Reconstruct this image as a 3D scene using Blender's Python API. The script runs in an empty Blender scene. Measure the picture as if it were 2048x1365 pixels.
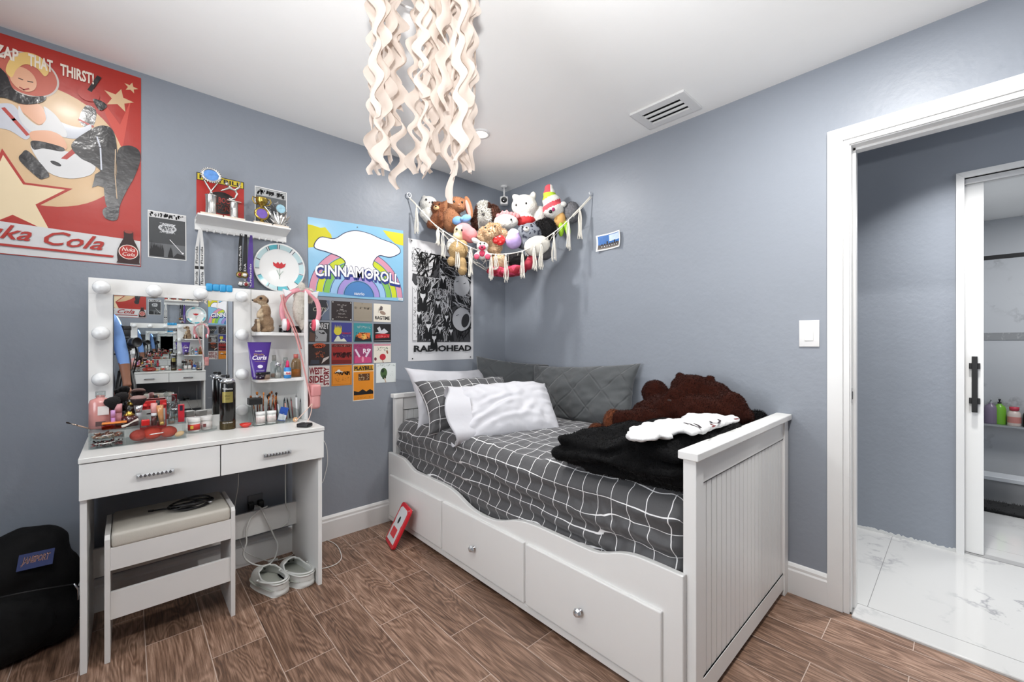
import bpy, bmesh, math, random
from mathutils import Vector, Matrix, noise
R = math.radians
random.seed(7)
SC = bpy.context.scene
COL = SC.collection

# ---------------------------------------------------------------- camera, world, light, exposure
F_PX, CX, CY, CAM_H = 830.0, 1024.0, 685.0, 1.186
YAW = R(47.25)
FW = Vector((math.cos(YAW), math.sin(YAW), 0)); RT = Vector((math.sin(YAW), -math.cos(YAW), 0))
CAM = Vector((-2.313, -2.587, CAM_H))
cd = bpy.data.cameras.new('camera'); cam = bpy.data.objects.new('camera', cd); COL.objects.link(cam)
cd.sensor_width = 36; cd.lens = 36 * F_PX / 2048; cd.shift_y = (CY - 682.5) / 2048
cd.clip_start = 0.02
cam.location = CAM; cam.rotation_euler = (R(90), 0, YAW - R(90))
SC.camera = cam

SC.view_settings.view_transform = 'Standard'; SC.view_settings.look = 'None'
SC.view_settings.gamma = 1; SC.view_settings.use_curve_mapping = False
SC.view_settings.exposure = 0.0
SC.cycles.max_bounces = 10; SC.cycles.diffuse_bounces = 6; SC.cycles.glossy_bounces = 6
SC.cycles.transmission_bounces = 6; SC.cycles.transparent_max_bounces = 16
SC.cycles.caustics_reflective = False; SC.cycles.caustics_refractive = False

w = bpy.data.worlds.new('daylight'); SC.world = w; w.use_nodes = True
bgn = w.node_tree.nodes['Background']; bgn.inputs[0].default_value = (0.75, 0.85, 1, 1); bgn.inputs[1].default_value = 1.5

def area(name, loc, power, sx, sy, rot=(0, 0, 0), col=(1, 1, 1), shape='RECTANGLE', spread=180):
    l = bpy.data.lights.new(name, 'AREA'); l.energy = power; l.shape = shape; l.size = sx; l.size_y = sy
    l.color = col; l.spread = R(spread)
    o = bpy.data.objects.new(name, l); COL.objects.link(o); o.location = loc; o.rotation_euler = rot
    return o
DOWN = [(-0.76, -0.63), (-2.55, -0.68), (-0.76, -2.42), (-2.55, -2.42)]
for i, (x, y) in enumerate(DOWN):
    area('downlight_lamp', (x, y, 2.425), (13, 6, 24, 9)[i], 0.10, 0.10, col=(1, 0.985, 0.96), shape='DISK')
# soft fill lamp added at a made-up window in the unseen side wall
area('side_fill', (-3.52, -1.55, 1.45), 20, 1.3, 1.2, rot=(0, R(-98), 0), col=(0.98, 0.985, 1.0), spread=120)
# fill lamp added above the camera, aimed up to brighten the ceiling
area('ceiling_fill', (-2.42, -2.70, 1.36), 34, 0.10, 0.06, rot=(R(150), 0, YAW - R(90) - R(2)), spread=125)
area('hall_lamp', (0.62, -2.62, 2.42), 13.5, 0.12, 0.12, col=(1, 0.99, 0.98), shape='DISK', spread=108)
area('hall_lamp', (0.62, -3.9, 2.42), 12, 0.12, 0.12, col=(1, 0.99, 0.98), shape='DISK')
area('bath_lamp', (2.2, -3.3, 2.24), 19, 0.4, 0.4, col=(1, 1, 1), shape='DISK')

# ---------------------------------------------------------------- photograph pixel -> point on a plane of the room
def ray(px, py):
    return FW + RT * ((px - CX) / F_PX) + Vector((0, 0, -(py - CY) / F_PX))
def onX(px, py, x): r = ray(px, py); return CAM + r * ((x - CAM.x) / r.x)
def onY(px, py, y): r = ray(px, py); return CAM + r * ((y - CAM.y) / r.y)
def onZ(px, py, z): r = ray(px, py); return CAM + r * ((z - CAM.z) / r.z)
def atD(px, py, D): return CAM + ray(px, py) * D

# ---------------------------------------------------------------- materials
def lin(c):
    return c / 12.92 if c <= 0.04045 else ((c + 0.055) / 1.055) ** 2.4
def rgb(h):
    if isinstance(h, (tuple, list)): return tuple(lin(v / 255) for v in h[:3]) + (1,)
    h = h.lstrip('#'); return tuple(lin(int(h[i:i + 2], 16) / 255) for i in (0, 2, 4)) + (1,)
_M = {}
def newmat(name):
    m = bpy.data.materials.new(name); m.use_nodes = True
    return m, m.node_tree.nodes, m.node_tree.links, m.node_tree.nodes['Principled BSDF']
def M(c, rough=0.5, metal=0.0, bump=0.0, bscale=60.0, sheen=0.0, coat=0.0, var=0.06, vscale=8.0, emit=0.0, spec=None, sss=0):
    key = (str(c), rough, metal, bump, bscale, sheen, coat, var, emit, spec)
    if key in _M: return _M[key]
    m, N, L, b = newmat('mat_%s' % str(c).strip('#'))
    b.inputs['Roughness'].default_value = rough; b.inputs['Metallic'].default_value = metal
    if spec is not None: b.inputs['Specular IOR Level'].default_value = spec
    if sheen: b.inputs['Sheen Weight'].default_value = sheen
    if coat: b.inputs['Coat Weight'].default_value = coat; b.inputs['Coat Roughness'].default_value = 0.15
    base = rgb(c); b.inputs['Base Color'].default_value = base
    tc = N.new('ShaderNodeTexCoord')
    nz = N.new('ShaderNodeTexNoise'); nz.inputs['Scale'].default_value = vscale; nz.inputs['Detail'].default_value = 3
    L.new(tc.outputs['Object'], nz.inputs['Vector'])
    mr = N.new('ShaderNodeMapRange'); mr.inputs['To Min'].default_value = 1 - var; mr.inputs['To Max'].default_value = 1 + var
    L.new(nz.outputs['Fac'], mr.inputs['Value'])
    hs = N.new('ShaderNodeHueSaturation'); hs.inputs['Color'].default_value = base
    L.new(mr.outputs[0], hs.inputs['Value']); L.new(hs.outputs[0], b.inputs['Base Color'])
    if emit:
        b.inputs['Emission Color'].default_value = base; b.inputs['Emission Strength'].default_value = emit
    if bump:
        n2 = N.new('ShaderNodeTexNoise'); n2.inputs['Scale'].default_value = bscale; n2.inputs['Detail'].default_value = 4
        L.new(tc.outputs['Object'], n2.inputs['Vector'])
        bp = N.new('ShaderNodeBump'); bp.inputs['Strength'].default_value = bump; bp.inputs['Distance'].default_value = 0.01
        L.new(n2.outputs['Fac'], bp.inputs['Height']); L.new(bp.outputs[0], b.inputs['Normal'])
    _M[key] = m
    return m
def acrylic(name, tint='#f4f6f8', gloss=0.10, rough=0.03):
    if name in _M: return _M[name]
    m, N, L, b = newmat(name); N.remove(b)
    out = N['Material Output']; tr = N.new('ShaderNodeBsdfTransparent'); gl = N.new('ShaderNodeBsdfGlossy')
    tr.inputs[0].default_value = rgb(tint); gl.inputs['Roughness'].default_value = rough
    lw = N.new('ShaderNodeLayerWeight'); lw.inputs[0].default_value = 0.35
    mr = N.new('ShaderNodeMapRange'); mr.inputs['To Min'].default_value = gloss * .45; mr.inputs['To Max'].default_value = 0.6
    mx = N.new('ShaderNodeMixShader'); pw = N.new('ShaderNodeMath'); pw.operation = 'POWER'; pw.inputs[1].default_value = 2.5
    L.new(lw.outputs['Facing'], pw.inputs[0]); L.new(pw.outputs[0], mr.inputs['Value']); L.new(mr.outputs[0], mx.inputs[0])
    L.new(tr.outputs[0], mx.inputs[1]); L.new(gl.outputs[0], mx.inputs[2]); L.new(mx.outputs[0], out.inputs[0])
    _M[name] = m
    return m

WHITE = '#e9e9e7'
def paint_wall(name, col):
    m, N, L, b = newmat(name)
    tc = N.new('ShaderNodeTexCoord')
    n1 = N.new('ShaderNodeTexNoise'); n1.inputs['Scale'].default_value = 2.2; n1.inputs['Detail'].default_value = 5
    n2 = N.new('ShaderNodeTexNoise'); n2.inputs['Scale'].default_value = 45; n2.inputs['Detail'].default_value = 3
    n3 = N.new('ShaderNodeTexNoise'); n3.inputs['Scale'].default_value = 7; n3.inputs['Detail'].default_value = 2
    for n in (n1, n2, n3): L.new(tc.outputs['Object'], n.inputs['Vector'])
    mr = N.new('ShaderNodeMapRange'); mr.inputs['To Min'].default_value = 0.965; mr.inputs['To Max'].default_value = 1.035
    L.new(n1.outputs['Fac'], mr.inputs['Value'])
    hs = N.new('ShaderNodeHueSaturation'); hs.inputs['Color'].default_value = rgb(col)
    L.new(mr.outputs[0], hs.inputs['Value']); L.new(hs.outputs[0], b.inputs['Base Color'])
    b.inputs['Roughness'].default_value = 0.42; b.inputs['Specular IOR Level'].default_value = 0.35
    ad = N.new('ShaderNodeMath'); ad.operation = 'MULTIPLY_ADD'; ad.inputs[1].default_value = 2.5
    L.new(n3.outputs['Fac'], ad.inputs[0]); L.new(n2.outputs['Fac'], ad.inputs[2])
    bp = N.new('ShaderNodeBump'); bp.inputs['Strength'].default_value = 0.16; bp.inputs['Distance'].default_value = 0.006
    L.new(ad.outputs[0], bp.inputs['Height']); L.new(bp.outputs[0], b.inputs['Normal'])
    return m
M_WALL = paint_wall('blue_grey_wall_paint', (138, 144, 153))
M_CEIL = M('#f4f4f2', 0.85, var=0.015, bump=0.05, bscale=25)
M_TRIM = M('#dededd', 0.35, var=0.02, bump=0.04, bscale=12)
M_FURN = M('#e4e4e2', 0.38, var=0.02)
M_FURN2 = M('#dededb', 0.30, var=0.02)

def plank_floor():
    m, N, L, b = newmat('wood_look_plank_tile')
    tc = N.new('ShaderNodeTexCoord'); sp = N.new('ShaderNodeSeparateXYZ'); L.new(tc.outputs['Object'], sp.inputs[0])
    ax = N.new('ShaderNodeMath'); ax.operation = 'ADD'; ax.inputs[1].default_value = 0.153
    L.new(sp.outputs['X'], ax.inputs[0])
    cb = N.new('ShaderNodeCombineXYZ'); L.new(sp.outputs['Y'], cb.inputs['X']); L.new(ax.outputs[0], cb.inputs['Y'])
    br = N.new('ShaderNodeTexBrick'); br.offset = 0.5; br.offset_frequency = 2; br.squash = 1
    br.inputs['Scale'].default_value = 1; br.inputs['Brick Width'].default_value = 0.508
    br.inputs['Row Height'].default_value = 0.1805; br.inputs['Mortar Size'].default_value = 0.0014
    br.inputs['Mortar Smooth'].default_value = 0.1; br.inputs['Bias'].default_value = 0
    br.inputs['Color1'].default_value = (0, 0, 0, 1); br.inputs['Color2'].default_value = (1, 1, 1, 1)
    L.new(cb.outputs[0], br.inputs['Vector'])
    sc = N.new('ShaderNodeVectorMath'); sc.operation = 'SCALE'; sc.inputs['Scale'].default_value = 37.0
    L.new(br.outputs['Color'], sc.inputs[0])
    ad = N.new('ShaderNodeVectorMath'); ad.operation = 'ADD'
    L.new(cb.outputs[0], ad.inputs[0]); L.new(sc.outputs[0], ad.inputs[1])
    mp = N.new('ShaderNodeMapping'); mp.inputs['Scale'].default_value = (1.1, 5.5, 1); L.new(ad.outputs[0], mp.inputs[0])
    # cathedral grain: rings of a slow noise field
    nz = N.new('ShaderNodeTexNoise'); nz.inputs['Scale'].default_value = 1.5; nz.inputs['Detail'].default_value = 2.5; nz.inputs['Distortion'].default_value = 0.5
    L.new(mp.outputs[0], nz.inputs['Vector'])
    rg = N.new('ShaderNodeMath'); rg.operation = 'MULTIPLY'; rg.inputs[1].default_value = 105; L.new(nz.outputs['Fac'], rg.inputs[0])
    sn = N.new('ShaderNodeMath'); sn.operation = 'SINE'; L.new(rg.outputs[0], sn.inputs[0])
    m2 = N.new('ShaderNodeMapping'); m2.inputs['Scale'].default_value = (4.0, 105, 1); L.new(ad.outputs[0], m2.inputs[0])
    fb = N.new('ShaderNodeTexNoise'); fb.inputs['Scale'].default_value = 2.0; fb.inputs['Detail'].default_value = 5; fb.inputs['Roughness'].default_value = 0.65
    L.new(m2.outputs[0], fb.inputs['Vector'])
    bl = N.new('ShaderNodeTexNoise'); bl.inputs['Scale'].default_value = 2.6; bl.inputs['Detail'].default_value = 2
    L.new(mp.outputs[0], bl.inputs['Vector'])
    def mth(op, a, bb, c=None):
        n = N.new('ShaderNodeMath'); n.operation = op
        for i, v in enumerate((a, bb, c)):
            if v is None: continue
            if isinstance(v, (int, float)): n.inputs[i].default_value = v
            else: L.new(v, n.inputs[i])
        return n.outputs[0]
    g = mth('MULTIPLY_ADD', sn.outputs[0], 0.115, 0.44)
    g = mth('ADD', g, mth('MULTIPLY', mth('SUBTRACT', fb.outputs['Fac'], 0.5), 1.25))
    g = mth('ADD', g, mth('MULTIPLY', mth('SUBTRACT', bl.outputs['Fac'], 0.5), 0.5))
    bw = N.new('ShaderNodeRGBToBW'); L.new(br.outputs['Color'], bw.inputs[0])
    g = mth('ADD', g, mth('MULTIPLY', mth('SUBTRACT', bw.outputs[0], 0.5), 0.16))
    cr = N.new('ShaderNodeValToRGB'); L.new(g, cr.inputs[0])
    e = cr.color_ramp.elements; e[0].position = 0.0; e[0].color = rgb((64, 46, 36)); e[1].position = 1.0; e[1].color = rgb((188, 160, 140))
    x = e.new(0.35); x.color = rgb((108, 82, 66)); x = e.new(0.62); x.color = rgb((144, 115, 97))
    mx = N.new('ShaderNodeMix'); mx.data_type = 'RGBA'; L.new(br.outputs['Fac'], mx.inputs['Factor'])
    L.new(cr.outputs[0], mx.inputs['A']); mx.inputs['B'].default_value = rgb((176, 158, 146))
    L.new(mx.outputs['Result'], b.inputs['Base Color'])
    b.inputs['Roughness'].default_value = 0.42
    hgt = mth('SUBTRACT', mth('MULTIPLY', g, 0.4), mth('MULTIPLY', br.outputs['Fac'], 0.6))
    bp = N.new('ShaderNodeBump'); bp.inputs['Strength'].default_value = 0.25; bp.inputs['Distance'].default_value = 0.003
    L.new(hgt, bp.inputs['Height']); L.new(bp.outputs[0], b.inputs['Normal'])
    return m
def marble(name, base=(190, 190, 189), vein=(118, 120, 126), rough=0.08, scale=1.0, tile=None):
    m, N, L, b = newmat(name)
    tc = N.new('ShaderNodeTexCoord'); mp = N.new('ShaderNodeMapping'); L.new(tc.outputs['Object'], mp.inputs[0])
    mp.inputs['Scale'].default_value = (scale, scale, scale); mp.inputs['Rotation'].default_value = (0.3, 0.5, 0.6)
    nd = N.new('ShaderNodeTexNoise'); nd.inputs['Scale'].default_value = 1.7; nd.inputs['Detail'].default_value = 7; nd.inputs['Roughness'].default_value = 0.62
    L.new(mp.outputs[0], nd.inputs['Vector'])
    s = N.new('ShaderNodeMath'); s.operation = 'SUBTRACT'; s.inputs[1].default_value = 0.5; L.new(nd.outputs['Fac'], s.inputs[0])
    a = N.new('ShaderNodeMath'); a.operation = 'ABSOLUTE'; L.new(s.outputs[0], a.inputs[0])
    cr = N.new('ShaderNodeValToRGB'); L.new(a.outputs[0], cr.inputs[0])
    cr.color_ramp.elements[0].color = (1, 1, 1, 1); cr.color_ramp.elements[1].position = 0.022; cr.color_ramp.elements[1].color = (0, 0, 0, 1)
    nm = N.new('ShaderNodeTexNoise'); nm.inputs['Scale'].default_value = 2.1; nm.inputs['Detail'].default_value = 2; L.new(mp.outputs[0], nm.inputs['Vector'])
    c2 = N.new('ShaderNodeValToRGB'); L.new(nm.outputs['Fac'], c2.inputs[0]); c2.color_ramp.elements[0].position = 0.50; c2.color_ramp.elements[1].position = 0.68
    mu = N.new('ShaderNodeMath'); mu.operation = 'MULTIPLY'; L.new(cr.outputs[0], mu.inputs[0]); L.new(c2.outputs[0], mu.inputs[1])
    mx = N.new('ShaderNodeMix'); mx.data_type = 'RGBA'; L.new(mu.outputs[0], mx.inputs['Factor'])
    mx.inputs['A'].default_value = rgb(base); mx.inputs['B'].default_value = rgb(vein)
    L.new(mx.outputs['Result'], b.inputs['Base Color']); b.inputs['Roughness'].default_value = rough
    return m
M_FLOOR = plank_floor()
M_MARBLE = marble('polished_marble_tile'); M_MARBLE2 = marble('marble_wall_slab', (200, 203, 207), (108, 110, 114), 0.12, 0.9)
M_BAND = marble('grey_marble_border', (150, 152, 154), (205, 207, 208), 0.3, 6)
M_BLACK = M('#101011', 0.45); M_CHROME = M('#d8d8da', 0.12, 1.0, var=0.02)
M_MIRROR = M('#eef0f0', 0.0, 1.0, var=0.0)

# ---------------------------------------------------------------- mesh builder
_TX = {}
def text_geo(s, bold=0.0, shear=0.0):
    k = (s, bold, shear)
    if k in _TX: return _TX[k]
    c = bpy.data.curves.new('t', 'FONT'); c.body = s; c.resolution_u = 2; c.offset = bold; c.shear = shear; c.fill_mode = 'FRONT'
    o = bpy.data.objects.new('t', c); me = o.to_mesh()
    vs = [v.co.copy() for v in me.vertices]; fs = [tuple(p.vertices) for p in me.polygons]
    o.to_mesh_clear(); bpy.data.objects.remove(o); bpy.data.curves.remove(c)
    x0 = min(v.x for v in vs); x1 = max(v.x for v in vs); y0 = min(v.y for v in vs); y1 = max(v.y for v in vs)
    vs = [((v.x - x0) / max(1e-6, x1 - x0), (v.y - y0) / max(1e-6, y1 - y0)) for v in vs]
    _TX[k] = (vs, fs, (x1 - x0) / max(1e-6, y1 - y0))
    return _TX[k]

ORG = {}
def FR(o, u, v, w):
    """frame: (a,b,c) -> o + a*u + b*v + c*w"""
    o, u, v, w = Vector(o), Vector(u), Vector(v), Vector(w)
    return lambda a, b, c=0.0: o + u * a + v * b + w * c
FR_L = FR((0, 0, 0), (1, 0, 0), (0, 0, 1), (0, -1, 0))      # left wall, w out into the room
FR_R = FR((0, 0, 0), (0, -1, 0), (0, 0, 1), (-1, 0, 0))     # right wall: a = -y

class MB:
    def __init__(s): s.v = []; s.f = []; s.m = []; s.sm = []; s.mats = []; s.uvs = {}
    def mi(s, m):
        if m not in s.mats: s.mats.append(m)
        return s.mats.index(m)
    def add(s, vs, fs, mat, smooth=False, T=None):
        o = len(s.v); i = s.mi(mat)
        s.v += [(T @ Vector(v)) if T else Vector(v) for v in vs]
        for f in fs: s.f.append(tuple(o + k for k in f)); s.m.append(i); s.sm.append(smooth)
        return o
    def box(s, x0, x1, y0, y1, z0, z1, mat, T=None):
        if x0 > x1: x0, x1 = x1, x0
        if y0 > y1: y0, y1 = y1, y0
        if z0 > z1: z0, z1 = z1, z0
        vs = [(x, y, z) for z in (z0, z1) for y in (y0, y1) for x in (x0, x1)]
        s.add(vs, [(0, 2, 3, 1), (4, 5, 7, 6), (0, 1, 5, 4), (2, 6, 7, 3), (0, 4, 6, 2), (1, 3, 7, 5)], mat, T=T); return s
    def rbox(s, x0, x1, y0, y1, z0, z1, r, mat, T=None, seg=3, smooth=True):
        bm = bmesh.new(); bmesh.ops.create_cube(bm, size=1)
        for v in bm.verts: v.co = Vector(((x0 + x1) / 2 + v.co.x * (x1 - x0), (y0 + y1) / 2 + v.co.y * (y1 - y0), (z0 + z1) / 2 + v.co.z * (z1 - z0)))
        bmesh.ops.bevel(bm, geom=bm.edges[:], offset=r, segments=seg, profile=0.5, affect='EDGES')
        s.bm(bm, mat, smooth, T); return s
    def bm(s, bm, mat, smooth=False, T=None):
        bm.verts.index_update()
        s.add([v.co.copy() for v in bm.verts], [tuple(v.index for v in f.verts) for f in bm.faces], mat, smooth, T); bm.free()
    def lathe(s, prof, mat, seg=20, T=None, smooth=True, cap=True, sx=1, sy=1):
        vs = []; fs = []; n = len(prof)
        for r, z in prof:
            for k in range(seg):
                a = 2 * math.pi * k / seg; vs.append((r * math.cos(a) * sx, r * math.sin(a) * sy, z))
        for i in range(n - 1):
            for k in range(seg):
                k2 = (k + 1) % seg; fs.append((i * seg + k, i * seg + k2, (i + 1) * seg + k2, (i + 1) * seg + k))
        if cap:
            if prof[0][0] > 1e-6: fs.append(tuple(range(seg - 1, -1, -1)))
            if prof[-1][0] > 1e-6: fs.append(tuple((n - 1) * seg + k for k in range(seg)))
        s.add(vs, fs, mat, smooth, T); return s
    def cyl(s, a, b, r, mat, seg=12, r2=None, smooth=True):
        a, b = Vector(a), Vector(b); d = b - a
        T = Matrix.Translation(a) @ d.to_track_quat('Z', 'Y').to_matrix().to_4x4()
        s.lathe([(r, 0), (r if r2 is None else r2, d.length)], mat, seg, T, smooth); return s
    def ell(s, c, r, mat, rot=None, seg=16, rings=10, T=None):
        if not isinstance(r, (tuple, list)): r = (r, r, r)
        A = Matrix.Translation(c)
        if rot is not None:
            from mathutils import Euler
            A = A @ Euler(rot).to_matrix().to_4x4()
        A = A @ Matrix.Diagonal((r[0], r[1], r[2], 1))
        if T: A = T @ A
        s.lathe([(math.sin(math.pi * i / rings), -math.cos(math.pi * i / rings)) for i in range(rings + 1)], mat, seg, A, True, False); return s
    def tube(s, pts, r, mat, seg=8, closed=False, flat=1.0, T=None):
        pts = [Vector(p) for p in pts]; n = len(pts); rs = r if isinstance(r, (list, tuple)) else [r] * n
        vs = []; fs = []; up = None
        for i, p in enumerate(pts):
            t = (pts[(i + 1) % n] - pts[i - 1]) if closed or 0 < i < n - 1 else (pts[1] - pts[0] if i == 0 else pts[-1] - pts[-2])
            if t.length < 1e-9: t = Vector((0, 0, 1))
            t.normalize()
            if up is None:
                up = Vector((0, 0, 1)) if abs(t.z) < 0.9 else Vector((1, 0, 0))
            up = (up - t * up.dot(t)).normalized(); sd = t.cross(up)
            for k in range(seg):
                a = 2 * math.pi * k / seg; vs.append(p + up * (math.cos(a) * rs[i] * flat) + sd * (math.sin(a) * rs[i]))
        for i in range(n if closed else n - 1):
            j = (i + 1) % n
            for k in range(seg):
                k2 = (k + 1) % seg; fs.append((i * seg + k, i * seg + k2, j * seg + k2, j * seg + k))
        if not closed: fs += [tuple(range(seg - 1, -1, -1)), tuple((n - 1) * seg + k for k in range(seg))]
        s.add(vs, fs, mat, True, T); return s
    def poly(s, pts, mat, fr=None, w=0.0, T=None):
        vs = [fr(p[0], p[1], w) for p in pts] if fr else pts
        s.add(vs, [tuple(range(len(pts)))], mat, T=T); return s
    def prism(s, pts, fr, w0, w1, mat, smooth=False):
        n = len(pts); vs = [fr(a, b, w0) for a, b in pts] + [fr(a, b, w1) for a, b in pts]
        fs = [tuple(range(n - 1, -1, -1)), tuple(range(n, 2 * n))] + [(i, (i + 1) % n, n + (i + 1) % n, n + i) for i in range(n)]
        s.add(vs, fs, mat, smooth); return s
    def grid(s, P, mat, closed_u=False, smooth=True, two=False):
        nu, nv = len(P), len(P[0]); vs = [p for row in P for p in row]; fs = []
        for i in range(nu if closed_u else nu - 1):
            for j in range(nv - 1):
                i2 = (i + 1) % nu; fs.append((i * nv + j, i2 * nv + j, i2 * nv + j + 1, i * nv + j + 1))
        return s.add(vs, fs, mat, smooth)
    def text(s, st, fr, x0, y0, x1, y1, mat, w=0.001, bold=0.0, shear=0.0, warp=None):
        vs, fs, _ = text_geo(st, bold, shear)
        P = [(x0 + a * (x1 - x0), y0 + b * (y1 - y0)) for a, b in vs]
        if warp: P = [warp(a, b) for a, b in P]
        s.add([fr(a, b, w) for a, b in P], fs, mat); return s
    def build(s, name, parent=None, bevel=0.0, seg=2, uv=None, fix=False):
        if not s.v: return None
        xs = [v.x for v in s.v]; ys = [v.y for v in s.v]; zs = [v.z for v in s.v]
        c = Vector(((min(xs) + max(xs)) / 2, (min(ys) + max(ys)) / 2, min(zs)))
        me = bpy.data.meshes.new(name); me.from_pydata([tuple(v - c) for v in s.v], [], s.f)
        for m in s.mats: me.materials.append(m)
        me.polygons.foreach_set('material_index', s.m); me.polygons.foreach_set('use_smooth', s.sm)
        if uv:
            ul = me.uv_layers.new(name='UVMap')
            for lp in me.loops: ul.data[lp.index].uv = uv[lp.vertex_index]
        me.update()
        if fix:
            b = bmesh.new(); b.from_mesh(me); bmesh.ops.recalc_face_normals(b, faces=b.faces[:]); b.to_mesh(me); b.free()
        o = bpy.data.objects.new(name, me); COL.objects.link(o)
        if bevel:
            md = o.modifiers.new('bevel', 'BEVEL'); md.width = bevel; md.segments = seg; md.limit_method = 'ANGLE'; md.angle_limit = R(40)
        if parent: o.parent = parent; o.location = c - ORG.get(parent.name, Vector((0, 0, 0)))
        else: o.location = c
        ORG[o.name] = c
        return o
def tag(o, label=None, cat=None, group=None, kind=None):
    if label: o['label'] = label
    if cat: o['category'] = cat
    if group: o['group'] = group
    if kind: o['kind'] = kind
    return o
def thing(name, loc, label, cat, group=None, rotz=0.0, local=False):
    o = bpy.data.objects.new(name, None); COL.objects.link(o); o.location = loc; o.rotation_euler = (0, 0, rotz)
    o.empty_display_size = 0.05
    ORG[o.name] = Vector((0, 0, 0)) if local else Vector(loc)
    return tag(o, label, cat, group)
def struct(o): o['kind'] = 'structure'; return o
def copy_tree(o, parent=None):
    c = o.copy(); COL.objects.link(c); c.parent = parent
    for ch in [k for k in COL.objects if k.parent == o]: copy_tree(ch, c)
    return c
def baked(mb, mods):
    """evaluate modifiers on a builder's mesh once; returns a new MB"""
    me = bpy.data.meshes.new('tmp'); me.from_pydata([tuple(v) for v in mb.v], [], mb.f)
    o = bpy.data.objects.new('tmp', me); COL.objects.link(o)
    for kind, kw in mods:
        md = o.modifiers.new(kind, kind)
        for k, v in kw.items(): setattr(md, k, v)
    dg = bpy.context.evaluated_depsgraph_get(); ev = o.evaluated_get(dg); e = ev.to_mesh()
    r = MB(); r.v = [v.co.copy() for v in e.vertices]; r.f = [tuple(p.vertices) for p in e.polygons]
    r.m = [0] * len(r.f); r.sm = [True] * len(r.f)
    ev.to_mesh_clear(); bpy.data.objects.remove(o); bpy.data.meshes.remove(me)
    return r
def fbm(p, s=1.0, o=3): return noise.fractal(Vector(p) * s, 0.8, 2.1, o)

# ---------------------------------------------------------------- the room
CZ = 2.44
def slab(name, x0, x1, y0, y1, z0, z1, mat): return struct(MB().box(x0, x1, y0, y1, z0, z1, mat).build(name))
slab('floor', -3.5, 0.0, -3.4, 0.0, -0.1, 0.0, M_FLOOR)
slab('ceiling', -3.6, 3.6, -4.3, 0.1, CZ, CZ + 0.1, M_CEIL)
slab('wall_left', -3.6, 0.12, 0.0, 0.12, -0.1, CZ, M_WALL)
JY0, JY1, JZ = -2.262, -3.08, 2.045      # clear doorway in the right wall
b = MB(); b.box(0, 0.12, 0, JY0 + 0.012, -0.1, CZ, M_WALL); b.box(0, 0.12, JY1 - 0.012, -3.4, -0.1, CZ, M_WALL); b.box(0, 0.12, JY0 + 0.012, JY1 - 0.012, JZ + 0.012, CZ, M_WALL)
struct(b.build('wall_right'))
b = MB(); BY = -2.785
b.box(-3.5, -1.50, -3.4, BY - 0.06, -0.1, CZ, M_WALL); b.box(-3.5, -1.50, BY - 0.06, BY, 2.06, CZ, M_WALL); b.box(-1.62, -1.50, BY - 0.06, BY, 0, 2.06, M_WALL)
b.box(-1.50, 0.0, -3.52, -3.4, -0.1, CZ, M_WALL)
struct(b.build('wall_back'))
b = MB(); wy0, wy1, wz0, wz1 = -2.25, -0.85, 0.85, 2.1
b.box(-3.6, -3.5, -3.4, wy0, -0.1, CZ, M_WALL); b.box(-3.6, -3.5, wy1, 0, -0.1, CZ, M_WALL); b.box(-3.6, -3.5, wy0, wy1, -0.1, wz0, M_WALL); b.box(-3.6, -3.5, wy0, wy1, wz1, CZ, M_WALL)
struct(b.build('wall_side'))
b = MB(); t = 0.05
for a in ((wy0, wy0 + t, wz0, wz1), (wy1 - t, wy1, wz0, wz1), (wy0, wy1, wz0, wz0 + t), (wy0, wy1, wz1 - t, wz1), (wy0, wy1, (wz0 + wz1) / 2 - .02, (wz0 + wz1) / 2 + .02)):
    b.box(-3.59, -3.54, a[0], a[1], a[2], a[3], M_TRIM)
struct(b.build('fill_window_1'))  # unseen window, made up as the opening for the side fill

def baseboard(name, fr, a0, a1, gaps=()):
    b = MB(); prof = [(0, 0), (0.016, 0), (0.016, 0.108), (0.012, 0.116), (0.012, 0.128), (0.006, 0.138), (0, 0.142)]
    n = len(prof); vs = [fr(a0, z, w) for w, z in prof] + [fr(a1, z, w) for w, z in prof]
    b.add(vs, [tuple(range(n)), tuple(range(2 * n - 1, n - 1, -1))] + [(i, n + i, n + (i + 1) % n, (i + 1) % n) for i in range(n)], M_TRIM)
    struct(b.build(name, fix=True))
baseboard('baseboard_left', FR_L, -3.5, 0)
baseboard('baseboard_right', FR_R, 0.0, 2.184)

# door frame: casing on the room side, jamb with stop, casing on the hall side
def casing(name, x_face, sgn, outer=0.078):
    fr = FR((x_face, 0, 0), (0, -1, 0), (0, 0, 1), (sgn, 0, 0)); b = MB()
    y0, y1, z1 = -JY0 - 0.004, -JY1 + 0.004, JZ + 0.004; o = outer
    # flat band + inner bead, mitred
    for (d0, d1, w) in ((0.0, 0.022, 0.010), (0.022, o, 0.017)):
        b.prism([(y0 - d1, 0), (y0 - d0, 0), (y0 - d0, z1 + d0), (y0 - d1, z1 + d1)], fr, 0, w, M_TRIM)
        b.prism([(y0 - d1, z1 + d1), (y0 - d0, z1 + d0), (y1 + d0, z1 + d0), (y1 + d1, z1 + d1)], fr, 0, w, M_TRIM)
        b.prism([(y1 + d1, 0), (y1 + d1, z1 + d1), (y1 + d0, z1 + d0), (y1 + d0, 0)], fr, 0, w, M_TRIM)
    struct(b.build(name, bevel=0.0015, fix=True))
casing('trim_1', 0.0, -1); casing('trim_2', 0.12, 1)
b = MB()
for (w, x0, x1) in ((0.0, 0.0, 0.12), (0.010, 0.045, 0.085)):
    b.box(x0, x1, JY0 + 0.012, JY0 - w, 0, JZ + 0.012, M_TRIM); b.box(x0, x1, JY1 - 0.012, JY1 + w, 0, JZ + 0.012, M_TRIM)
    b.box(x0, x1, JY0, JY1, JZ + 0.012, JZ - w, M_TRIM)
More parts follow.
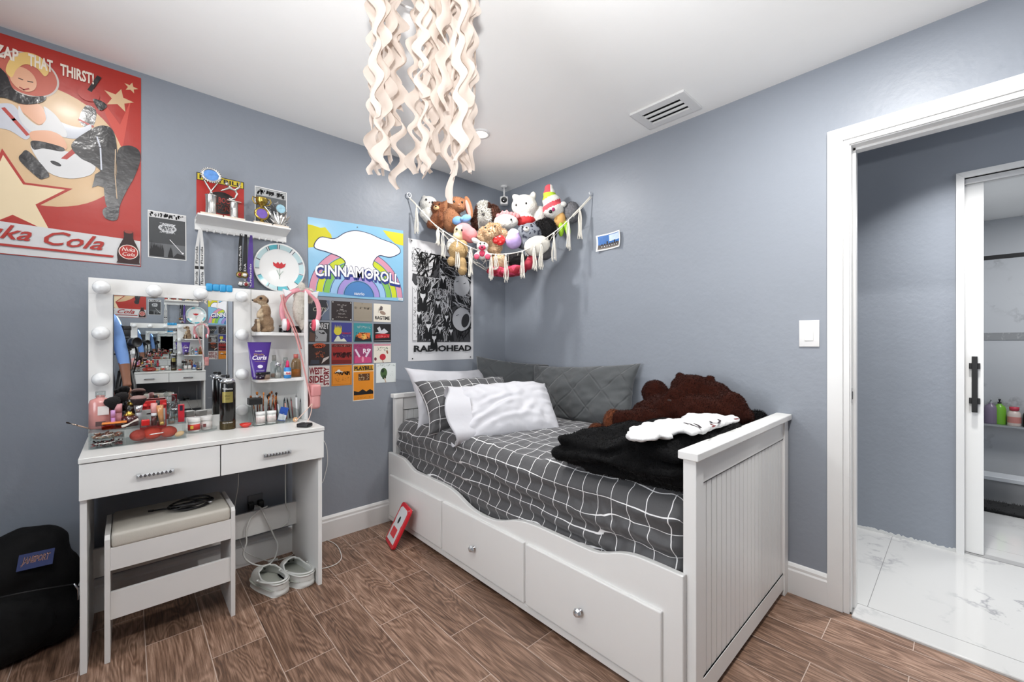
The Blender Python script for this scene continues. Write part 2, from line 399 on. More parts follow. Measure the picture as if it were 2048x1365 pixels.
b.box(0.015, 0.04, JY0 - 0.0015, JY0, 0.92, 0.985, M_CHROME); b.box(0.02, 0.034, JY0 - 0.002, JY0, 0.935, 0.97, M_BLACK)
struct(b.build('trim_3', bevel=0.001))
# marble threshold and hall floor
b = MB(); b.box(-0.03, 0.10, JY0 - 0.004, JY1 + 0.004, -0.02, 0.012, M_MARBLE)
struct(b.build('trim_4', bevel=0.008, seg=3))
b = MB(); M_GR = M('#6d6d6d', 0.7)
b.box(0.0, 3.42, -4.3, -0.9, -0.1, 0.0085, M_GR)
ty = [-0.9, -1.10, -1.703, -2.305, -2.908, -3.51, -4.3]; tx = [0.10, 1.30, 2.51, 3.42]
for i in range(6):
    for j in range(3): b.box(tx[j] + .001, tx[j + 1] - .001, ty[i] - .001, ty[i + 1] + .001, 0.0, 0.010, M_MARBLE)
struct(b.build('floor_hall'))
HX = 1.09
b = MB(); by0, by1, bz = -2.60, -3.42, 2.095
b.box(HX, HX + 0.12, -0.9, by0, 0, CZ, M_WALL); b.box(HX, HX + 0.12, by1, -4.3, 0, CZ, M_WALL); b.box(HX, HX + 0.12, by0, by1, bz, CZ, M_WALL)
struct(b.build('wall_hall'))
slab('wall_hall_end', 0.12, HX, -1.0, -0.9, 0, CZ, M_WALL); slab('wall_hall_front', 0.0, 3.5, -4.4, -4.3, 0, CZ, M_WALL)
# rough grout edge where the hall wall meets the tile
b = MB(); random.seed(3); pts = []
y = -1.8
while y > by0 + 0.02:
    pts.append((-y, 0.02 + 0.012 * random.random())); y -= 0.008
pl = [(-by0 - 0.02, 0.0), (1.8, 0.0)] + pts
b.prism(pl, FR((HX, 0, 0), (0, -1, 0), (0, 0, 1), (-1, 0, 0)), 0, 0.003, M('#cfd0cf', 0.8)); struct(b.build('trim_5', fix=True))
# bath door frame (narrow casing) and its jambs
fr = FR((HX, 0, 0), (0, -1, 0), (0, 0, 1), (-1, 0, 0)); b = MB(); a0, a1, o = -by0, -by1, 0.032
b.prism([(a0 - o, 0), (a0, 0), (a0, bz), (a0 - o, bz + o)], fr, -0.11, 0.014, M_TRIM)
b.prism([(a0 - o, bz + o), (a0, bz), (a1, bz), (a1 + o, bz + o)], fr, -0.11, 0.014, M_TRIM)
b.prism([(a1, 0), (a1 + o, 0), (a1 + o, bz + o), (a1, bz)], fr, -0.11, 0.014, M_TRIM)
b.box(HX + .055, HX + .075, by0, by1, bz - 0.03, bz, M_TRIM); b.box(HX + .02, HX + .035, by0, by1, bz - 0.03, bz, M_TRIM)
struct(b.build('trim_6', bevel=0.0015, fix=True))
b = MB(); b.box(HX + .02, HX + .075, by0, by1, 0.009, 0.014, M('#9a9a9a', .5)); struct(b.build('trim_7'))
# sliding bath door, almost fully inside the wall pocket: 75 mm of it shows
d = struct(MB().box(HX + 0.036, HX + 0.056, -2.30, -2.672, 0.016, bz - 0.03, M_FURN).build('door_1', bevel=0.002))
b = MB(); hy = -2.638; hx = HX + 0.036
b.box(hx - 0.028, hx - 0.016, hy - .011, hy + .011, 0.800, 1.108, M_BLACK)
for z in (0.862, 1.055): b.box(hx - 0.018, hx, hy - .021, hy + .021, z - .016, z + .016, M_BLACK)
b.build('door_handle', d, bevel=0.002)
# bathroom shell
BX = 3.30
slab('wall_bath_back', BX, BX + 0.1, -4.3, -0.9, 0, 2.3, M_MARBLE2)
slab('wall_bath_side', HX + 0.12, BX, -2.62, -2.52, 0, 2.3, M_MARBLE2)
slab('ceiling_bath', HX + 0.12, BX + 0.1, -4.3, -0.9, 2.27, 2.34, M_CEIL)
slab('trim_8', BX - 0.006, BX, -4.3, -2.72, 1.205, 1.27, M_BAND)
b = MB(); b.box(2.36, 2.50, -4.2, -2.62, 0.01, 0.17, M('#8d8e90', 0.25)); b.box(2.345, 2.515, -4.2, -2.62, 0.17, 0.20, M_MARBLE2)
o = b.build('shower_curb', bevel=0.004); struct(o)
# ---------------------------------------------------------------- daybed
def beadboard(b, fr, a0, a1, z0, z1, w, mat, pitch=0.0423, face=0.010):
    """vertical tongue-and-groove field: boards with V grooves"""
    n = max(1, round((a1 - a0) / pitch)); p = (a1 - a0) / n; g = 0.0035
    pts = [(a0, w)]
    for i in range(1, n): c = a0 + i * p; pts += [(c - g, w), (c, w - 0.009), (c + g, w)]
    pts.append((a1, w))
    vs = [fr(a, z0, q) for a, q in pts] + [fr(a, z1, q) for a, q in pts]; m = len(pts)
    b.add(vs, [(i, i + 1, m + i + 1, m + i) for i in range(m - 1)], mat)

BED = thing('daybed', (-0.52, -1.01, 0), 'white wooden daybed with beadboard ends and three front drawers, standing in the corner', 'bed')
FX = -1.045; YN = -2.03
def end_panel(yo, yi, outward):
    """yo: outer face y, yi: inner face y"""
    lo, hi = min(yo, yi), max(yo, yi)
    for xa, xb in ((-1.02, -0.965), (-0.065, -0.01)): MB().box(xa, xb, lo, hi, 0, 0.818, M_FURN).build('post', BED, bevel=0.002)
    b = MB(); m0, m1 = lo + 0.006, hi - 0.006
    b.box(-0.965, -0.065, m0, m1, 0.735, 0.818, M_FURN); b.box(-0.965, -0.065, m0, m1, 0.03, 0.10, M_FURN)
    c0, c1 = lo + 0.019, hi - 0.019
    b.box(-0.965, -0.065, c0, c1, 0.09, 0.745, M_FURN)
    for yy, sg in ((lo, -1), (hi, 1)):
        fr = FR((0, (c0 if sg < 0 else c1), 0), (1, 0, 0), (0, 0, 1), (0, sg, 0))
        beadboard(b, fr, -0.965, -0.065, 0.10, 0.735, 0.0095, M_FURN)
        for z in (0.10, 0.735): b.box(-0.965, -0.065, c0 - 0.0115, c1 + 0.0115, z - .004, z + .004, M_FURN)
    b.build('beadboard_panel', BED)
    MB().box(-1.037, -0.002, lo - 0.013, hi + 0.010 if hi < -0.1 else hi - 0.001, 0.818, 0.845, M_FURN).build('cap_rail', BED, bevel=0.004, seg=3)
end_panel(YN, YN + 0.042, -1); end_panel(-0.018, -0.058, 1)
# wavy front board
half = [(0.0, .456), (.17, .457), (.24, .444), (.29, .424), (.345, .408), (.50, .407), (.69, .404), (.78, .388), (.86, .360), (.93, .343), (1.005, .338)]
import bisect
def wave(y):
    y = -y; y = min(y, 2.01 - y); i = min(len(half) - 2, max(0, bisect.bisect([p[0] for p in half], y) - 1))
    (a, p), (c, q) = half[i], half[i + 1]; t = (y - a) / (c - a); t = max(0, min(1, t))
    def sl(k):
        k0, k1 = max(0, k - 1), min(len(half) - 1, k + 1); return (half[k1][1] - half[k0][1]) / (half[k1][0] - half[k0][0])
    h = c - a; return (2*t**3-3*t*t+1)*p + (t**3-2*t*t+t)*h*sl(i) + (-2*t**3+3*t*t)*q + (t**3-t*t)*h*sl(i+1)
fr = FR((FX, 0, 0), (0, -1, 0), (0, 0, 1), (-1, 0, 0))
N = 100; pts = [(0.004, 0.035)] + [(2.0, 0.035)] + [(2.0 - i * 1.996 / N, wave(-(2.0 - i * 1.996 / N))) for i in range(N + 1)]
MB().prism(pts, fr, -0.024, 0.0, M_FURN).build('front_board', BED, bevel=0.004, seg=3, fix=True)
MB().box(FX - .004, FX + .02, -1.995, -0.006, 0.018, 0.045, M_FURN).build('bottom_rail', BED, bevel=0.002)
MB().box(-1.01, -0.02, -1.985, -0.06, 0.24, 0.30, M('#bdbdbb')).build('slatted_base', BED)
for i, (ya, yb, ky) in enumerate(((-.040, -.655, -.350), (-.668, -1.302, -.958), (-1.316, -1.934, -1.612))):
    d = MB().box(FX - 0.014, FX + .3, ya, yb, 0.055, 0.318, M_FURN).build('drawer', BED, bevel=0.005, seg=3)
    b = MB(); T = Matrix.Translation((FX - 0.014, ky, 0.172)) @ Matrix.Rotation(R(-90), 4, 'Y')
    b.lathe([(.009, 0), (.009, .003), (.005, .005), (.005, .012)], M_CHROME, 16, T)
    b.lathe([(.006, .011), (.0165, .017), (.0175, .022), (.0125, .030), (.004, .033)], M('#dfe3e6', 0.05, 0.75), 8, T, smooth=False)
    b.build('knob', d)

# mattress with fitted sheet (grid pattern follows the cloth through its UVs)
def sheet_mat(name, scale=1 / 0.072, off=(0, 0), lines=0.036, base=(72, 72, 74)):
    m, N_, L, bs = newmat(name)
    uv = N_.new('ShaderNodeUVMap'); mp = N_.new('ShaderNodeMapping'); mp.inputs['Scale'].default_value = (scale, scale, 1); mp.inputs['Location'].default_value = (off[0], off[1], 0)
    L.new(uv.outputs[0], mp.inputs[0]); fr_ = N_.new('ShaderNodeVectorMath'); fr_.operation = 'FRACTION'; L.new(mp.outputs[0], fr_.inputs[0])
    sp = N_.new('ShaderNodeSeparateXYZ'); L.new(fr_.outputs[0], sp.inputs[0]); outs = []
    for a in ('X', 'Y'):
        c = N_.new('ShaderNodeMath'); c.operation = 'LESS_THAN'; c.inputs[1].default_value = lines; L.new(sp.outputs[a], c.inputs[0]); outs.append(c.outputs[0])
    mx = N_.new('ShaderNodeMath'); mx.operation = 'MAXIMUM'; L.new(outs[0], mx.inputs[0]); L.new(outs[1], mx.inputs[1])
    mix = N_.new('ShaderNodeMix'); mix.data_type = 'RGBA'; L.new(mx.outputs[0], mix.inputs['Factor'])
    mix.inputs['A'].default_value = rgb(base); mix.inputs['B'].default_value = rgb((232, 232, 232))
    L.new(mix.outputs['Result'], bs.inputs['Base Color']); bs.inputs['Roughness'].default_value = 0.62; bs.inputs['Sheen Weight'].default_value = 0.25
    tc = N_.new('ShaderNodeTexCoord'); nz = N_.new('ShaderNodeTexNoise'); nz.inputs['Scale'].default_value = 26; nz.inputs['Detail'].default_value = 4; L.new(tc.outputs['Object'], nz.inputs['Vector'])
    bp = N_.new('ShaderNodeBump'); bp.inputs['Strength'].default_value = 0.35; bp.inputs['Distance'].default_value = 0.01
    L.new(nz.outputs['Fac'], bp.inputs['Height']); L.new(bp.outputs[0], bs.inputs['Normal'])
    return m
M_SHEET = sheet_mat('dark_grey_grid_sheet', lines=0.040)
def mattress():
    x0, x1 = -1.012, -0.03; ya, yb = -1.982, -0.062; zt, zb = 0.668, 0.30; r = 0.055
    # cross-section path: wall side bottom -> top -> front side -> bottom, arc length s
    path = []
    def seg(p, q, n):
        for i in range(n): t = i / n; path.append((p[0] + (q[0] - p[0]) * t, p[1] + (q[1] - p[1]) * t))
    seg((x1, zb + .2), (x1, zt - r), 4)
    for i in range(6): a = i / 6 * math.pi / 2; path.append((x1 - r + r * math.cos(a), zt - r + r * math.sin(a)))
    seg((x1 - r, zt), (x0 + r, zt), 64)
    for i in range(10): a = math.pi / 2 + i / 10 * math.pi / 2; path.append((x0 + r + r * math.cos(a), zt - r + r * math.sin(a)))
    seg((x0, zt - r), (x0, zb + .03), 40); seg((x0, zb + .03), (x0 + .06, zb), 6); path.append((x0 + .06, zb))
    s = [0]
    for i in range(1, len(path)): s.append(s[-1] + math.dist(path[i], path[i - 1]))
    ny = 230; b = MB(); P = []; UV = []
    smax = s[-1]
    for j in range(ny + 1):
        t = j / ny; y = yb + (ya - yb) * t
        edge = min(t, 1 - t) * abs(ya - yb)            # distance to the ends
        k = max(0.0, 1 - edge / 0.05); drop = (1 - math.sqrt(max(0, 1 - k * k))) * 0.045
        row = []
        for i, (x, z) in enumerate(path):
            top = 1.0 if z >= zt - 0.001 else 0.0
            side = max(0.0, min(1.0, (zt - 0.02 - z) / 0.05)) if x < -0.9 else 0.0
            crown = 0.03 * math.sin(math.pi * max(0, min(1, (x - x0) / (x1 - x0)))) * top
            wr = fbm((x * 2.2 + 3, y * 2.2, 0), 3.0) * 0.010 * (1 - side) * (0.3 + 0.7 * top)
            wr += 0.006 * (noise.ridged_multi_fractal(Vector((x * 5, y * 3.2 + x * 4, 1.7)), 0.9, 2.2, 3, 1.0, 2.0) - 1.0) * top
            h = zt - z
            # long sagging folds that run along the side, and gathers towards the near corner
            sag = 0.0
            if side:
                ph = 2 * math.pi * (h / 0.085 + (y + 1.0) * 0.55 + 0.35 * fbm((y * 1.3, h * 3, 5), 1.0))
                sag = (0.010 * math.sin(ph) + 0.010 * fbm((y * 3.0, h * 11, 9), 1.3)) * side
                near = max(0, (-(y) - 1.45) / 0.5)
                sag += 0.004 * near * math.sin(2 * math.pi * (y * 13 + h * 5 + 1.5 * fbm((y * 3, h * 4, 2), 1.0))) * side * min(1, h / .1)
                sag += 0.012 * math.exp(-((h - 0.10) / .05) ** 2)
            yy = y; inset = drop
            row.append(Vector((x - sag - (0.02 * side * (h / .35)) * 0 + (inset * side), yy, z + crown + wr - inset * (1 - side) * 1.0)))
        P.append(row)
    vs = [p for r_ in P for p in r_]; b.grid(P, M_SHEET)
    # unfolded cloth coordinates, pulled about by the folds
    uv = []
    for j, r_ in enumerate(P):
        for i, p in enumerate(r_):
            y = p.y; h = max(0, zt - path[i][1]) if path[i][0] < -.9 else 0
            du = 0.016 * fbm((p.x * 1.5, y * 1.5, h * 3), 2.0); dv = 0.020 * fbm((p.x * 1.5 + 9, y * 1.5, h * 3 + 4), 1.7)
            if h > .0: du += 0.010 * math.sin(2 * math.pi * (h / 0.085 + y * 1.1)) * min(1, h / .1); dv += 0.30 * h * (y + 1.0) * 0.18
            elif path[i][0] > -0.95: du += 0.012 * fbm((p.x * 6, y * 6, 1), 1.2); dv += 0.014 * fbm((p.x * 6 + 4, y * 6, 3), 1.2)
            uv.append((s[i] + du, -y + dv))
    # end caps
    n = len(path)
    for j, y0, sg in ((0, yb, 1), (ny, ya, -1)):
        base = j * n; c = b.add([(x, y0, z) for x, z in [((x0 + x1) / 2, .5)]], [], M_SHEET); uv.append((s[n // 2], -y0))
        for i in range(n - 1): b.f.append((base + i, base + i + 1, c)); b.m.append(0); b.sm.append(False)
    o = b.build('mattress', uv=uv, fix=True)
    return tag(o, 'thick mattress in a dark grey sheet with white grid lines, lying in the white daybed', 'mattress')
mattress()

# ---------------------------------------------------------------- pillows
def pillow_geo(W, H, T, n=46, pw=0.55, wr=0.010, seed=0, wave_k=3.0, flap=0.012, pinch=0.10):
    """closed cushion: front and back sheets meeting in a seam. local: x width, z height, y thickness"""
    V = []; F = []; UV = []
    def pt(i, j, sg):
        u = i / n * 2 - 1; v = j / n * 2 - 1
        e = (1 - abs(u) ** 2.6) * (1 - abs(v) ** 2.6); h = max(0, e) ** pw
        cx = 1 - pinch * (1 - abs(v) ** 2) * abs(u) ** 4 * 0.9; cz = 1 - pinch * (1 - abs(u) ** 2) * abs(v) ** 4 * 0.9
        x = u * W / 2 * cx; z = v * H / 2 * cz
        d = fbm((x * wave_k + seed, z * wave_k + seed * 2, sg * 3), 2.0) * wr * (0.4 + h)
        rad = math.hypot(u, v)
        d += 0.5 * wr * math.sin(18 * math.atan2(v, u) + 3 * fbm((u, v, seed), 2)) * max(0, min(1, rad - .55)) * h * 1.6
        y = sg * (h * T / 2) + (d if h > .02 else d * .3)
        return Vector((x, -y if False else y, z))
    idx = {}
    for sg in (-1, 1):
        for j in range(n + 1):
            for i in range(n + 1):
                edge = i in (0, n) or j in (0, n)
                k = (i, j, 0 if edge else sg)
                if k not in idx: idx[k] = len(V); V.append(pt(i, j, sg)); UV.append((i / n * W, j / n * H))
        for j in range(n):
            for i in range(n):
                q = []
                for (a, c) in ((i, j), (i + 1, j), (i + 1, j + 1), (i, j + 1)):
                    edge = a in (0, n) or c in (0, n); q.append(idx[(a, c, 0 if edge else sg)])
                F.append(tuple(q if sg < 0 else q[::-1]))
    return V, F, UV
def pillow(name, loc, rot, W, H, T, mat, label, cat='pillow', group=None, bend=None, **kw):
    V, F, UV = pillow_geo(W, H, T, **kw)
    if bend: V = [bend(v) for v in V]
    b = MB(); b.add(V, F, mat, True)
    from mathutils import Euler
    A = Matrix.Translation(loc) @ Euler(rot, 'XYZ').to_matrix().to_4x4()
    b.v = [A @ v for v in b.v]
    o = b.build(name, uv=UV)
    return tag(o, label, cat, group)
M_PW = M('#c6c6cb', 0.75, sheen=0.08, bump=0.10, bscale=30, var=0.01)
def quilt_mat():
    m, N_, L, bs = newmat('charcoal_quilted_cotton'); bs.inputs['Base Color'].default_value = rgb((70, 73, 75)); bs.inputs['Roughness'].default_value = 0.8; bs.inputs['Sheen Weight'].default_value = 0.3
    uv = N_.new('ShaderNodeUVMap'); mp = N_.new('ShaderNodeMapping'); mp.inputs['Rotation'].default_value = (0, 0, R(45)); mp.inputs['Scale'].default_value = (6.5, 6.5, 1); L.new(uv.outputs[0], mp.inputs[0])
    f = N_.new('ShaderNodeVectorMath'); f.operation = 'FRACTION'; L.new(mp.outputs[0], f.inputs[0]); sp = N_.new('ShaderNodeSeparateXYZ'); L.new(f.outputs[0], sp.inputs[0]); o = []
    for a in ('X', 'Y'):
        c = N_.new('ShaderNodeMath'); c.operation = 'PINGPONG'; c.inputs[1].default_value = 0.5; L.new(sp.outputs[a], c.inputs[0])
        e = N_.new('ShaderNodeMapRange'); e.inputs['From Max'].default_value = 0.06; L.new(c.outputs[0], e.inputs['Value']); o.append(e.outputs[0])
    mn = N_.new('ShaderNodeMath'); mn.operation = 'MINIMUM'; L.new(o[0], mn.inputs[0]); L.new(o[1], mn.inputs[1])
    tc = N_.new('ShaderNodeTexCoord'); nz = N_.new('ShaderNodeTexNoise'); nz.inputs['Scale'].default_value = 14; nz.inputs['Detail'].default_value = 5; L.new(tc.outputs['Object'], nz.inputs['Vector'])
    ad = N_.new('ShaderNodeMath'); ad.operation = 'MULTIPLY_ADD'; ad.inputs[1].default_value = 1.2; L.new(nz.outputs['Fac'], ad.inputs[0]); L.new(mn.outputs[0], ad.inputs[2])
    bp = N_.new('ShaderNodeBump'); bp.inputs['Strength'].default_value = 0.6; bp.inputs['Distance'].default_value = 0.006; L.new(ad.outputs[0], bp.inputs['Height']); L.new(bp.outputs[0], bs.inputs['Normal'])
    return m
M_QUILT = quilt_mat(); M_PGRID = sheet_mat('dark_grey_grid_pillowcase', 1 / 0.066, lines=0.045)

# ---------------------------------------------------------------- soft toys: one fused skin per body
def fuse(parts, vox=0.01, smooth=6, disp=0.0, dscale=20.0, T=None, seg=20):
    """parts: (centre, radii, euler) ellipsoids -> one closed skin"""
    b = MB(); m = M_FURN
    for p in parts: b.ell(p[0], p[1], m, p[2] if len(p) > 2 else None, seg, 14)
    r = baked(b, [('REMESH', dict(mode='VOXEL', voxel_size=vox, use_smooth_shade=True)), ('SMOOTH', dict(factor=0.5, iterations=smooth))])
    if disp:
        me = bpy.data.meshes.new('t'); me.from_pydata([tuple(v) for v in r.v], [], r.f); me.update()
        nr = [v.normal.copy() for v in me.vertices]; bpy.data.meshes.remove(me)
        r.v = [v + nr[i] * disp * fbm(v, dscale) for i, v in enumerate(r.v)]
    if T: r.v = [T @ v for v in r.v]
    return r
def paint(r, fn):
    """give every face of a fused skin the material of the patch it belongs to"""
    r.mats = []
    for i, f in enumerate(r.f):
        c = sum((r.v[k] for k in f), Vector()) / len(f); r.m[i] = r.mi(fn(c))
    return r
def fur(r, n, L, w=0.0012, lean=(0, 0, -0.5), seed=1, rnd=0.5):
    rd = random.Random(seed); nf = len(r.f); ms = r.m[:nf]; fs = r.f[:nf]
    for _ in range(n):
        k = rd.randrange(nf); f = fs[k]; a, b_, c = r.v[f[0]], r.v[f[1]], r.v[f[2]]
        nn = (b_ - a).cross(c - a)
        if nn.length < 1e-12: continue
        nn.normalize(); u, v = rd.random(), rd.random()
        if u + v > 1: u, v = 1 - u, 1 - v
        p = a + (b_ - a) * u + (c - a) * v
        d = (nn + Vector(lean) * 0.7 + Vector((rd.uniform(-1, 1), rd.uniform(-1, 1), rd.uniform(-1, 1))) * rnd).normalized()
        s_ = d.cross(Vector((rd.uniform(-1, 1), rd.uniform(-1, 1), rd.uniform(-1, 1))) + nn * .1)
        if s_.length < 1e-6: continue
        s_.normalize(); l = L * rd.uniform(.6, 1.1); o = len(r.v)
        r.v += [p - s_ * w, p + s_ * w, p + d * l]; r.f.append((o, o + 1, o + 2)); r.m.append(ms[k]); r.sm.append(False)
    return r

BX0 = 0.70   # sheet height under the soft things
# 1 white pillow leaning on the far end panel; 2 grid pillow; 3 white pillow in front; 4,5 quilted charcoal shams
pillow('pillow', (-0.66, -0.205, 0.815), (R(-26), R(3), R(2)), 0.68, 0.42, 0.13, M_PW, 'plain white pillow propped on the far end panel behind the grid pillow', group=None, seed=1, pinch=0.16)
def bend2(v):  # folded over, open end towards the room
    return Vector((v.x, v.y + 0.35 * v.z * v.z - 0.02, v.z))
pillow('pillow', (-0.705, -0.44, 0.79), (R(-40), R(0), R(-9)), 0.66, 0.38, 0.20, M_PGRID, 'dark grey pillow with white grid lines between the two white pillows', seed=5, wr=0.020, bend=bend2, pinch=0.12)
def open_pillow():
    from mathutils import Euler
    W_, H_, T_ = 0.58, 0.37, 0.23
    V, F, UV = pillow_geo(W_, H_, T_, seed=9, wr=0.020, wave_k=2.6, pinch=0.05, n=60, pw=.5)
    A_ = Matrix.Translation((-0.695, -0.790, 0.785)) @ Euler((R(-44), R(-2), R(-27)), 'XYZ').to_matrix().to_4x4()
    t = thing('pillow', (-0.71, -0.80, 0.67), 'crumpled white pillow in front, its open pillowcase end towards the room', 'pillow')
    # diagonal creases fanning from the mouth
    W2 = []
    for v in V:
        u, w_ = v.x / W_ * 2, v.z / H_ * 2; k = max(0, 1 - abs(v.y) * 0) * (1 if v.y < 0 else 0)
        cr = 0
        for (x0, z0, ang, ln, am) in ((-.35, .05, 25, .5, .009), (-.45, -.35, 32, .55, .014), (-.2, -.1, 18, .4, .007), (-.1, -.55, 12, .5, .008), (.35, -.3, 60, .35, .007), (.55, -.5, 75, .3, .007)):
            d = (u - x0) * math.cos(R(ang)) + (w_ - z0) * math.sin(R(ang)); p = -(u - x0) * math.sin(R(ang)) + (w_ - z0) * math.cos(R(ang))
            cr += am * math.exp(-(d / ln) ** 2) * (math.exp(-(p / .07) ** 2) - .7 * math.exp(-((p - .13) / .07) ** 2))
        W2.append(Vector((v.x, v.y + k * -cr, v.z)))
    b = MB(); b.add(W2, F, M_PW, True); b.v = [A_ @ v for v in b.v]; b.build('cushion', t, uv=UV)
    # the mouth of the case: a flared sleeve left of the cushion
    P = []; n = 40
    for i in range(n):
        a = 2 * math.pi * i / n; row = []
        for j, (x, k, kz) in enumerate(((-.20, .80, .96), (-.26, .92, .98), (-.315, .98, 1.0), (-.330, 1.0, 1.02), (-.325, .97, 1.0), (-.29, .86, .95), (-.24, .6, .9))):
            yy = math.cos(a) * T_ * .46 * k; zz_ = math.sin(a) * H_ * .49 * kz
            row.append(A_ @ Vector((x + .018 * math.sin(a * 3 + 1) * (j > 1) + .02 * math.cos(a), yy + .010 * math.sin(a * 5 + 2), zz_)))
        P.append(row)
    b = MB(); b.grid(P, M_PW, closed_u=True); b.build('pillowcase_mouth', t)
open_pillow()
pillow('pillow', (-0.20, -0.30, 0.855), (R(-12), R(6), R(-48)), 0.60, 0.40, 0.13, M_QUILT, 'charcoal quilted pillow slumped in the corner of the room', group=None, seed=12, wr=0.018)
pillow('pillow', (-0.125, -0.86, 0.845), (R(-17), R(-3), R(-87)), 0.86, 0.40, 0.14, M_QUILT, 'wide charcoal quilted pillow leaning on the right wall beside the brown bear', seed=14, wr=0.020)

# ---------------------------------------------------------------- brown bear, black blanket, white garment
M_BROWN = M((46, 19, 12), 0.95, sheen=0.05, bump=0.5, bscale=55, var=0.12, vscale=14, spec=0.05)
M_SOLE = M((98, 54, 33), 0.95, sheen=0.1, bump=0.5, bscale=60, var=0.2, vscale=20, spec=0.1)
def bear():
    # slumped on its front against the wall: head turned to the room, arms folded under, legs stretched to the left
    t = thing('teddy_bear', (-0.35, -1.45, 0.70), 'big dark brown teddy bear slumped on the daybed with tan foot soles', 'soft toy')
    P = lambda px, py, x: onX(px, py, x)
    parts = []
    def E(px, py, x, r, rot=None): parts.append((P(px, py, x), r, rot))
    E(1385, 822, -0.26, (.14, .27, .085)); E(1330, 826, -0.27, (.12, .17, .075)); E(1440, 826, -0.26, (.12, .13, .08))
    E(1382, 783, -0.22, (.09, .105, .085)); E(1352, 795, -0.30, (.055, .060, .050))               # head and muzzle
    E(1311, 786, -0.20, (.065, .068, .070)); E(1314, 806, -0.22, (.06, .062, .055))                # raised arm on the left
    E(1425, 790, -0.20, (.075, .085, .065)); E(1446, 806, -0.22, (.08, .08, .065)); E(1462, 815, -0.27, (.065, .062, .072))   # shoulder and hip on the right
    E(1421, 762, -0.17, (.022, .022, .028)); E(1360, 754, -0.17, (.022, .026, .022))                # ears
    E(1290, 836, -0.40, (.065, .10, .055)); E(1262, 842, -0.46, (.055, .08, .052)); E(1242, 843, -0.49, (.050, .05, .055))
    E(1215, 862, -0.40, (.042, .07, .036)); E(1245, 860, -0.36, (.042, .11, .038))
    r = fuse(parts, 0.011, 3, 0.010, 11.0)
    paint(r, lambda c: M_BROWN); fur(r, 42000, 0.008, 0.0010, (0, 0, -.8), 4, .35); r.build('body', t)
    for (px, py, x, r0) in ((1226, 843, -0.50, (.052, .030, .060)), (1192, 862, -0.44, (.048, .026, .040))):
        q = fuse([(P(px, py, x), r0, (0, 0, R(-20)))], 0.008, 2); paint(q, lambda c: M_SOLE); fur(q, 2500, 0.010, 0.001, (0, 0, -.2), 6)
        tag(q.build('foot_sole', t), 'tan fluffy foot sole')
    b = MB(); b.ell(P(1340, 802, -0.352), (.012, .020, .010), M((40, 20, 14), .7)); b.build('nose', t)
bear()

def folded_blanket():
    t = thing('blanket', (-0.72, -1.72, 0.68), 'folded black fluffy blanket piled at the near end of the daybed', 'blanket')
    M_BK = M((8, 8, 9), 0.9, sheen=0.02, bump=0.6, bscale=45, var=0.3, spec=0.1)
    rd = random.Random(5)
    # stacked folds, each a fat rounded layer; the layers fan out at the folded edge
    layers = [(0.700, 0.024, -0.73, 0.25, -1.77, 0.215), (0.740, 0.023, -0.76, 0.285, -1.725, 0.28), (0.783, 0.024, -0.74, 0.27, -1.73, 0.265)]
    parts = []
    for (z, rz, cx, hx, cy, hy) in layers:
        for i in range(9):
            for j in range(9):
                x = cx + (i / 8 * 2 - 1) * (hx - .05); y = cy + (j / 8 * 2 - 1) * (hy - .05)
                y = max(y, -1.935)
                parts.append(((x, y, z + 0.008 * math.sin(i * 1.3 + j * .9 + z * 30) + (z - .69) * .5 * max(0, (-1.56 - y) / .4)), (.062, .062, rz), None))
    for k in range(16):   # a twisted edge roll sagging over the front
        a = k / 15; parts.append(((-1.005 + .012 * math.sin(a * 9), -1.50 - a * .42, 0.785 - 0.050 * math.sin(a * math.pi) + .040 * a), (.026, .04, .019), None))
        parts.append(((-0.998, -1.53 - a * .42, 0.716 - 0.015 * math.sin(a * 5)), (.026, .04, .017), None))
    r = fuse(parts, 0.009, 2, 0.010, 8.0, seg=12)
    r.v = [Vector((v.x, max(v.y, -1.984), max(v.z, 0.662))) for v in r.v]
    r.v = [Vector((v.x, v.y, v.z + (0.012 * math.sin(v.y * 22 + v.x * 9) + 0.015 * fbm(v, 4)) * max(0, min(1, (v.z - .75) / .07)))) for v in r.v]
    paint(r, lambda c: M_BK); fur(r, 26000, 0.006, 0.0009, (0, 0, -.5), 8)
    r.build('folded_stack', t)
    q = fuse([((-.22, -1.89, .79), (.13, .08, .065), None), ((-.12, -1.93, .815), (.08, .045, .045), None), ((-.36, -1.86, .77), (.12, .09, .055), None)], 0.012, 3, .008, 10)
    q.v = [Vector((min(v.x, -.004), max(v.y, -1.984), v.z)) for v in q.v]
    paint(q, lambda c: M_BK); fur(q, 6000, 0.012, 0.001, (0, 0, .3), 9); q.build('loose_end', t)
folded_blanket()
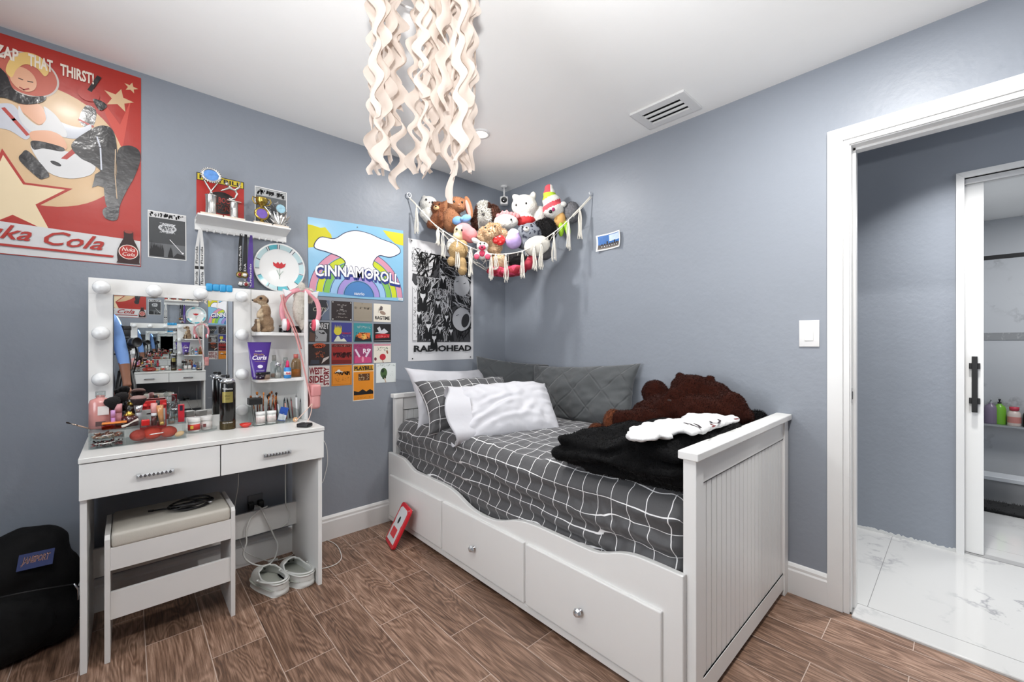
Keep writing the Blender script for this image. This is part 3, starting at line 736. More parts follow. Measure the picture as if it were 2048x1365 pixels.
def garment():
    t = thing('sweatshirt', (-0.5, -1.75, 0.92), 'white fleece garment with small dark printed marks, tossed on the black blanket', 'clothing')
    # outline on the blanket top, traced as it lies: a thick folded cloth
    px = [(1262, 880), (1268, 862), (1290, 850), (1310, 846), (1372, 842), (1374, 832), (1430, 835), (1468, 842), (1482, 852), (1470, 862), (1430, 872), (1405, 880), (1375, 873), (1350, 868), (1335, 878), (1310, 880), (1285, 886)]
    z = 0.862; parts = []
    P = [onZ(a, c, z) for a, c in px]
    cx = sum((p for p in P), Vector()) / len(P)
    from mathutils import geometry
    def inside(q):
        c = False; n = len(P)
        for i in range(n):
            a, d = P[i], P[(i + 1) % n]
            if (a.y > q.y) != (d.y > q.y) and q.x < (d.x - a.x) * (q.y - a.y) / (d.y - a.y) + a.x: c = not c
        return c
    x0 = min(p.x for p in P); x1 = max(p.x for p in P); y0 = min(p.y for p in P); y1 = max(p.y for p in P)
    st = 0.022; x = x0
    while x < x1:
        y = y0
        while y < y1:
            if inside(Vector((x, y, 0))) and y > -1.965: parts.append(((x, y, z - 0.006 + .020 * max(0, (-1.72 - y) / .25) + 0.010 * fbm((x * 9, y * 9, 0), 1.2)), (.026, .026, .013), None))
            y += st
        x += st
    r = fuse(parts, 0.0085, 4, 0.006, 16, seg=8); paint(r, lambda c: M('#cfcfcf', .85, bump=.35, bscale=80, var=.02, sheen=.2))
    r.v = [Vector((v.x, max(v.y, -1.984), v.z)) for v in r.v]
    r.build('body', t)
    b = MB(); K = M((40, 25, 32), .8); RD = M((110, 45, 45), .8)
    def mark(pts, w, m):
        pp = [onZ(a, c, z + .010) for a, c in pts]; pp = [p + Vector((0, 0, .020 * max(0, (-1.72 - p.y) / .25))) for p in pp]; b.tube(pp, w, m, 6, flat=.3)
    mark([(1368, 853), (1380, 857), (1390, 864), (1402, 868), (1396, 861), (1388, 857)], .0035, K)
    mark([(1420, 853), (1425, 858), (1436, 859), (1441, 853), (1436, 849)], .0035, K); mark([(1422, 861), (1430, 865), (1425, 868)], .004, RD)
    mark([(1470, 851), (1476, 850)], .006, RD); b.build('printed_marks', t)
garment()
# ---------------------------------------------------------------- vanity table with lit mirror and side shelves
V = thing('vanity_table', (-2.03, -0.25, 0), 'white vanity table with two drawers, a bulb-framed mirror and open side shelves', 'vanity')
VT = 0.775
for x in (-2.440, -1.634): MB().box(x, x + 0.018, -0.462, -0.024, 0, 0.757, M_FURN).build('side_panel', V, bevel=0.001)
MB().box(-2.443, -1.612, -0.486, -0.022, 0.757, VT, M_FURN2).build('table_top', V, bevel=0.002)
MB().box(-2.422, -1.634, -0.105, -0.09, 0.188, 0.31, M_FURN).build('back_rail', V, bevel=0.001)
M_CRY = M('#c9ccd0', 0.12, 0.9, var=0.3, vscale=90)
for x0, x1, hx0, hx1 in ((-2.441, -2.031, -2.291, -2.181), (-2.027, -1.614, -1.873, -1.763)):
    b = MB(); b.box(x0, x1, -0.481, -0.463, 0.625, 0.753, M_FURN); b.box(x0 + .03, x1 - .03, -.463, -.12, .64, .74, M('#b9b9b7'))
    d = b.build('drawer', V, bevel=0.0012)
    h = MB(); n = 9; w_ = (hx1 - hx0) / n
    for x in (hx0, hx1 - .012): h.box(x, x + .012, -.500, -.481, .676, .690, M_CHROME)
    for i in range(n):
        a = hx0 + i * w_; m_ = a + w_ / 2
        h.add([(a, -.500, .676), (a + w_, -.500, .676), (a + w_, -.500, .690), (a, -.500, .690), (m_, -.507, .683)], [(0, 1, 4), (1, 2, 4), (2, 3, 4), (3, 0, 4), (3, 2, 1, 0)], M_CRY)
    h.build('handle', d)
# board with mirror opening
b = MB(); F0, F1 = -0.092, -0.070
b.box(-2.437, -1.612, F0, F1, 1.392, 1.460, M_FURN); b.box(-2.437, -2.362, F0, F1, VT, 1.392, M_FURN); b.box(-1.924, -1.612, F0, F1, VT, 1.392, M_FURN); b.box(-2.362, -1.924, F0, F1, VT, 0.828, M_FURN)
b.build('mirror_frame', V, bevel=0.001)
b = MB(); b.add([(-2.362, -.0835, .828), (-1.924, -.0893, .828), (-1.924, -.0893, 1.392), (-2.362, -.0835, 1.392), (-2.362, -.078, .828), (-1.924, -.078, .828), (-1.924, -.078, 1.392), (-2.362, -.078, 1.392)], [(0, 1, 2, 3), (5, 4, 7, 6), (0, 3, 7, 4), (1, 5, 6, 2), (3, 2, 6, 7), (0, 4, 5, 1)], M_MIRROR)
for a in (-2.362, -1.9265): b.box(a, a + .0025, -.0935, -.084, .828, 1.392, M('#6f7275', .3, .5))
tag(b.build('mirror_glass', V), 'mirror glass')
MB().box(-1.8475, -1.8465, -.0935, -.092, VT, 1.46, M('#8c8c8a')).build('joint_line', V)
M_BULB = M('#eceeee', 0.25, var=0.01, coat=0.3)
bulbs = [(x, 1.418) for x in (-2.396, -2.228, -2.060)] + [(-2.398, z) for z in (1.224, 1.030)] + [(-1.893, z) for z in (1.416, 1.224, 1.025, 0.845)] + [(-2.398, .845)]
for x, z in bulbs:
    b = MB(); T = Matrix.Translation((x, F0, z)) @ Matrix.Rotation(R(90), 4, 'X')
    b.lathe([(.013, 0), (.013, .008)], M_CHROME, 16, T)
    b.lathe([(.011, .006), (.016, .012), (.0245, .022), (.029, .036), (.0285, .046), (.024, .056), (.014, .0635), (0, .066)], M_BULB, 20, T, cap=False); b.build('bulb', V)
MB().box(-1.630, -1.612, -0.235, F0, VT, 1.460, M_FURN).build('shelf_side', V, bevel=0.003)
for z in (1.236, 1.000):
    pts = [(-1.63, 0.0), (-1.63, 0.133)] + [(-1.845 + 0.04 - 0.04 * math.sin(a), 0.093 + 0.04 * math.cos(a)) for a in [R(k * 9) for k in range(0, 11)]] + [(-1.845, 0.0)]
    b = MB(); b.prism(pts, FR((0, F0, 0), (1, 0, 0), (0, -1, 0), (0, 0, 1)), z - 0.016, z, M_FURN); b.build('shelf', V, bevel=0.002, fix=True)

# ---------------------------------------------------------------- stool, coiled cable
S = thing('stool', (-2.17, -0.30, 0), 'white vanity stool with a cream padded seat tucked under the vanity table', 'stool')
sx0, sx1, sy0, sy1 = -2.378, -1.972, -0.450, -0.175
for x in (sx0, sx1 - .016):
    fr = FR((x, 0, 0), (0, -1, 0), (0, 0, 1), (1, 0, 0)); b = MB()
    b.prism([(-sy1, 0), (-sy0, 0), (-sy0, .455), (-sy0 - .012, .470), (-sy1 + .012, .470), (-sy1, .455)], fr, 0, .016, M('#dcdad7', .4)); b.build('leg_panel', S, bevel=0.0015, fix=True)
M_SP = M('#dcdad7', .4)
MB().box(sx0 + .016, sx1 - .016, sy0, sy0 + .015, 0.338, 0.422, M_SP).build('apron', S, bevel=.001)
MB().box(sx0 + .016, sx1 - .016, sy0 + .012, sy0 + .027, 0.150, 0.252, M_SP).build('stretcher', S, bevel=.001)
MB().box(sx0 + .016, sx1 - .016, sy1 - .015, sy1, 0.338, 0.422, M_SP).build('apron', S, bevel=.001)
MB().rbox(sx0 + .018, sx1 - .018, sy0 - .004, sy1, 0.420, 0.476, .012, M('#c6c1b6', .38, bump=.12, bscale=300)).build('seat_cushion', S)
b = MB(); K = M((14, 14, 15), .4); rd = random.Random(2)
for k in range(7):
    cx, cy = -2.115 + rd.uniform(-.008, .008), -.335 + rd.uniform(-.008, .008); a_, c_ = .070 + rd.uniform(-.008, .010), .045 + rd.uniform(-.006, .008); ph = rd.uniform(-.2, .35)
    z = .481 + k * .0035
    b.tube([(cx + a_ * math.cos(t) * math.cos(ph) - c_ * math.sin(t) * math.sin(ph), cy + a_ * math.cos(t) * math.sin(ph) + c_ * math.sin(t) * math.cos(ph), z + .004 * math.sin(2 * t + k)) for t in [i * 2 * math.pi / 28 for i in range(28)]], .0032, K, 6, closed=True)
b.tube([(-2.175, -.315, .481), (-2.20, -.300, .480), (-2.235, -.288, .480)], .003, K, 6); b.tube([(-2.235, -.288, .480), (-2.252, -.283, .480)], .0045, K, 8)
b.tube([(-2.06, -.36, .490), (-2.045, -.365, .490)], .0048, M_CHROME, 8)
tag(b.build('cable'), 'black cable coiled on the cream stool seat', 'cable')

# ---------------------------------------------------------------- backpack
def backpack():
    t = thing('backpack', (-2.66, -.17, 0), 'large black backpack with a blue patch, slumped between the wall and the vanity table', 'backpack')
    K = M((11, 11, 12), .8, bump=.35, bscale=40, var=.25, spec=.2)
    r = fuse([((-2.645, -.145, .16), (.185, .125, .165)), ((-2.635, -.135, .31), (.165, .110, .13)), ((-2.60, -.125, .385), (.115, .085, .085)), ((-2.66, -.19, .13), (.175, .10, .13)), ((-2.53, -.15, .12), (.075, .10, .12)), ((-2.60, -.13, .25), (.15, .11, .16))], .012, 8, .012, 6)
    r.v = [Vector((min(v.x, -2.444), min(v.y, -.02), max(v.z, .001))) for v in r.v]; paint(r, lambda c: K); r.build('body', t)
    b = MB(); pk = fuse([((-2.665, -.235, .135), (.155, .055, .125))], .010, 5, .006, 9); pk.v = [Vector((min(v.x, -2.446), v.y, max(v.z, .001))) for v in pk.v]; paint(pk, lambda c: K); pk.build('front_pocket', t)
    P0, P1, P2, P3 = [Vector(q) for q in (onY(32, 1145, -.262), onY(105, 1128, -.262), onY(110, 1102, -.262), onY(35, 1118, -.262))]
    u = (P1 - P0); v = (P3 - P0); tilt = Vector((0, .03, 0)); v = v + tilt; nrm = u.cross(v).normalized()
    if nrm.y > 0: nrm = -nrm
    fr = FR(P0, u, v, nrm); b = MB(); b.prism([(0, 0), (1, 0), (1, 1), (0, 1)], fr, -.006, .001, M((30, 44, 92), .7))
    b.text('JANSPORT', fr, .10, .22, .90, .80, M((205, 150, 130), .7), .0016, shear=.2, bold=.035); b.text('JANSPORT', fr, .10, .22, .90, .80, M((16, 16, 24), .7), .0020, shear=.2)
    b.build('brand_patch', t, fix=False)
    b = MB(); b.tube([onY(x, y, yy) for x, y, yy in ((-20, 1200, -.275), (40, 1187, -.288), (90, 1178, -.285), (148, 1169, -.24), (158, 1175, -.20))],   .0022, M((22, 22, 23), .6), 6); b.tube([onY(148, 1168, -.245), onY(156, 1180, -.24), onY(156, 1200, -.24)], .003, M_CHROME, 6); b.build('zip', t)
backpack()

# ---------------------------------------------------------------- clogs
def clog(mirror, loc, rz):
    t = thing('clog', loc, '', 'shoe', group=None, rotz=rz, local=True)
    W = M('#d2d3cf', .55, bump=.08, bscale=60); I = M('#a9aba2', .8, bump=.2, bscale=120)
    L, Wd = .25, .050
    def outline(s, grow=0.0):   # s 0 heel .. 1 toe ; half width and centre shift
        w_ = (.036 + .018 * math.sin(math.pi * min(1, s * 1.05) ** 1.3)) * (1 - max(0, (s - .82) / .18) ** 2.2) ** .5 if s < 1 else 0
        w_ *= (1 - max(0, (.12 - s) / .12) ** 2) ** .5
        return w_ + (grow if w_ > 0.004 else 0), mirror * .010 * math.sin(s * math.pi)
    def ring(z, grow, n=40):
        out = []
        for k in range(n):
            a = 2 * math.pi * k / n; s = .5 - .5 * math.cos(a); w_, cx = outline(min(.9999, max(.0001, s)), 0)
            sg = 1 if math.sin(a) >= 0 else -1; x = cx + sg * w_ + math.copysign(grow, sg) * min(1, w_ / .02); y = (s - .5) * (L + 2 * grow)
            out.append(Vector((x, y, z)))
        return out
    # sole
    b = MB(); b.grid([[p for p in q] for q in zip(*[ring(0, -.004), ring(.004, 0), ring(.016, .002), ring(.020, -.001), ring(.030, -.001)])], W, closed_u=True)
    n = 40; b.add(ring(.0, -.004), [tuple(range(n))], W); b.add(ring(.030, -.001), [tuple(range(n))], W); b.build('sole', t, fix=True)
    b = MB(); b.add(ring(.0315, -.010), [tuple(range(n))], I); b.build('footbed', t)
    # upper: wall all round, closed dome over the toe half
    P = []
    nn = 44; rows = 9
    for k in range(nn):
        a = 2 * math.pi * k / nn; s = .5 - .5 * math.cos(a); w_, cx = outline(min(.9999, max(.0001, s)), 0); sg = 1 if math.sin(a) >= 0 else -1
        base = Vector((cx + sg * w_, (s - .5) * L, .028)); H = .030 if s < .42 else .030 + .030 * min(1, (s - .42) / .25)
        row = []
        dome = max(0, min(1, (s - .40) / .22)); inner = Vector((cx, .035, 0))
        for j in range(rows):
            f = j / (rows - 1); k_in = (1 - math.cos(f * math.pi / 2)) * dome
            tgt_y = .030 + .012 * (1 - abs(math.cos(a)) ) ; x = base.x + (cx - base.x) * k_in * (0.35 if s < .62 else 0.62); y = base.y + (tgt_y - base.y) * k_in * .85
            z = .028 + H * math.sin(f * math.pi / 2) * (1 if dome < .01 else 1)
            row.append(Vector((x, y, z)))
        P.append(row)
    b = MB(); b.grid(P, W, closed_u=True)
    u = baked(b, [('SOLIDIFY', dict(thickness=.005, offset=-1)), ('SUBSURF', dict(levels=1))]); u.mats = [W]; rim = [r_[-1] for r_ in P]
    u.m = [0] * len(u.f); u.tube([p + Vector((0, 0, .001)) for p in rim], .0042, W, 8, closed=True); u.build('upper', t)
    # strap around the heel
    b = MB(); pts = []
    for i in range(17):
        a = math.pi * i / 16; pts.append((.052 * math.cos(a), -.005 - .118 * math.sin(a), .058 + .012 * math.sin(a)))
    b.tube(pts, .0075, W, 8, flat=.35); b.build('heel_strap', t)
    for sx in (-1, 1): MB().cyl((sx * .0485, -.002, .056), (sx * .058, -.002, .058), .007, W, 12).build('strap_button', t)
    b = MB()
    for (x, y, z) in ((-.022, .075, .058), (.0, .082, .059), (.022, .075, .058), (-.012, .098, .050), (.012, .098, .050)): b.ell((x, y, z), (.004, .004, .003), M((40, 40, 40), .8), seg=8, rings=6)
    b.build('vent_holes', t)
    return t
tag(clog(1, (-1.815, -.315, 0), R(16)), 'pale grey clog on the left of the pair under the vanity table', group='pair of clogs')
tag(clog(-1, (-1.692, -.320, 0), R(12)), 'pale grey clog on the right of the pair, beside the vanity leg', group='pair of clogs')

# ---------------------------------------------------------------- cables and socket under the vanity
W = M('#d9d9d6', .5); b = MB()
s = thing('wall_socket', (-1.81, -.01, .30), 'dark wall outlet with plugs low under the vanity table', 'socket')
MB().rbox(-1.845, -1.775, -.008, -.0005, .255, .365, .003, M('#6b6d70', .4)).build('plate', s)
b = MB()
for x in (-1.835, -1.79): b.rbox(x - .013, x + .013, -.045, -.008, .300, .335, .004, M_BLACK)
b.rbox(-1.825, -1.795, -.05, -.008, .27, .31, .004, W); b.build('plug', s)
def cable(name, label, pts, r, mat=W, smooth=8):
    P = [Vector(p) for p in pts]; out = []
    for i in range(len(P) - 1):
        p0, p1, p2, p3 = P[max(0, i - 1)], P[i], P[i + 1], P[min(len(P) - 1, i + 2)]
        for k in range(smooth):
            t = k / smooth; out.append(0.5 * ((2 * p1) + (p2 - p0) * t + (2 * p0 - 5 * p1 + 4 * p2 - p3) * t * t + (3 * p1 - p0 - 3 * p2 + p3) * t ** 3))
    out.append(P[-1]); b = MB(); b.tube(out, r, mat, 6); o = b.build(name)
    return tag(o, label, 'cable')
Yw = -.125
cable('cable', 'thick white cable looping from the wall outlet down to the floor under the vanity', [onY(513, 1013, -.06), onY(522, 1018, -.115), onY(535, 1045, Yw), onY(549, 1075, Yw), onY(555, 1090, Yw), onY(552, 1112, -.14), onY(540, 1128, -.15), onY(525, 1133, -.15), onY(500, 1126, -.14), onY(487, 1110, -.13), onY(493, 1085, Yw), onY(492, 1062, Yw), onY(500, 1040, Yw), onY(518, 1022, -.115), onY(535, 1013, -.112)], .0042)
cable('cable', 'thin white cable hanging from the vanity drawer down past its back rail', [onY(571, 925, -.12), onY(571, 980, -.12), onY(572, 1010, -.12), onY(579, 1027, -.12), onY(577, 1043, -.12), onY(562, 1056, -.12)], .0030)
cable('cable', 'thin white cable dropping behind the right end of the stool', [onY(477, 948, -.12), onY(476, 975, -.12), onY(470, 1010, -.12), onY(469, 1040, -.12)], .0018)
cable('cable', 'thin white cable with an inline switch on the floor behind the clogs', [onY(479, 1078, -.08), onY(487, 1100, -.09), onY(500, 1110, -.09), onZ(525, 1120, .006), onZ(545, 1124, .006), onZ(560, 1120, .006), onZ(582, 1112, .006), onZ(592, 1103, .006), onY(594, 1098, -.03)], .0022)
b = MB(); p, q = onZ(536, 1124, .014), onZ(556, 1119, .014); b.tube([p, p.lerp(q, .5), q], [.008, .010, .008], W, 8, flat=.8); tag(b.build('inline_switch'), 'small white inline switch lying on the floor behind the clogs', 'switch')
cable('cable', 'thin white cable looping on the planks right of the vanity table', [onZ(640, 1078, .003), onZ(662, 1084, .003), onZ(676, 1095, .003), onZ(683, 1114, .003), onZ(676, 1126, .003), onZ(660, 1134, .003), onZ(640, 1139, .003)], .0022)
cable('cable', 'thin white cable hanging against the wall right of the vanity table', [onY(618, 868, -.012), onY(634, 866, -.012), onY(646, 880, -.012), onY(653, 895, -.012), onY(655, 925, -.012), onY(650, 950, -.012), onY(645, 965, -.012), onY(632, 980, -.012), onY(616, 985, -.012)], .0020)

# ---------------------------------------------------------------- tablet in red case
def tablet():
    t = thing('tablet', (0, 0, 0), 'tablet in a red and white rugged case leaning on the daybed drawer', 'tablet', local=True)
    A, B_ = Vector((-1.176, -.245, .002)), Vector((-1.215, -.425, .002))      # bottom corners on the floor
    C = Vector((-1.065, -.238, .205))
    ex = (B_ - A).normalized(); ez = (C - A); ez = (ez - ex * ez.dot(ex)).normalized(); H = .235; Wd = .165
    n = ex.cross(ez)
    if n.x > 0: n = -n
    T = Matrix(((ex.x, -n.x, ez.x, A.x), (ex.y, -n.y, ez.y, A.y), (ex.z, -n.z, ez.z, A.z), (0, 0, 0, 1)))
    fr = lambda a, b_, c=0: A + ex * a + ez * b_ + n * c
    t.location = A; ORG[t.name] = A.copy()
    RD = M((196, 32, 44), .38); WH = M('#c9cdcf', .4)
    def rr(a0, a1, b0, b1, r):
        P = []
        for cx_, cy_, s in ((a1 - r, b0 + r, -90), (a1 - r, b1 - r, 0), (a0 + r, b1 - r, 90), (a0 + r, b0 + r, 180)):
            for k in range(7): a = R(s + k * 15); P.append((cx_ + r * math.cos(a), cy_ + r * math.sin(a)))
        return P
    MB().prism(rr(0, Wd, 0, H, .022), fr, -.006, .010, RD).build('case', t, bevel=.003, fix=True)
    b = MB(); b.prism([(.022, .022), (.143, .022), (.143, .10), (.136, .118), (.143, .135), (.143, .20), (.125, .214), (.040, .214), (.022, .20), (.022, .135), (.029, .118), (.022, .10)], fr, .010, .0125, WH); b.build('back_plate', t, fix=True)
    b = MB(); b.prism(rr(.045, .120, .050, .100, .004), fr, .0125, .0145, RD); b.build('kickstand_panel', t, fix=True)
    b = MB(); b.prism([(.0825 + .010 * math.cos(a), .145 + .020 * math.sin(a)) for a in [R(k * 15) for k in range(24)]], fr, .0125, .0155, M_BLACK); b.build('ring_grip', t, fix=True)
    b = MB(); b.prism([(.148 + .004 * math.cos(a), .222 + .004 * math.sin(a)) for a in [R(k * 30) for k in range(12)]], fr, .010, .0115, WH); b.build('camera_hole', t, fix=True)
tablet()

# ---------------------------------------------------------------- switch, vent, downlights, security camera, small photo
s = thing('light_switch', (0, -2.11, 1.226), 'white rocker light switch on the right wall beside the door frame', 'switch')
MB().rbox(-.006, 0, -2.150, -2.072, 1.165, 1.288, .002, M_TRIM).build('plate', s); MB().rbox(-.010, -.005, -2.128, -2.094, 1.193, 1.260, .002, M('#f0f0ee', .3)).build('rocker', s)
s = thing('air_vent', (-.18, -1.49, CZ), 'white rectangular air vent with three dark slots in the ceiling', 'vent')
b = MB(); x0, x1, y0, y1 = -.295, -.075, -1.655, -1.352
ys0, ys1 = y0 + .045, y1 - .045; sl = [(-.245, -.215), (-.200, -.170), (-.155, -.125)]
xs = [x0] + [v for p in sl for v in p] + [x1]
b.box(x0, x1, y0, ys0, CZ - .012, CZ, M_TRIM); b.box(x0, x1, ys1, y1, CZ - .012, CZ, M_TRIM)
for i in range(0, len(xs), 2): b.box(xs[i], xs[i + 1], ys0, ys1, CZ - .012, CZ, M_TRIM)
b.build('frame', s, bevel=.002)
b = MB(); b.box(x0 + .02, x1 - .02, ys0, ys1, CZ - .003, CZ - .001, M((6, 6, 7), .95, spec=.1)); b.build('duct_shade', s)  # flat black plate, painted for the shade inside the slots
b = MB()
for a, c in sl: b.box(a + .008, a + .012, ys0, ys1, CZ - .008, CZ - .003, M((16, 16, 17), .9))
b.build('louvre', s)
M_GLOW = M('#fff8ee', .5, emit=9.0, var=0)
for i, (x, y) in enumerate(DOWN):
    s = thing('downlight', (x, y, CZ), '', 'downlight', group='recessed downlights in the ceiling')
    s['label'] = ('round recessed downlight in the ceiling behind the hanging streamers', 'round recessed downlight in the ceiling above the vanity table', 'round recessed downlight in the ceiling near the doorway', 'round recessed downlight in the ceiling above the photographer')[i]
    b = MB(); T = Matrix.Translation((x, y, CZ - .008)); b.lathe([(.040, .006), (.042, .0), (.055, .001), (.058, .008)], M_TRIM, 28, T, cap=False); b.build('trim_ring', s)
    b = MB(); b.lathe([(.0, .0), (.040, .0)], M_GLOW, 28, Matrix.Translation((x, y, CZ - .003)), cap=False); b.build('lens', s)
s = thing('security_camera', (-.10, -.10, 2.36), 'small white security camera hanging from the ceiling corner above the toy hammock', 'camera')
fc = Matrix.Translation((-.10, -.10, 0)) @ Matrix.Rotation(R(-42.75), 4, 'Z')
b = MB(); b.lathe([(.028, CZ), (.028, CZ - .008), (.022, CZ - .014)][::-1], M_TRIM, 20, fc); b.build('mount', s)
b = MB(); b.cyl(fc @ Vector((0, 0, CZ - .012)), fc @ Vector((0, 0, 2.36)), .007, M_TRIM, 12); b.ell(fc @ Vector((0, 0, 2.355)), .012, M_TRIM); b.build('arm', s)
b = MB(); b.rbox(-.032, .032, -.03, .028, 2.285, 2.350, .010, M_TRIM, T=fc); b.build('body', s)
b = MB(); T = fc @ Matrix.Translation((0, -.0305, 2.318)) @ Matrix.Rotation(R(90), 4, 'X'); b.lathe([(0, .001), (.021, .001), (.023, .003), (.024, .0)], M_BLACK, 24, T); b.lathe([(0, .004), (.009, .003)], M('#2b3038', .05), 16, T, cap=False); b.build('lens', s)

# ---------------------------------------------------------------- bathroom things seen through the doors
s = thing('shower_rail', (2.43, -3.2, 1.83), 'black shower door rail spanning the bathroom above the tub edge', 'rail')
MB().box(2.42, 2.445, -4.25, -2.63, 1.805, 1.835, M_BLACK).build('bar', s, bevel=.002)
b = MB(); b.box(2.41, 2.455, -2.70, -2.62, 1.72, 1.845, M_BLACK); b.build('bracket', s, bevel=.002)
s = MB().box(BX - .14, BX - .001, -4.2, -2.63, .462, .474, M('#a9aeb2', .1)).build('glass_shelf'); tag(s, 'grey glass shelf on the bathroom marble wall holding bottles', 'shelf')
def pump(y, col, cap, label, h=.15, r=.034, x=BX - .07, pumpy=True, band=None):
    t = thing('toiletry_bottle', (x, y, .474), label, 'bottle', group='bottles on the bathroom shelf')
    b = MB(); T = Matrix.Translation((x, y, .474)); b.lathe([(r * .95, 0), (r, .006), (r, h * .78), (r * .8, h * .92), (r * .35, h), (r * .35, h + .008)], M(col, .3), 20, T, sy=1.15); b.build('body', t)
    if band: b = MB(); b.lathe([(r * 1.01, h * .2), (r * 1.01, h * .6)], M(band, .4), 20, T, sy=1.15, cap=False); b.build('label', t)
    b = MB()
    if pumpy: b.lathe([(.012, h + .004), (.012, h + .02), (.004, h + .022), (.004, h + .040)], M(cap, .4), 12, T); b.box(x - .03, x + .008, y - .007, y + .007, .474 + h + .038, .474 + h + .048, M(cap, .4))
    else: b.lathe([(r * .72, h), (r * .78, h + .03)], M(cap, .4), 16, T, sy=1.1)
    b.build('cap', t)
pump(-2.765, '#8b7d94', '#b9bcc0', 'mauve pump bottle at the left end of the bathroom shelf', .17, .036, BX - .055)
pump(-2.815, '#7ec23c', '#15161a', 'lime green bottle with a black pump behind the mauve bottle', .17, .034, BX - .045)
pump(-2.895, '#e9d9cf', '#d6455a', 'cream and pink bottle with a red cap on the bathroom shelf', .13, .034, BX - .075, False, '#d98f86')
pump(-2.975, '#202a26', '#101413', 'dark green bottle at the right end of the bathroom shelf', .13, .030, BX - .07, False)
b = MB(); rd = random.Random(8); Kr = M((26, 26, 27), .95, bump=.5, bscale=60)
b.rbox(2.06, 2.32, -3.6, -2.66, .010, .030, .008, Kr); r = baked(b, [('SUBSURF', dict(levels=2, subdivision_type='SIMPLE'))]); r.mats = [Kr]; r.m = [0] * len(r.f)
fur(r, 9000, .016, .0015, (0, 0, .3), 2); tag(r.build('bath_mat'), 'dark shaggy bath mat on the marble floor before the shower curb', 'rug')
# ---------------------------------------------------------------- flat printed things on the walls
def qL(px, py): p = onY(px, py, 0); return (p.x, p.z)
class Sheet:
    """a printed sheet with real thickness; the print is laid in thin inks on its face"""
    def __init__(s, fr, pts, base, t=0.0012, w0=0.0005, conv=None):
        s.b = MB(); s.fr = fr; s.w = w0 + t; s.c = conv or (lambda a, b: (a, b)); s.st = 0.00012
        s.b.prism([s.c(*p) for p in pts], fr, w0, w0 + t, M(base, .45, var=.03) if isinstance(base, (str, tuple)) else base)
    def m(s, c, r=.45): return M(c, r, var=.03) if isinstance(c, (str, tuple)) else c
    def poly(s, pts, c): s.w += s.st; s.b.poly([s.c(*p) for p in pts], s.m(c), s.fr, s.w); return s
    def rect(s, x0, y0, x1, y1, c): return s.poly([(x0, y0), (x1, y0), (x1, y1), (x0, y1)], c)
    def ell(s, cx, cy, rx, ry, c, rot=0, a0=0, a1=360, n=28):
        P = []
        for k in range(n + (a1 - a0 < 360)):
            t = R(a0 + (a1 - a0) * k / n); x, y = rx * math.cos(t), ry * math.sin(t)
            P.append((cx + x * math.cos(R(rot)) - y * math.sin(R(rot)), cy + x * math.sin(R(rot)) + y * math.cos(R(rot))))
        return s.poly(P, c)
    def arc(s, cx, cy, r0, r1, a0, a1, c, n=24, ky=1.0):
        P = [(cx + r1 * math.cos(R(a0 + (a1 - a0) * k / n)), cy + ky * r1 * math.sin(R(a0 + (a1 - a0) * k / n))) for k in range(n + 1)]
        P += [(cx + r0 * math.cos(R(a1 - (a1 - a0) * k / n)), cy + ky * r0 * math.sin(R(a1 - (a1 - a0) * k / n))) for k in range(n + 1)]
        return s.poly(P, c)
    def line(s, pts, wd, c, closed=False):
        s.w += s.st; P = [s.c(*p) for p in pts]
        if closed: P = P + P[:1]
        vs = []; fs = []
        for i in range(len(P) - 1):
            (x0, y0), (x1, y1) = P[i], P[i + 1]; d = math.hypot(x1 - x0, y1 - y0)
            if d < 1e-7: continue
            nx, ny = -(y1 - y0) / d * wd / 2, (x1 - x0) / d * wd / 2; ex, ey = (x1 - x0) / d * wd * .3, (y1 - y0) / d * wd * .3; o = len(vs)
            vs += [s.fr(x0 + nx - ex, y0 + ny - ey, s.w), s.fr(x0 - nx - ex, y0 - ny - ey, s.w), s.fr(x1 - nx + ex, y1 - ny + ey, s.w), s.fr(x1 + nx + ex, y1 + ny + ey, s.w)]; fs.append((o, o + 1, o + 2, o + 3))
        s.b.add(vs, fs, s.m(c)); return s
    def star(s, cx, cy, r, c, rot=90, k=.42, wd=0):
        P = [(cx + (r if i % 2 == 0 else r * k) * math.cos(R(rot + i * 36)), cy + (r if i % 2 == 0 else r * k) * math.sin(R(rot + i * 36))) for i in range(10)]
        return s.poly(P, c)
    def text(s, st, x0, y0, x1, y1, c, bold=0, shear=0, warp=None, p00=None):
        """x0,y0 lower-left corner, x1,y1 upper-right; conv is applied to the corners' bilinear frame"""
        s.w += s.st; vs, fs, _ = text_geo(st, bold, shear)
        P = [(x0 + a * (x1 - x0), y0 + b * (y1 - y0)) for a, b in vs]
        if warp: P = [warp(a, b) for a, b in P]
        s.b.add([s.fr(*s.c(a, b), s.w) for a, b in P], fs, s.m(c)); return s
    def build(s, name, label, cat, group=None): return tag(s.b.build(name), label, cat, group)

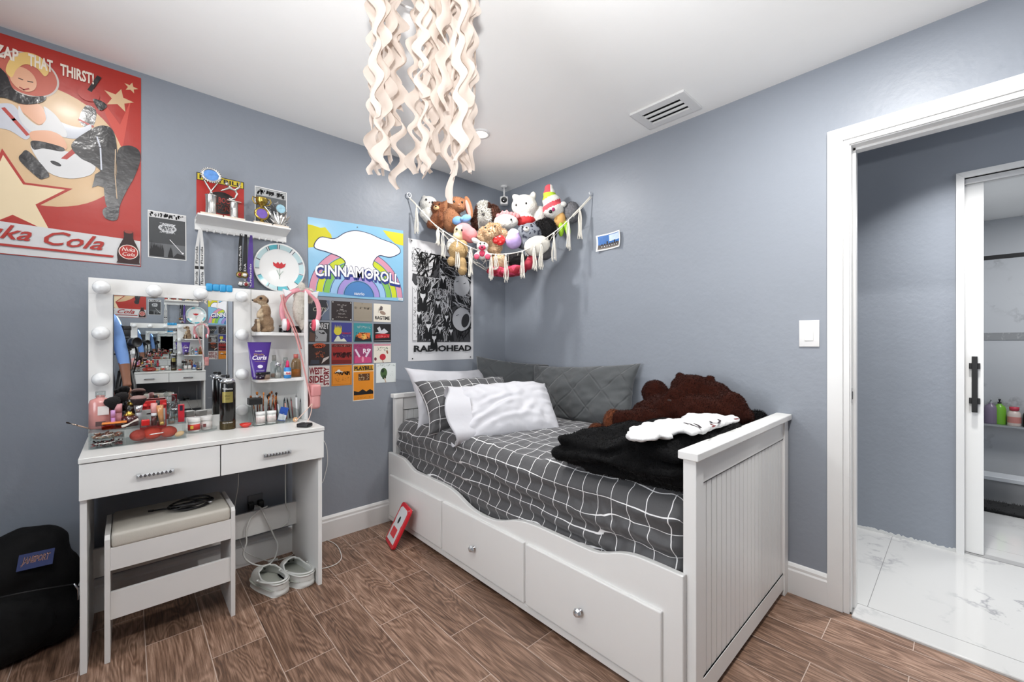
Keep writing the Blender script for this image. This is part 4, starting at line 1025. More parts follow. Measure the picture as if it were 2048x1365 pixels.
# --- big red soda poster (left); the pictured figure is a plain stand-in
def red_poster():
    red = M((168, 38, 26), .36, coat=.08, bump=.45, bscale=5, var=.08, vscale=4)
    A = [qL(283, 530), qL(279, 155), ]; x1 = -2.270; x0 = -2.90; z0 = 1.537; z1 = 2.413
    s = Sheet(FR_L, [(x0, z0), (x1, z0), (x1, z1), (x0, z1)], red, t=.002)
    q = lambda *P: [qL(*p) for p in P]
    cr = M((206, 174, 134), .36, coat=.08, bump=.4, bscale=5); wh = M((206, 206, 206), .36, coat=.08, bump=.3, bscale=5); bk = M((28, 24, 26), .22, coat=.4, bump=.5, bscale=14)
    rd = M((168, 38, 26), .36, coat=.08); sk = M((214, 158, 124), .3, coat=.4); gr = M((170, 174, 184), .25, coat=.4); yl = M((222, 186, 112), .3)
    def C(cx, cy, r, n=50): return [(cx + r * math.cos(R(k * 360 / n)), cy + r * math.sin(R(k * 360 / n))) for k in range(n)]
    def sm(P, n=6):
        out = []; m = len(P)
        for i in range(m):
            p0, p1, p2, p3 = P[i - 1], P[i], P[(i + 1) % m], P[(i + 2) % m]
            for k in range(n):
                t = k / n; out.append(tuple(.5 * (2 * p1[j] + (p2[j] - p0[j]) * t + (2 * p0[j] - 5 * p1[j] + 4 * p2[j] - p3[j]) * t * t + (3 * p1[j] - p0[j] - 3 * p2[j] + p3[j]) * t ** 3) for j in (0, 1)))
        return out
    def clip(P): return [(max(x0, min(x1, a)), max(z0, min(z1, b))) for a, b in P]
    s.poly(clip(C(-2.58, 2.005, .245)), cr); s.poly(clip(C(-2.58, 2.005, .252)), cr)
    # long cream swoosh and stars
    s.poly(q((200, 195), (212, 232), (245, 300), (262, 200), (240, 250)), (196, 70, 56))
    for (px, py, r) in ((237, 200, .052), (262, 176, .025)): a, b_ = qL(px, py); s.star(a, b_, r, cr, 80)
    a, b_ = qL(20, 395); s.star(a, b_, .19, rd, 96, .42); s.star(a, b_, .165, (226, 206, 170), 96, .42)
    # bottom band with lettering
    s.poly([(x0, 1.540), (x1 - .002, 1.540), (x1 - .002, 1.655), (x0, 1.672)], wh)
    # figure: plain reclining person in a white flight suit and tall black boots
    qs = lambda *P: clip(sm(q(*P)))
    s.poly(clip(C(qL(55, 150)[0], qL(55, 150)[1], .088)), (196, 186, 178)); s.poly(clip(C(qL(55, 150)[0], qL(55, 150)[1], .082)), (186, 92, 74))
    s.poly(qs((158, 240), (172, 212), (192, 222), (188, 250), (172, 256)), bk); s.line(q((158, 240), (186, 254)), .008, rd)
    s.poly(qs((85, 220), (120, 244), (160, 256), (182, 250), (176, 272), (140, 278), (108, 262)), gr)
    s.poly(qs((-20, 215), (20, 208), (40, 226), (62, 262), (52, 280), (20, 262), (-20, 250)), (190, 192, 200)); s.line(q((8, 218), (28, 240), (55, 270)), .012, rd)
    s.poly(qs((36, 214), (60, 204), (84, 214), (92, 240), (78, 250), (56, 234)), sk)
    s.poly(qs((38, 212), (50, 232), (78, 252), (94, 236), (88, 214), (112, 232), (132, 262), (130, 276), (96, 262), (64, 264), (40, 240)), wh)
    s.poly(qs((60, 266), (96, 262), (124, 274), (134, 298), (110, 300), (72, 288)), sk)
    s.poly(qs((62, 290), (80, 284), (128, 302), (160, 312), (190, 330), (182, 350), (140, 358), (98, 346), (72, 314)), wh); s.poly(q((122, 318), (146, 298), (156, 303), (134, 320)), rd)
    s.poly(qs((62, 284), (84, 284), (126, 296), (124, 304), (88, 298), (68, 300)), bk); s.ell(*qL(112, 328), .016, .008, bk, -20)
    s.poly(qs((44, 308), (58, 304), (98, 348), (88, 358), (76, 356), (40, 322)), bk)
    s.poly(qs((143, 290), (178, 262), (205, 252), (226, 262), (234, 300), (232, 350), (236, 400), (228, 418), (212, 410), (204, 350), (186, 330), (160, 316)), bk); s.poly(q((190, 350), (206, 340), (208, 376), (196, 372), (184, 376), (188, 362)), bk)
    s.poly(qs((236, 302), (256, 292), (276, 300), (281, 318), (270, 352), (252, 385), (240, 412), (234, 440), (212, 438), (206, 420), (226, 404), (233, 350)), bk)
    s.line(q((194, 275), (201, 296), (203, 340)), .005, (196, 200, 210)); s.line(q((231, 300), (230, 350), (234, 398)), .003, (196, 170, 140))
    s.ell(*qL(47, 160), .036, .048, sk, 8); s.poly(qs((12, 142), (24, 116), (52, 106), (84, 118), (98, 142), (90, 154), (74, 138), (52, 130), (34, 140), (24, 156)), yl)
    s.line(q((38, 158), (46, 161)), .004, (60, 40, 30)); s.line(q((56, 164), (66, 166)), .004, (60, 40, 30)); s.line(q((40, 176), (48, 181), (58, 179)), .005, (150, 40, 36))
    s.poly(qs((-20, 128), (12, 148), (28, 180), (60, 194), (92, 194), (84, 206), (48, 210), (14, 198), (-20, 188)), bk)
    s.ell(*qL(178, 190), .034, .030, rd, 20); s.line(q((180, 182), (198, 156)), .014, bk); s.poly(qs((186, 200), (204, 204), (214, 214), (200, 222)), bk)
    # lettering follows the photographed perspective because it lies on the wall
    def TX(st, x0_, y0_, x1_, y1_, c, **k): a = qL(x0_, y0_); b2 = qL(x1_, y1_); s.text(st, a[0], a[1], b2[0], b2[1], c, **k)
    zz = 2.335; 
    for st, pa, pb in (('ZAP', -10, 38), ('THAT', 57, 106), ('THIRST!', 121, 188)):
        xa, xb = qL(pa, 100)[0], qL(pb, 100)[0]; s.text(st, xa, 2.315, xb, 2.365, (228, 218, 204), bold=.03)
    xa, xb = qL(-95, 470)[0], qL(64, 470)[0]; s.text('Nuka', xa, 1.598, xb, 1.655, (168, 40, 30), bold=.012, shear=.45)
    xa, xb = qL(88, 480)[0], qL(208, 480)[0]; s.text('Cola', xa, 1.592, xb, 1.652, (168, 40, 30), bold=.012, shear=.45)
    s.poly([(-2.85, 1.580), (-2.36, 1.575), (-2.365, 1.566), (-2.85, 1.571)], (168, 40, 30))
    # bottle in the corner
    bx = qL(257, 480)[0]; wd = lambda z: .030
    prof = [(.012, 1.695), (.016, 1.690), (.015, 1.665), (.018, 1.655), (.028, 1.630), (.036, 1.605), (.038, 1.580), (.036, 1.555), (.040, 1.545)]
    s.poly([(bx - r, z) for r, z in prof] + [(min(bx + r, x1 - .001), z) for r, z in prof[::-1]], (48, 22, 20)); s.ell(bx, 1.690, .014, .007, (150, 60, 50))
    s.ell(bx, 1.598, .033, .033, (228, 214, 204)); s.ell(bx, 1.598, .030, .030, rd)
    s.text('Nuka', bx - .022, 1.601, bx + .022, 1.618, (236, 228, 220), shear=.3); s.text('Cola', bx - .020, 1.580, bx + .021, 1.596, (236, 228, 220), shear=.3)
    s.build('poster', 'large glossy red soda poster with cream stars at the left edge', 'poster')
red_poster()

# --- black and white card beside it, two sheets behind the trophies
def scribble(s, x0, y0, x1, y1, n, c, wd=.0016, seed=1, L=.02, ang=None):
    rd = random.Random(seed); st = s.st; s.st = 1e-6
    for _ in range(n):
        x, y = rd.uniform(x0, x1), rd.uniform(y0, y1); a = (ang if ang is not None else 0) + rd.uniform(-.6, .6) * (1 if ang is not None else 5); P = [(x, y)]
        for k in range(3):
            a += rd.uniform(-.35, .35); x += math.cos(a) * L / 3; y += math.sin(a) * L / 3; P.append((max(x0, min(x1, x)), max(y0, min(y1, y))))
        s.line(P, wd * rd.uniform(.5, 1.8), c)
    s.st = st; s.w += st
def card(name, label, x0, z0, x1, z1, base, cat='card', group=None, tilt=0, w0=.0005, edge=None):
    W, H = x1 - x0, z1 - z0; cx, cz = (x0 + x1) / 2, (z0 + z1) / 2; ca, sa = math.cos(R(tilt)), math.sin(R(tilt))
    conv = lambda a, b: (cx + ((a - .5) * W) * ca - ((b - .5) * H) * sa, cz + ((a - .5) * W) * sa + ((b - .5) * H) * ca)
    s = Sheet(FR_L, [(0, 0), (1, 0), (1, 1), (0, 1)], edge or base, conv=conv, w0=w0, t=.001)
    if edge: s.rect(.025, .02, .975, .98, base)
    s.name, s.lab, s.cat, s.grp = name, label, cat, group; s.W = W
    return s
def done(s): return s.build(s.name, s.lab, s.cat, s.grp)
s = card('card', 'black and white print with a pale emblem, right of the red poster', -2.246, 1.586, -2.104, 1.808, (60, 62, 64), tilt=.3, edge='#dcdcda')
s.rect(.03, .86, .97, .98, (200, 200, 200)); s.text('ALBUM NIGHT', .08, .87, .92, .96, (30, 30, 32), bold=.03) if False else scribble(s, .06, .88, .94, .96, 26, (30, 30, 32), .004, 3, .05, 1.57)
s.ell(.5, .66, .24, .085, (190, 192, 194)); s.ell(.5, .66, .19, .06, (90, 92, 94)); scribble(s, .3, .56, .7, .76, 40, (215, 216, 218), .0022, 4, .10)
s.rect(.03, .03, .97, .32, (96, 98, 100))
for i in range(16): x = .04 + i * .022; s.poly([(x, .04), (x + .03, .04), (x + .03, .14 + .16 * abs(math.sin(i * 1.7)) * (1 - i / 30)), (x + .015, .2 + .2 * abs(math.sin(i * 1.7)) * (1 - i / 30)), (x, .14 + .12 * abs(math.sin(i)))], (28, 28, 30))
s.poly([(.5, .04), (.64, .04), (.62, .18), (.58, .26), (.54, .17)], (18, 18, 20)); s.line([(.56, .42), (.88, .16)], .003, (220, 220, 222)); s.ell(.90, .15, .03, .02, (225, 225, 226)); s.poly([(.64, .04), (.95, .04), (.95, .10), (.75, .14)], (34, 34, 36))
done(s)
s = card('card', 'red playbill with a yellow heading and dark oval, behind the two silver trophies', -2.064, 1.800, -1.862, 2.036, (176, 38, 30), tilt=0)
s.rect(.0, .84, 1, 1, (24, 22, 18)); s.rect(.02, .855, .98, .985, (210, 186, 40)); s.text('PLAYBILL', .06, .875, .94, .965, (24, 22, 18), bold=.03)
s.ell(.52, .44, .33, .24, (34, 24, 24)); s.text('BOOK', .45, .44, .78, .56, (176, 52, 44), bold=.02); scribble(s, .4, .26, .78, .42, 30, (150, 60, 48), .003, 6, .06)
scribble(s, .06, .10, .9, .18, 30, (224, 160, 140), .0016, 8, .03, 0); done(s)
s = card('card', 'black and white photo card behind the gold cup and the leaf trophy', -1.812, 1.800, -1.656, 2.032, (92, 96, 98), edge='#e2e2e0')
s.rect(.03, .80, .97, .97, (168, 170, 170)); scribble(s, .08, .82, .92, .93, 30, (34, 34, 36), .005, 9, .07, 1.57); s.ell(.5, .4, .3, .25, (60, 62, 64)); scribble(s, .1, .05, .9, .75, 60, (180, 182, 184), .002, 10, .12); done(s)

# --- rainbow poster (plain cloud in place of the pictured character)
def rainbow():
    B = (132, 184, 214)
    x0, x1, z0, z1 = -1.546, -.936, 1.463, 1.932
    q = lambda *P: [qL(*p) for p in P]
    s = Sheet(FR_L, [qL(617, 591), qL(806, 603), qL(806, 462), qL(615, 434)], M(B, .3, coat=.3), t=.003)
    yl = (204, 196, 28); nv = (38, 44, 86)
    s.poly(q((615, 449), (625, 451), (640, 456), (650, 455), (662, 470), (665, 485), (645, 492), (625, 495), (616, 496)), yl)
    s.poly(q((765, 461), (806, 468), (806, 492), (790, 488), (775, 474)), yl)
    cx, cz = qL(718, 603); cz = 1.462
    bands = [(.300, .262, (206, 142, 164)), (.258, .222, (196, 206, 40)), (.218, .182, (128, 186, 84)), (.178, .140, (150, 190, 226)), (.136, .100, (160, 142, 204)), (.096, .0, (72, 126, 184))]
    def clipz(P): return [(a, max(z0 + .0, b)) for a, b in P]
    for r1, r0, c in bands: s.arc(cx, cz + .012, r0 + .001, r1, 3, 177, c, 36); 
    for r1, r0, c in bands: s.line([(cx + r1 * math.cos(R(a)), cz + .012 + r1 * math.sin(R(a))) for a in range(3, 178, 4)], .0025, nv)
    # soft white cloud where the character sits
    nvl = [(655, 505), (628, 495), (640, 475), (668, 478), (690, 466), (712, 462), (738, 468), (760, 478), (790, 490), (800, 505), (780, 515), (757, 512), (745, 530), (757, 545), (752, 552), (690, 552), (684, 540), (690, 526), (680, 515)]
    P = q(*nvl); n = len(P); S2 = []
    for i in range(n):
        p0, p1, p2, p3 = P[i - 1], P[i], P[(i + 1) % n], P[(i + 2) % n]
        for k in range(5):
            t = k / 5; S2.append(tuple(.5 * (2 * p1[j] + (p2[j] - p0[j]) * t + (2 * p0[j] - 5 * p1[j] + 4 * p2[j] - p3[j]) * t * t + (3 * p1[j] - p0[j] - 3 * p2[j] + p3[j]) * t ** 3) for j in (0, 1)))
    s.poly(S2, (236, 234, 238)); s.line(S2, .0045, nv, closed=True)
    a = qL(629, 555); b2 = qL(798, 567); tb = 1.573; H = .074
    def warp(x, y): t = (x - a[0]) / (b2[0] - a[0]); return (x, y + .018 * math.sin(math.pi * t))
    s.text('CINNAMOROLL', a[0] + .004, tb - .016, b2[0] + .006, tb + H - .012, (36, 52, 130), bold=.055, warp=warp)
    s.text('CINNAMOROLL', a[0], tb - .002, b2[0], tb + H, nv, bold=.06, warp=warp); s.text('CINNAMOROLL', a[0], tb + .001, b2[0], tb + H - .003, (240, 240, 244), bold=.025, warp=warp)
    s.text('sanrio', cx - .033, 1.484, cx + .033, 1.502, (220, 228, 240), bold=.02); s.rect(-.972, 1.470, -.940, 1.486, '#e6e6e6'); s.text('5491', -.970, 1.473, -.943, 1.483, (60, 60, 66))
    s.ell(*qL(714, 455), .004, .003, (90, 90, 90)); s.build('poster', 'sky blue rainbow poster with yellow clouds, large white lettering and a white cloud shape', 'poster')
rainbow()

# --- black and white band poster, generic ink figures
def ink_poster():
    q = lambda *P: [qL(*p) for p in P]
    x0, x1, z0, z1 = -.897, -.335, 1.055, 1.905
    s = Sheet(FR_L, [(x0, z0), (x1, z0), (x1, z1), (x0, z1)], M('#d6d6d8', .35, coat=.2), t=.0015)
    K = (20, 20, 22); G = (176, 178, 182)
    X = lambda a: x0 + a * (x1 - x0); Z = lambda b: z0 + b * (z1 - z0)
    s.poly([(X(.06), Z(.72)), (X(.30), Z(.70)), (X(.42), Z(.88)), (X(.95), Z(.93)), (X(.95), Z(.155)), (X(.12), Z(.155)), (X(.12), Z(.60)), (X(.05), Z(.66))], (60, 60, 63))
    scribble(s, X(.05), Z(.73), X(.34), Z(.93), 90, K, .0022, 21, .035); 
    for k in range(5): s.line([(X(.05), Z(.74 + k * .035)), (X(.33), Z(.745 + k * .035))], .0015, K)
    for k in range(6): s.line([(X(.06 + k * .05), Z(.73)), (X(.06 + k * .05), Z(.90 - .02 * k))], .0013, K)
    scribble(s, X(.12), Z(.16), X(.95), Z(.90), 330, (14, 14, 16), .007, 22, .09, 1.2); scribble(s, X(.12), Z(.16), X(.62), Z(.70), 240, (206, 207, 210), .0028, 23, .06, 1.3)
    scribble(s, X(.45), Z(.40), X(.95), Z(.88), 150, (196, 198, 202), .0022, 24, .08, 2.4)
    for (a, b_, rx, ry) in ((.80, .66, .075, .075), (.80, .36, .085, .085)):     # pale mask-like shapes
        s.ell(X(a), Z(b_), rx, ry * 1.05, G, -25); s.line([(X(a - .09), Z(b_ + .03)), (X(a - .05), Z(b_ + .04))], .004, K); s.line([(X(a + .03), Z(b_ + .02)), (X(a + .07), Z(b_ + .03))], .004, K)
    s.ell(X(.86), Z(.35), .035, .055, (40, 40, 42), -20)
    for (a, b_, k) in ((.2, .55, 1), (.42, .50, .8), (.28, .30, .9), (.45, .28, .8), (.55, .38, .7), (.5, .72, .8), (.62, .26, .7), (.14, .40, .7), (.36, .20, .8)):     # small plain figures in black coats
        x, z = X(a), Z(b_); r = .030 * k; s.poly([(x - r * 1.5, z - r * 3.6), (x + r * 1.3, z - r * 3.8), (x + r * .8, z - r * .4), (x - r * .8, z - r * .4)], (10, 10, 12)); s.ell(x, z, r * .72, r * .9, (214, 215, 217)); s.ell(x, z + r * .55, r * .74, r * .4, K)
        s.poly([(x - r * .3, z - r * .6), (x + r * .3, z - r * .6), (x, z - r * 2.0)], (222, 222, 224))
    s.rect(X(.055), Z(.17), X(.115), Z(.62), '#d6d6d8'); scribble(s, X(.06), Z(.19), X(.11), Z(.60), 60, K, .0015, 27, .012)
    s.text('RADIOHEAD', X(.07), Z(.075), X(.955), Z(.128), (14, 14, 16), bold=.035)
    for a, b_ in ((.04, .98), (.05, .02), (.94, .02), (.95, .98)): s.ell(X(a), Z(b_), .005, .005, K)
    s.build('poster', 'tall black and white ink drawing poster below the toy hammock', 'poster')
ink_poster()

# --- sixteen small show cards in a grid
GC = 'small show cards in a grid on the left wall'
cols = [(-1.540, -1.422), (-1.410, -1.287), (-1.275, -1.155), (-1.145, -1.025)]; rows = [(1.320, 1.438), (1.188, 1.307), (1.052, 1.176), (.920, 1.045)]
def C_(i, j, base, label, edge=None, tilt=0, dim=None):
    x0, x1 = cols[i]; z0, z1 = rows[j]
    if dim: x0, z0, x1, z1 = dim
    return card('show_card', label, x0, z0, x1, z1, base, group=GC, tilt=tilt, edge=edge)
s = C_(0, 0, (34, 36, 42), 'black show card with thin pale lettering, half behind the headphones'); s.poly([(.6, 0), (1, 0), (1, 1), (.85, 1), (.95, .7), (.68, .4)], (96, 108, 128)); s.text('CATS', .2, .42, .85, .62, (176, 174, 156), bold=.01, shear=.2); s.line([(.55, .1), (.72, .35), (.95, .6), (.86, .9)], .002, (200, 200, 200)); done(s)
s = C_(1, 0, (40, 28, 28), 'dark brown show card with white text lines and silver corner pins'); 
for z, w_, h_, t_ in ((.78, .22, .05, 'Beetles'), (.68, .05, .04, 'of'), (.55, .1, .05, 'The'), (.46, .26, .07, 'History'), (.32, .16, .06, 'Boys')): scribble(s, .5 - w_, z, .5 + w_, z + h_, 26, (196, 190, 188), .0018, int(z * 100), .03)
scribble(s, .2, .15, .85, .2, 26, (180, 170, 160), .0014, 71, .03, 0)
for a in (.06, .94):
    for b_ in (.06, .94): s.ell(a, b_, .03, .03, (210, 208, 204))
done(s)
s = C_(2, 0, (150, 140, 124), 'plain taupe show card with one narrow line of dark lettering'); scribble(s, .06, .64, .94, .76, 44, (84, 76, 64), .0024, 31, .05, 1.57); s.ell(.45, .94, .02, .02, (60, 60, 60)); done(s)
s = C_(3, 0, (226, 220, 206), 'cream show card with bold black lettering under a sketched figure, top right of the grid', tilt=-.5); s.ell(.52, .5, .18, .10, (150, 128, 112), -20); s.poly([(.3, .62), (.5, .66), (.52, .84), (.4, .9)], (92, 82, 80)); s.line([(.25, .5), (.3, .75), (.45, .85)], .002, (110, 96, 88)); s.text('RAGTIME', .08, .12, .93, .32, (24, 22, 22), bold=.035); done(s)
s = C_(0, 1, (46, 46, 48), 'black and white show card with half a face under tall white lettering', tilt=-.5); s.poly([(.3, .02), (.85, .02), (.88, .4), (.7, .6), (.3, .58), (.34, .3)], (160, 162, 164)); s.ell(.7, .44, .08, .05, (20, 20, 22)); s.line([(.48, .5), (.6, .42), (.72, .42)], .004, (20, 20, 22)); s.line([(.36, .3), (.42, .22), (.37, .17)], .003, (30, 30, 32)); s.poly([(.02, .02), (.28, .02), (.3, .4), (.05, .5)], (96, 70, 58)); s.text('CABARET', .04, .66, .96, .94, (222, 222, 222), bold=.01); done(s)
s = C_(1, 1, (58, 60, 134), 'blue show card with a yellow splash and red lettering'); s.ell(.3, .55, .19, .2, (206, 192, 52)); 
for k in range(6): s.poly([(.14 + k * .06, .65), (.17 + k * .06, .9 - .05 * (k % 2)), (.20 + k * .06, .65)], (206, 192, 52))
s.poly([(.1, .02), (.75, .02), (.6, .2), (.45, .12), (.36, .3), (.26, .3)], (216, 220, 200)); s.text('SPAMALOT', .50, .40, .95, .50, (176, 40, 56), bold=.03); scribble(s, .5, .28, .95, .36, 20, (160, 168, 204), .0014, 33, .03, 0); done(s)
s = C_(2, 1, (56, 138, 146), 'teal show card with orange comic lettering over a dark crowd'); s.poly([(.02, .02), (.98, .02), (.9, .35), (.5, .15), (.12, .4)], (24, 26, 34)); s.poly([(.1, .3), (.3, .5), (.9, .5), (.86, .2), (.5, .12)], (216, 116, 52)); s.ell(.55, .28, .14, .14, (226, 178, 90)); scribble(s, .12, .2, .9, .5, 34, (30, 28, 32), .0026, 35, .05); scribble(s, .12, .72, .9, .86, 40, (206, 226, 226), .0018, 36, .04); done(s)
s = C_(3, 1, (24, 22, 24), 'black show card with a sleeping white figure over red lettering', tilt=.5); s.poly([(.05, .5), (.3, .55), (.2, .75), (.35, .86), (.45, .62), (.6, .75), (.85, .55), (.6, .45)], (196, 198, 202)); s.poly([(.1, .2), (.9, .24), (.92, .42), (.55, .46), (.1, .4)], (180, 28, 34)); scribble(s, .15, .24, .88, .38, 22, (226, 150, 150), .0014, 38, .05, 0); s.line([(.03, .06), (.97, .08)], .002, (180, 180, 182)); done(s)
s = C_(0, 2, (44, 30, 28), 'dark show card with orange glow and small white figures at its foot', tilt=.5); s.ell(.5, .92, .32, .12, (188, 80, 40)); scribble(s, .15, .8, .85, .95, 30, (60, 30, 20), .003, 40, .05); scribble(s, .3, .35, .75, .65, 30, (206, 110, 70), .0022, 41, .06); s.poly([(.6, .05), (.95, .3), (.98, .4), (.7, .3)], (206, 196, 190)); s.poly([(.05, .03), (.5, .05), (.5, .22), (.1, .25)], (56, 60, 72)); done(s)
s = C_(1, 2, (150, 36, 32), 'red show card with a row of dark dancers', tilt=-.4); s.rect(.02, .84, .98, .97, (90, 26, 26)); scribble(s, .04, .86, .96, .95, 30, (216, 150, 130), .002, 42, .03, 1.57); scribble(s, .05, .3, .95, .56, 70, (74, 26, 28), .004, 43, .12, 1.4); s.rect(.02, .03, .98, .2, (110, 24, 24)); done(s)
s = C_(2, 2, (150, 58, 104), 'magenta show card with a large curly letter and white corsets', tilt=.4); s.poly([(.05, .02), (.95, .02), (.92, .3), (.08, .4)], (196, 72, 120)); s.text('RS', .5, .5, .85, .75, (236, 228, 236), bold=.02); s.line([(.1, .7), (.3, .35)], .012, (226, 210, 226)); s.line([(.88, .7), (.66, .35)], .012, (226, 210, 226)); s.ell(.48, .2, .06, .15, (224, 150, 170)); scribble(s, .08, .84, .9, .93, 24, (236, 90, 150), .003, 44, .03, 1.57); done(s)
s = C_(3, 2, (222, 216, 202), 'cream show card with a red rose shape and green writing'); s.rect(.02, .9, .98, .98, (190, 120, 140)); s.ell(.52, .3, .18, .17, (186, 44, 56)); s.line([(.5, .15), (.55, .0)], .004, (120, 60, 40)); s.ell(.1, .2, .07, .09, (110, 50, 66)); s.ell(.78, .56, .05, .10, (150, 90, 70), 20); scribble(s, .2, .64, .85, .82, 30, (70, 120, 100), .0018, 46, .05); done(s)
s = C_(0, 3, (222, 216, 212), 'white show card filled with blocky dark red lettering, lowest on the left', tilt=-.5); R2 = (128, 26, 38); s.text('WEST', .02, .60, .66, .94, R2, bold=.04); s.text('SIDE', .02, .20, .68, .55, R2, bold=.04)
vs, fs, _ = text_geo('STORY', .04); s.w += s.st; s.b.add([s.fr(*s.c(.98 - b * .28, .06 + a * .88), s.w) for a, b in vs], fs, s.m(R2)); scribble(s, .1, .05, .66, .12, 16, (150, 130, 130), .001, 47, .03, 0); done(s)
s = C_(1, 3, (224, 140, 40), 'orange show card with a white cloud and black lettering'); s.ell(.35, .72, .08, .07, '#ededea'); s.ell(.26, .66, .09, .05, '#ededea'); s.ell(.45, .66, .09, .045, '#ededea'); scribble(s, .12, .50, .88, .66, 60, (24, 20, 18), .0035, 48, .04, 1.4); scribble(s, .15, .2, .85, .42, 30, (150, 86, 24), .001, 49, .05, 0); s.line([(.05, .06), (.95, .06), (.95, .94), (.05, .94)], .0012, (140, 80, 24), True); done(s)
s = C_(2, 3, (222, 138, 32), 'tall orange playbill card with a black wavy band, hanging below the rows', edge='#ebe6d8', dim=(-1.280, .816, -1.142, 1.045)); s.rect(.03, .82, .97, .97, (206, 150, 30)); s.text('PLAYBILL', .06, .84, .94, .95, (28, 22, 18), bold=.05); s.rect(.03, .80, .97, .815, '#efeadb'); s.rect(.25, .55, .78, .74, (92, 54, 26)); scribble(s, .27, .56, .76, .73, 34, (238, 222, 180), .002, 50, .02)
s.poly([(.04, .16), (.96, .16), (.96, .24), (.80, .30), (.62, .24), (.45, .31), (.25, .24), (.04, .28)], (26, 20, 18)); scribble(s, .2, .07, .8, .10, 12, (80, 50, 20), .001, 57, .02, 0); done(s)
s = C_(3, 3, (218, 224, 222), 'pale grey-green show card with a green leafy figure, lowest on the right', dim=(-1.128, .920, -.990, 1.047)); s.ell(.38, .5, .17, .26, (70, 98, 56)); s.ell(.33, .62, .08, .1, (30, 50, 30)); s.ell(.40, .28, .10, .12, (44, 66, 38)); s.line([(.42, .22), (.48, .02)], .008, (190, 170, 150)); scribble(s, .05, .84, .95, .94, 40, (140, 156, 150), .0014, 52, .03, 0); scribble(s, .6, .3, .9, .6, 12, (160, 172, 168), .001, 53, .03, 0); done(s)
# push pins
# --- small photo print on the right wall, slightly curled
def photo():
    fr0 = FR_R; a0, a1, z0, z1 = .931, 1.112, 1.797, 1.903; b = MB(); n = 14
    def cf(u, v):
        curl = .014 * (2 * u - 1) ** 2; lift = .006 + curl; return fr0(a0 + (a1 - a0) * u + .006 * math.sin(v * 3.1), z0 + (z1 - z0) * v - .010 * math.sin(u * 3.14) * (1 - v) * 0 - .006 * (1 - u), lift)
    def patch(u0, u1, v0, v1, m, e):
        P = [[cf(u0 + (u1 - u0) * i / n, v0 + (v1 - v0) * j / 4) + Vector((-e, 0, 0)) for j in range(5)] for i in range(n + 1)]; b.grid(P, m)
    patch(0, 1, 0, 1, M('#e2e2e0'), 0); patch(.06, .95, .34, .92, M((52, 104, 170), .4, var=.3, vscale=30), .0004); patch(.5, .95, .50, .88, M((190, 206, 224), .4, var=.2, vscale=60), .0006); patch(.06, .95, .16, .36, M((84, 76, 74), .6, var=.5, vscale=80), .0006); patch(.06, .95, .08, .16, M((120, 112, 104)), .0006)
    for k in range(7): patch(.18 + k * .105, .24 + k * .105, .18, .40 + .12 * (k % 3 == 2), M((34, 34, 40)), .0009)
    for k in range(7): patch(.19 + k * .105, .23 + k * .105, .20, .27, M((200, 198, 196)), .0011)
    tag(b.build('photo_print'), 'small curled landscape photo print with blue sky on the right wall', 'photo')
photo()

# ---------------------------------------------------------------- trophy shelf, medals and lanyards
sh = thing('medal_shelf', (-1.86, 0, 1.76), 'small white wall shelf with a row of hanging hooks under the trophies', 'shelf')
fr = FR((0, 0, 1.79), (1, 0, 0), (0, -1, 0), (0, 0, 1))
b = MB(); b.box(-2.070, -1.664, -.115, -.001, 1.798, 1.806, M_FURN)
b.add([(-2.07, -.115, 1.798), (-1.664, -.115, 1.798), (-1.664, -.018, 1.776), (-2.07, -.018, 1.776)], [(0, 1, 2, 3)], M_FURN); b.build('shelf_board', sh)
MB().box(-2.072, -1.662, -.018, 0, 1.745, 1.798, M_FURN).build('hook_rail', sh, bevel=.001)
for k in range(14):
    x = -2.052 + k * .0285; b = MB(); b.tube([(x, -.012, 1.748), (x, -.022, 1.742), (x, -.034, 1.742), (x + .002, -.038, 1.750)], .0045, M_FURN, 8); b.build('hook', sh)
for x in (-2.058, -1.676): MB().cyl((x, -.018, 1.785), (x, -.021, 1.785), .004, M_CHROME, 12).build('screw', sh)
SV = M('#c9c8c4', .22, .85, var=.1); GD = M('#b39a4a', .25, .9, var=.15, vscale=30); MARB = M('#d8cdbf', .35)
def trophy(name, x, label, fn, bw=.045):
    y = -.062; t = thing('trophy', (x, y, 1.806), label, 'trophy', group='trophies on the small wall shelf')
    MB().rbox(x - bw, x + bw, y - .030, y + .030, 1.806, 1.820, .002, MARB).build('base', t, bevel=0)
    fn(t, x, y, 1.820)
def cup_col(t, x, y, z, r, h):
    b = MB(); b.lathe([(r * .95, 0), (r, .006), (r * .96, h * .5), (r, h - .004), (r * 1.12, h)], SV, 20, Matrix.Translation((x, y, z))); b.build('column', t)
def t1(t, x, y, z):
    cup_col(t, x, y, z, .023, .095); z += .095; b = MB()
    for s_ in (-1, 1):
        for o in (-.004, .004): b.tube([(x - s_ * .008, y + o, z - .005), (x, y + o, z + .02), (x + s_ * .020, y + o, z + .055), (x + s_ * .034, y, z + .085)], .0032, SV, 6)
    b.build('crossed_stems', t); b = MB(); T = Matrix.Translation((x, y - .004, z + .098)) @ Matrix.Rotation(R(90), 4, 'X'); b.lathe([(.030, -.004), (.036, 0), (.041, .004), (.036, .008), (.031, .004)], SV, 26, T, cap=False, sy=.85); 
    for k in range(26): a = R(k * 360 / 26); b.ell((x + .040 * math.cos(a), y - .008, z + .098 + .035 * math.sin(a)), .004, SV, seg=8, rings=6)
    b.build('medallion_rim', t); b = MB(); b.lathe([(0, .003), (.032, .003)], M((92, 142, 206), .2, .3, var=.5, vscale=50), 26, T, cap=False, sy=.85); tag(b.build('blue_insert', t), 'shiny blue insert')
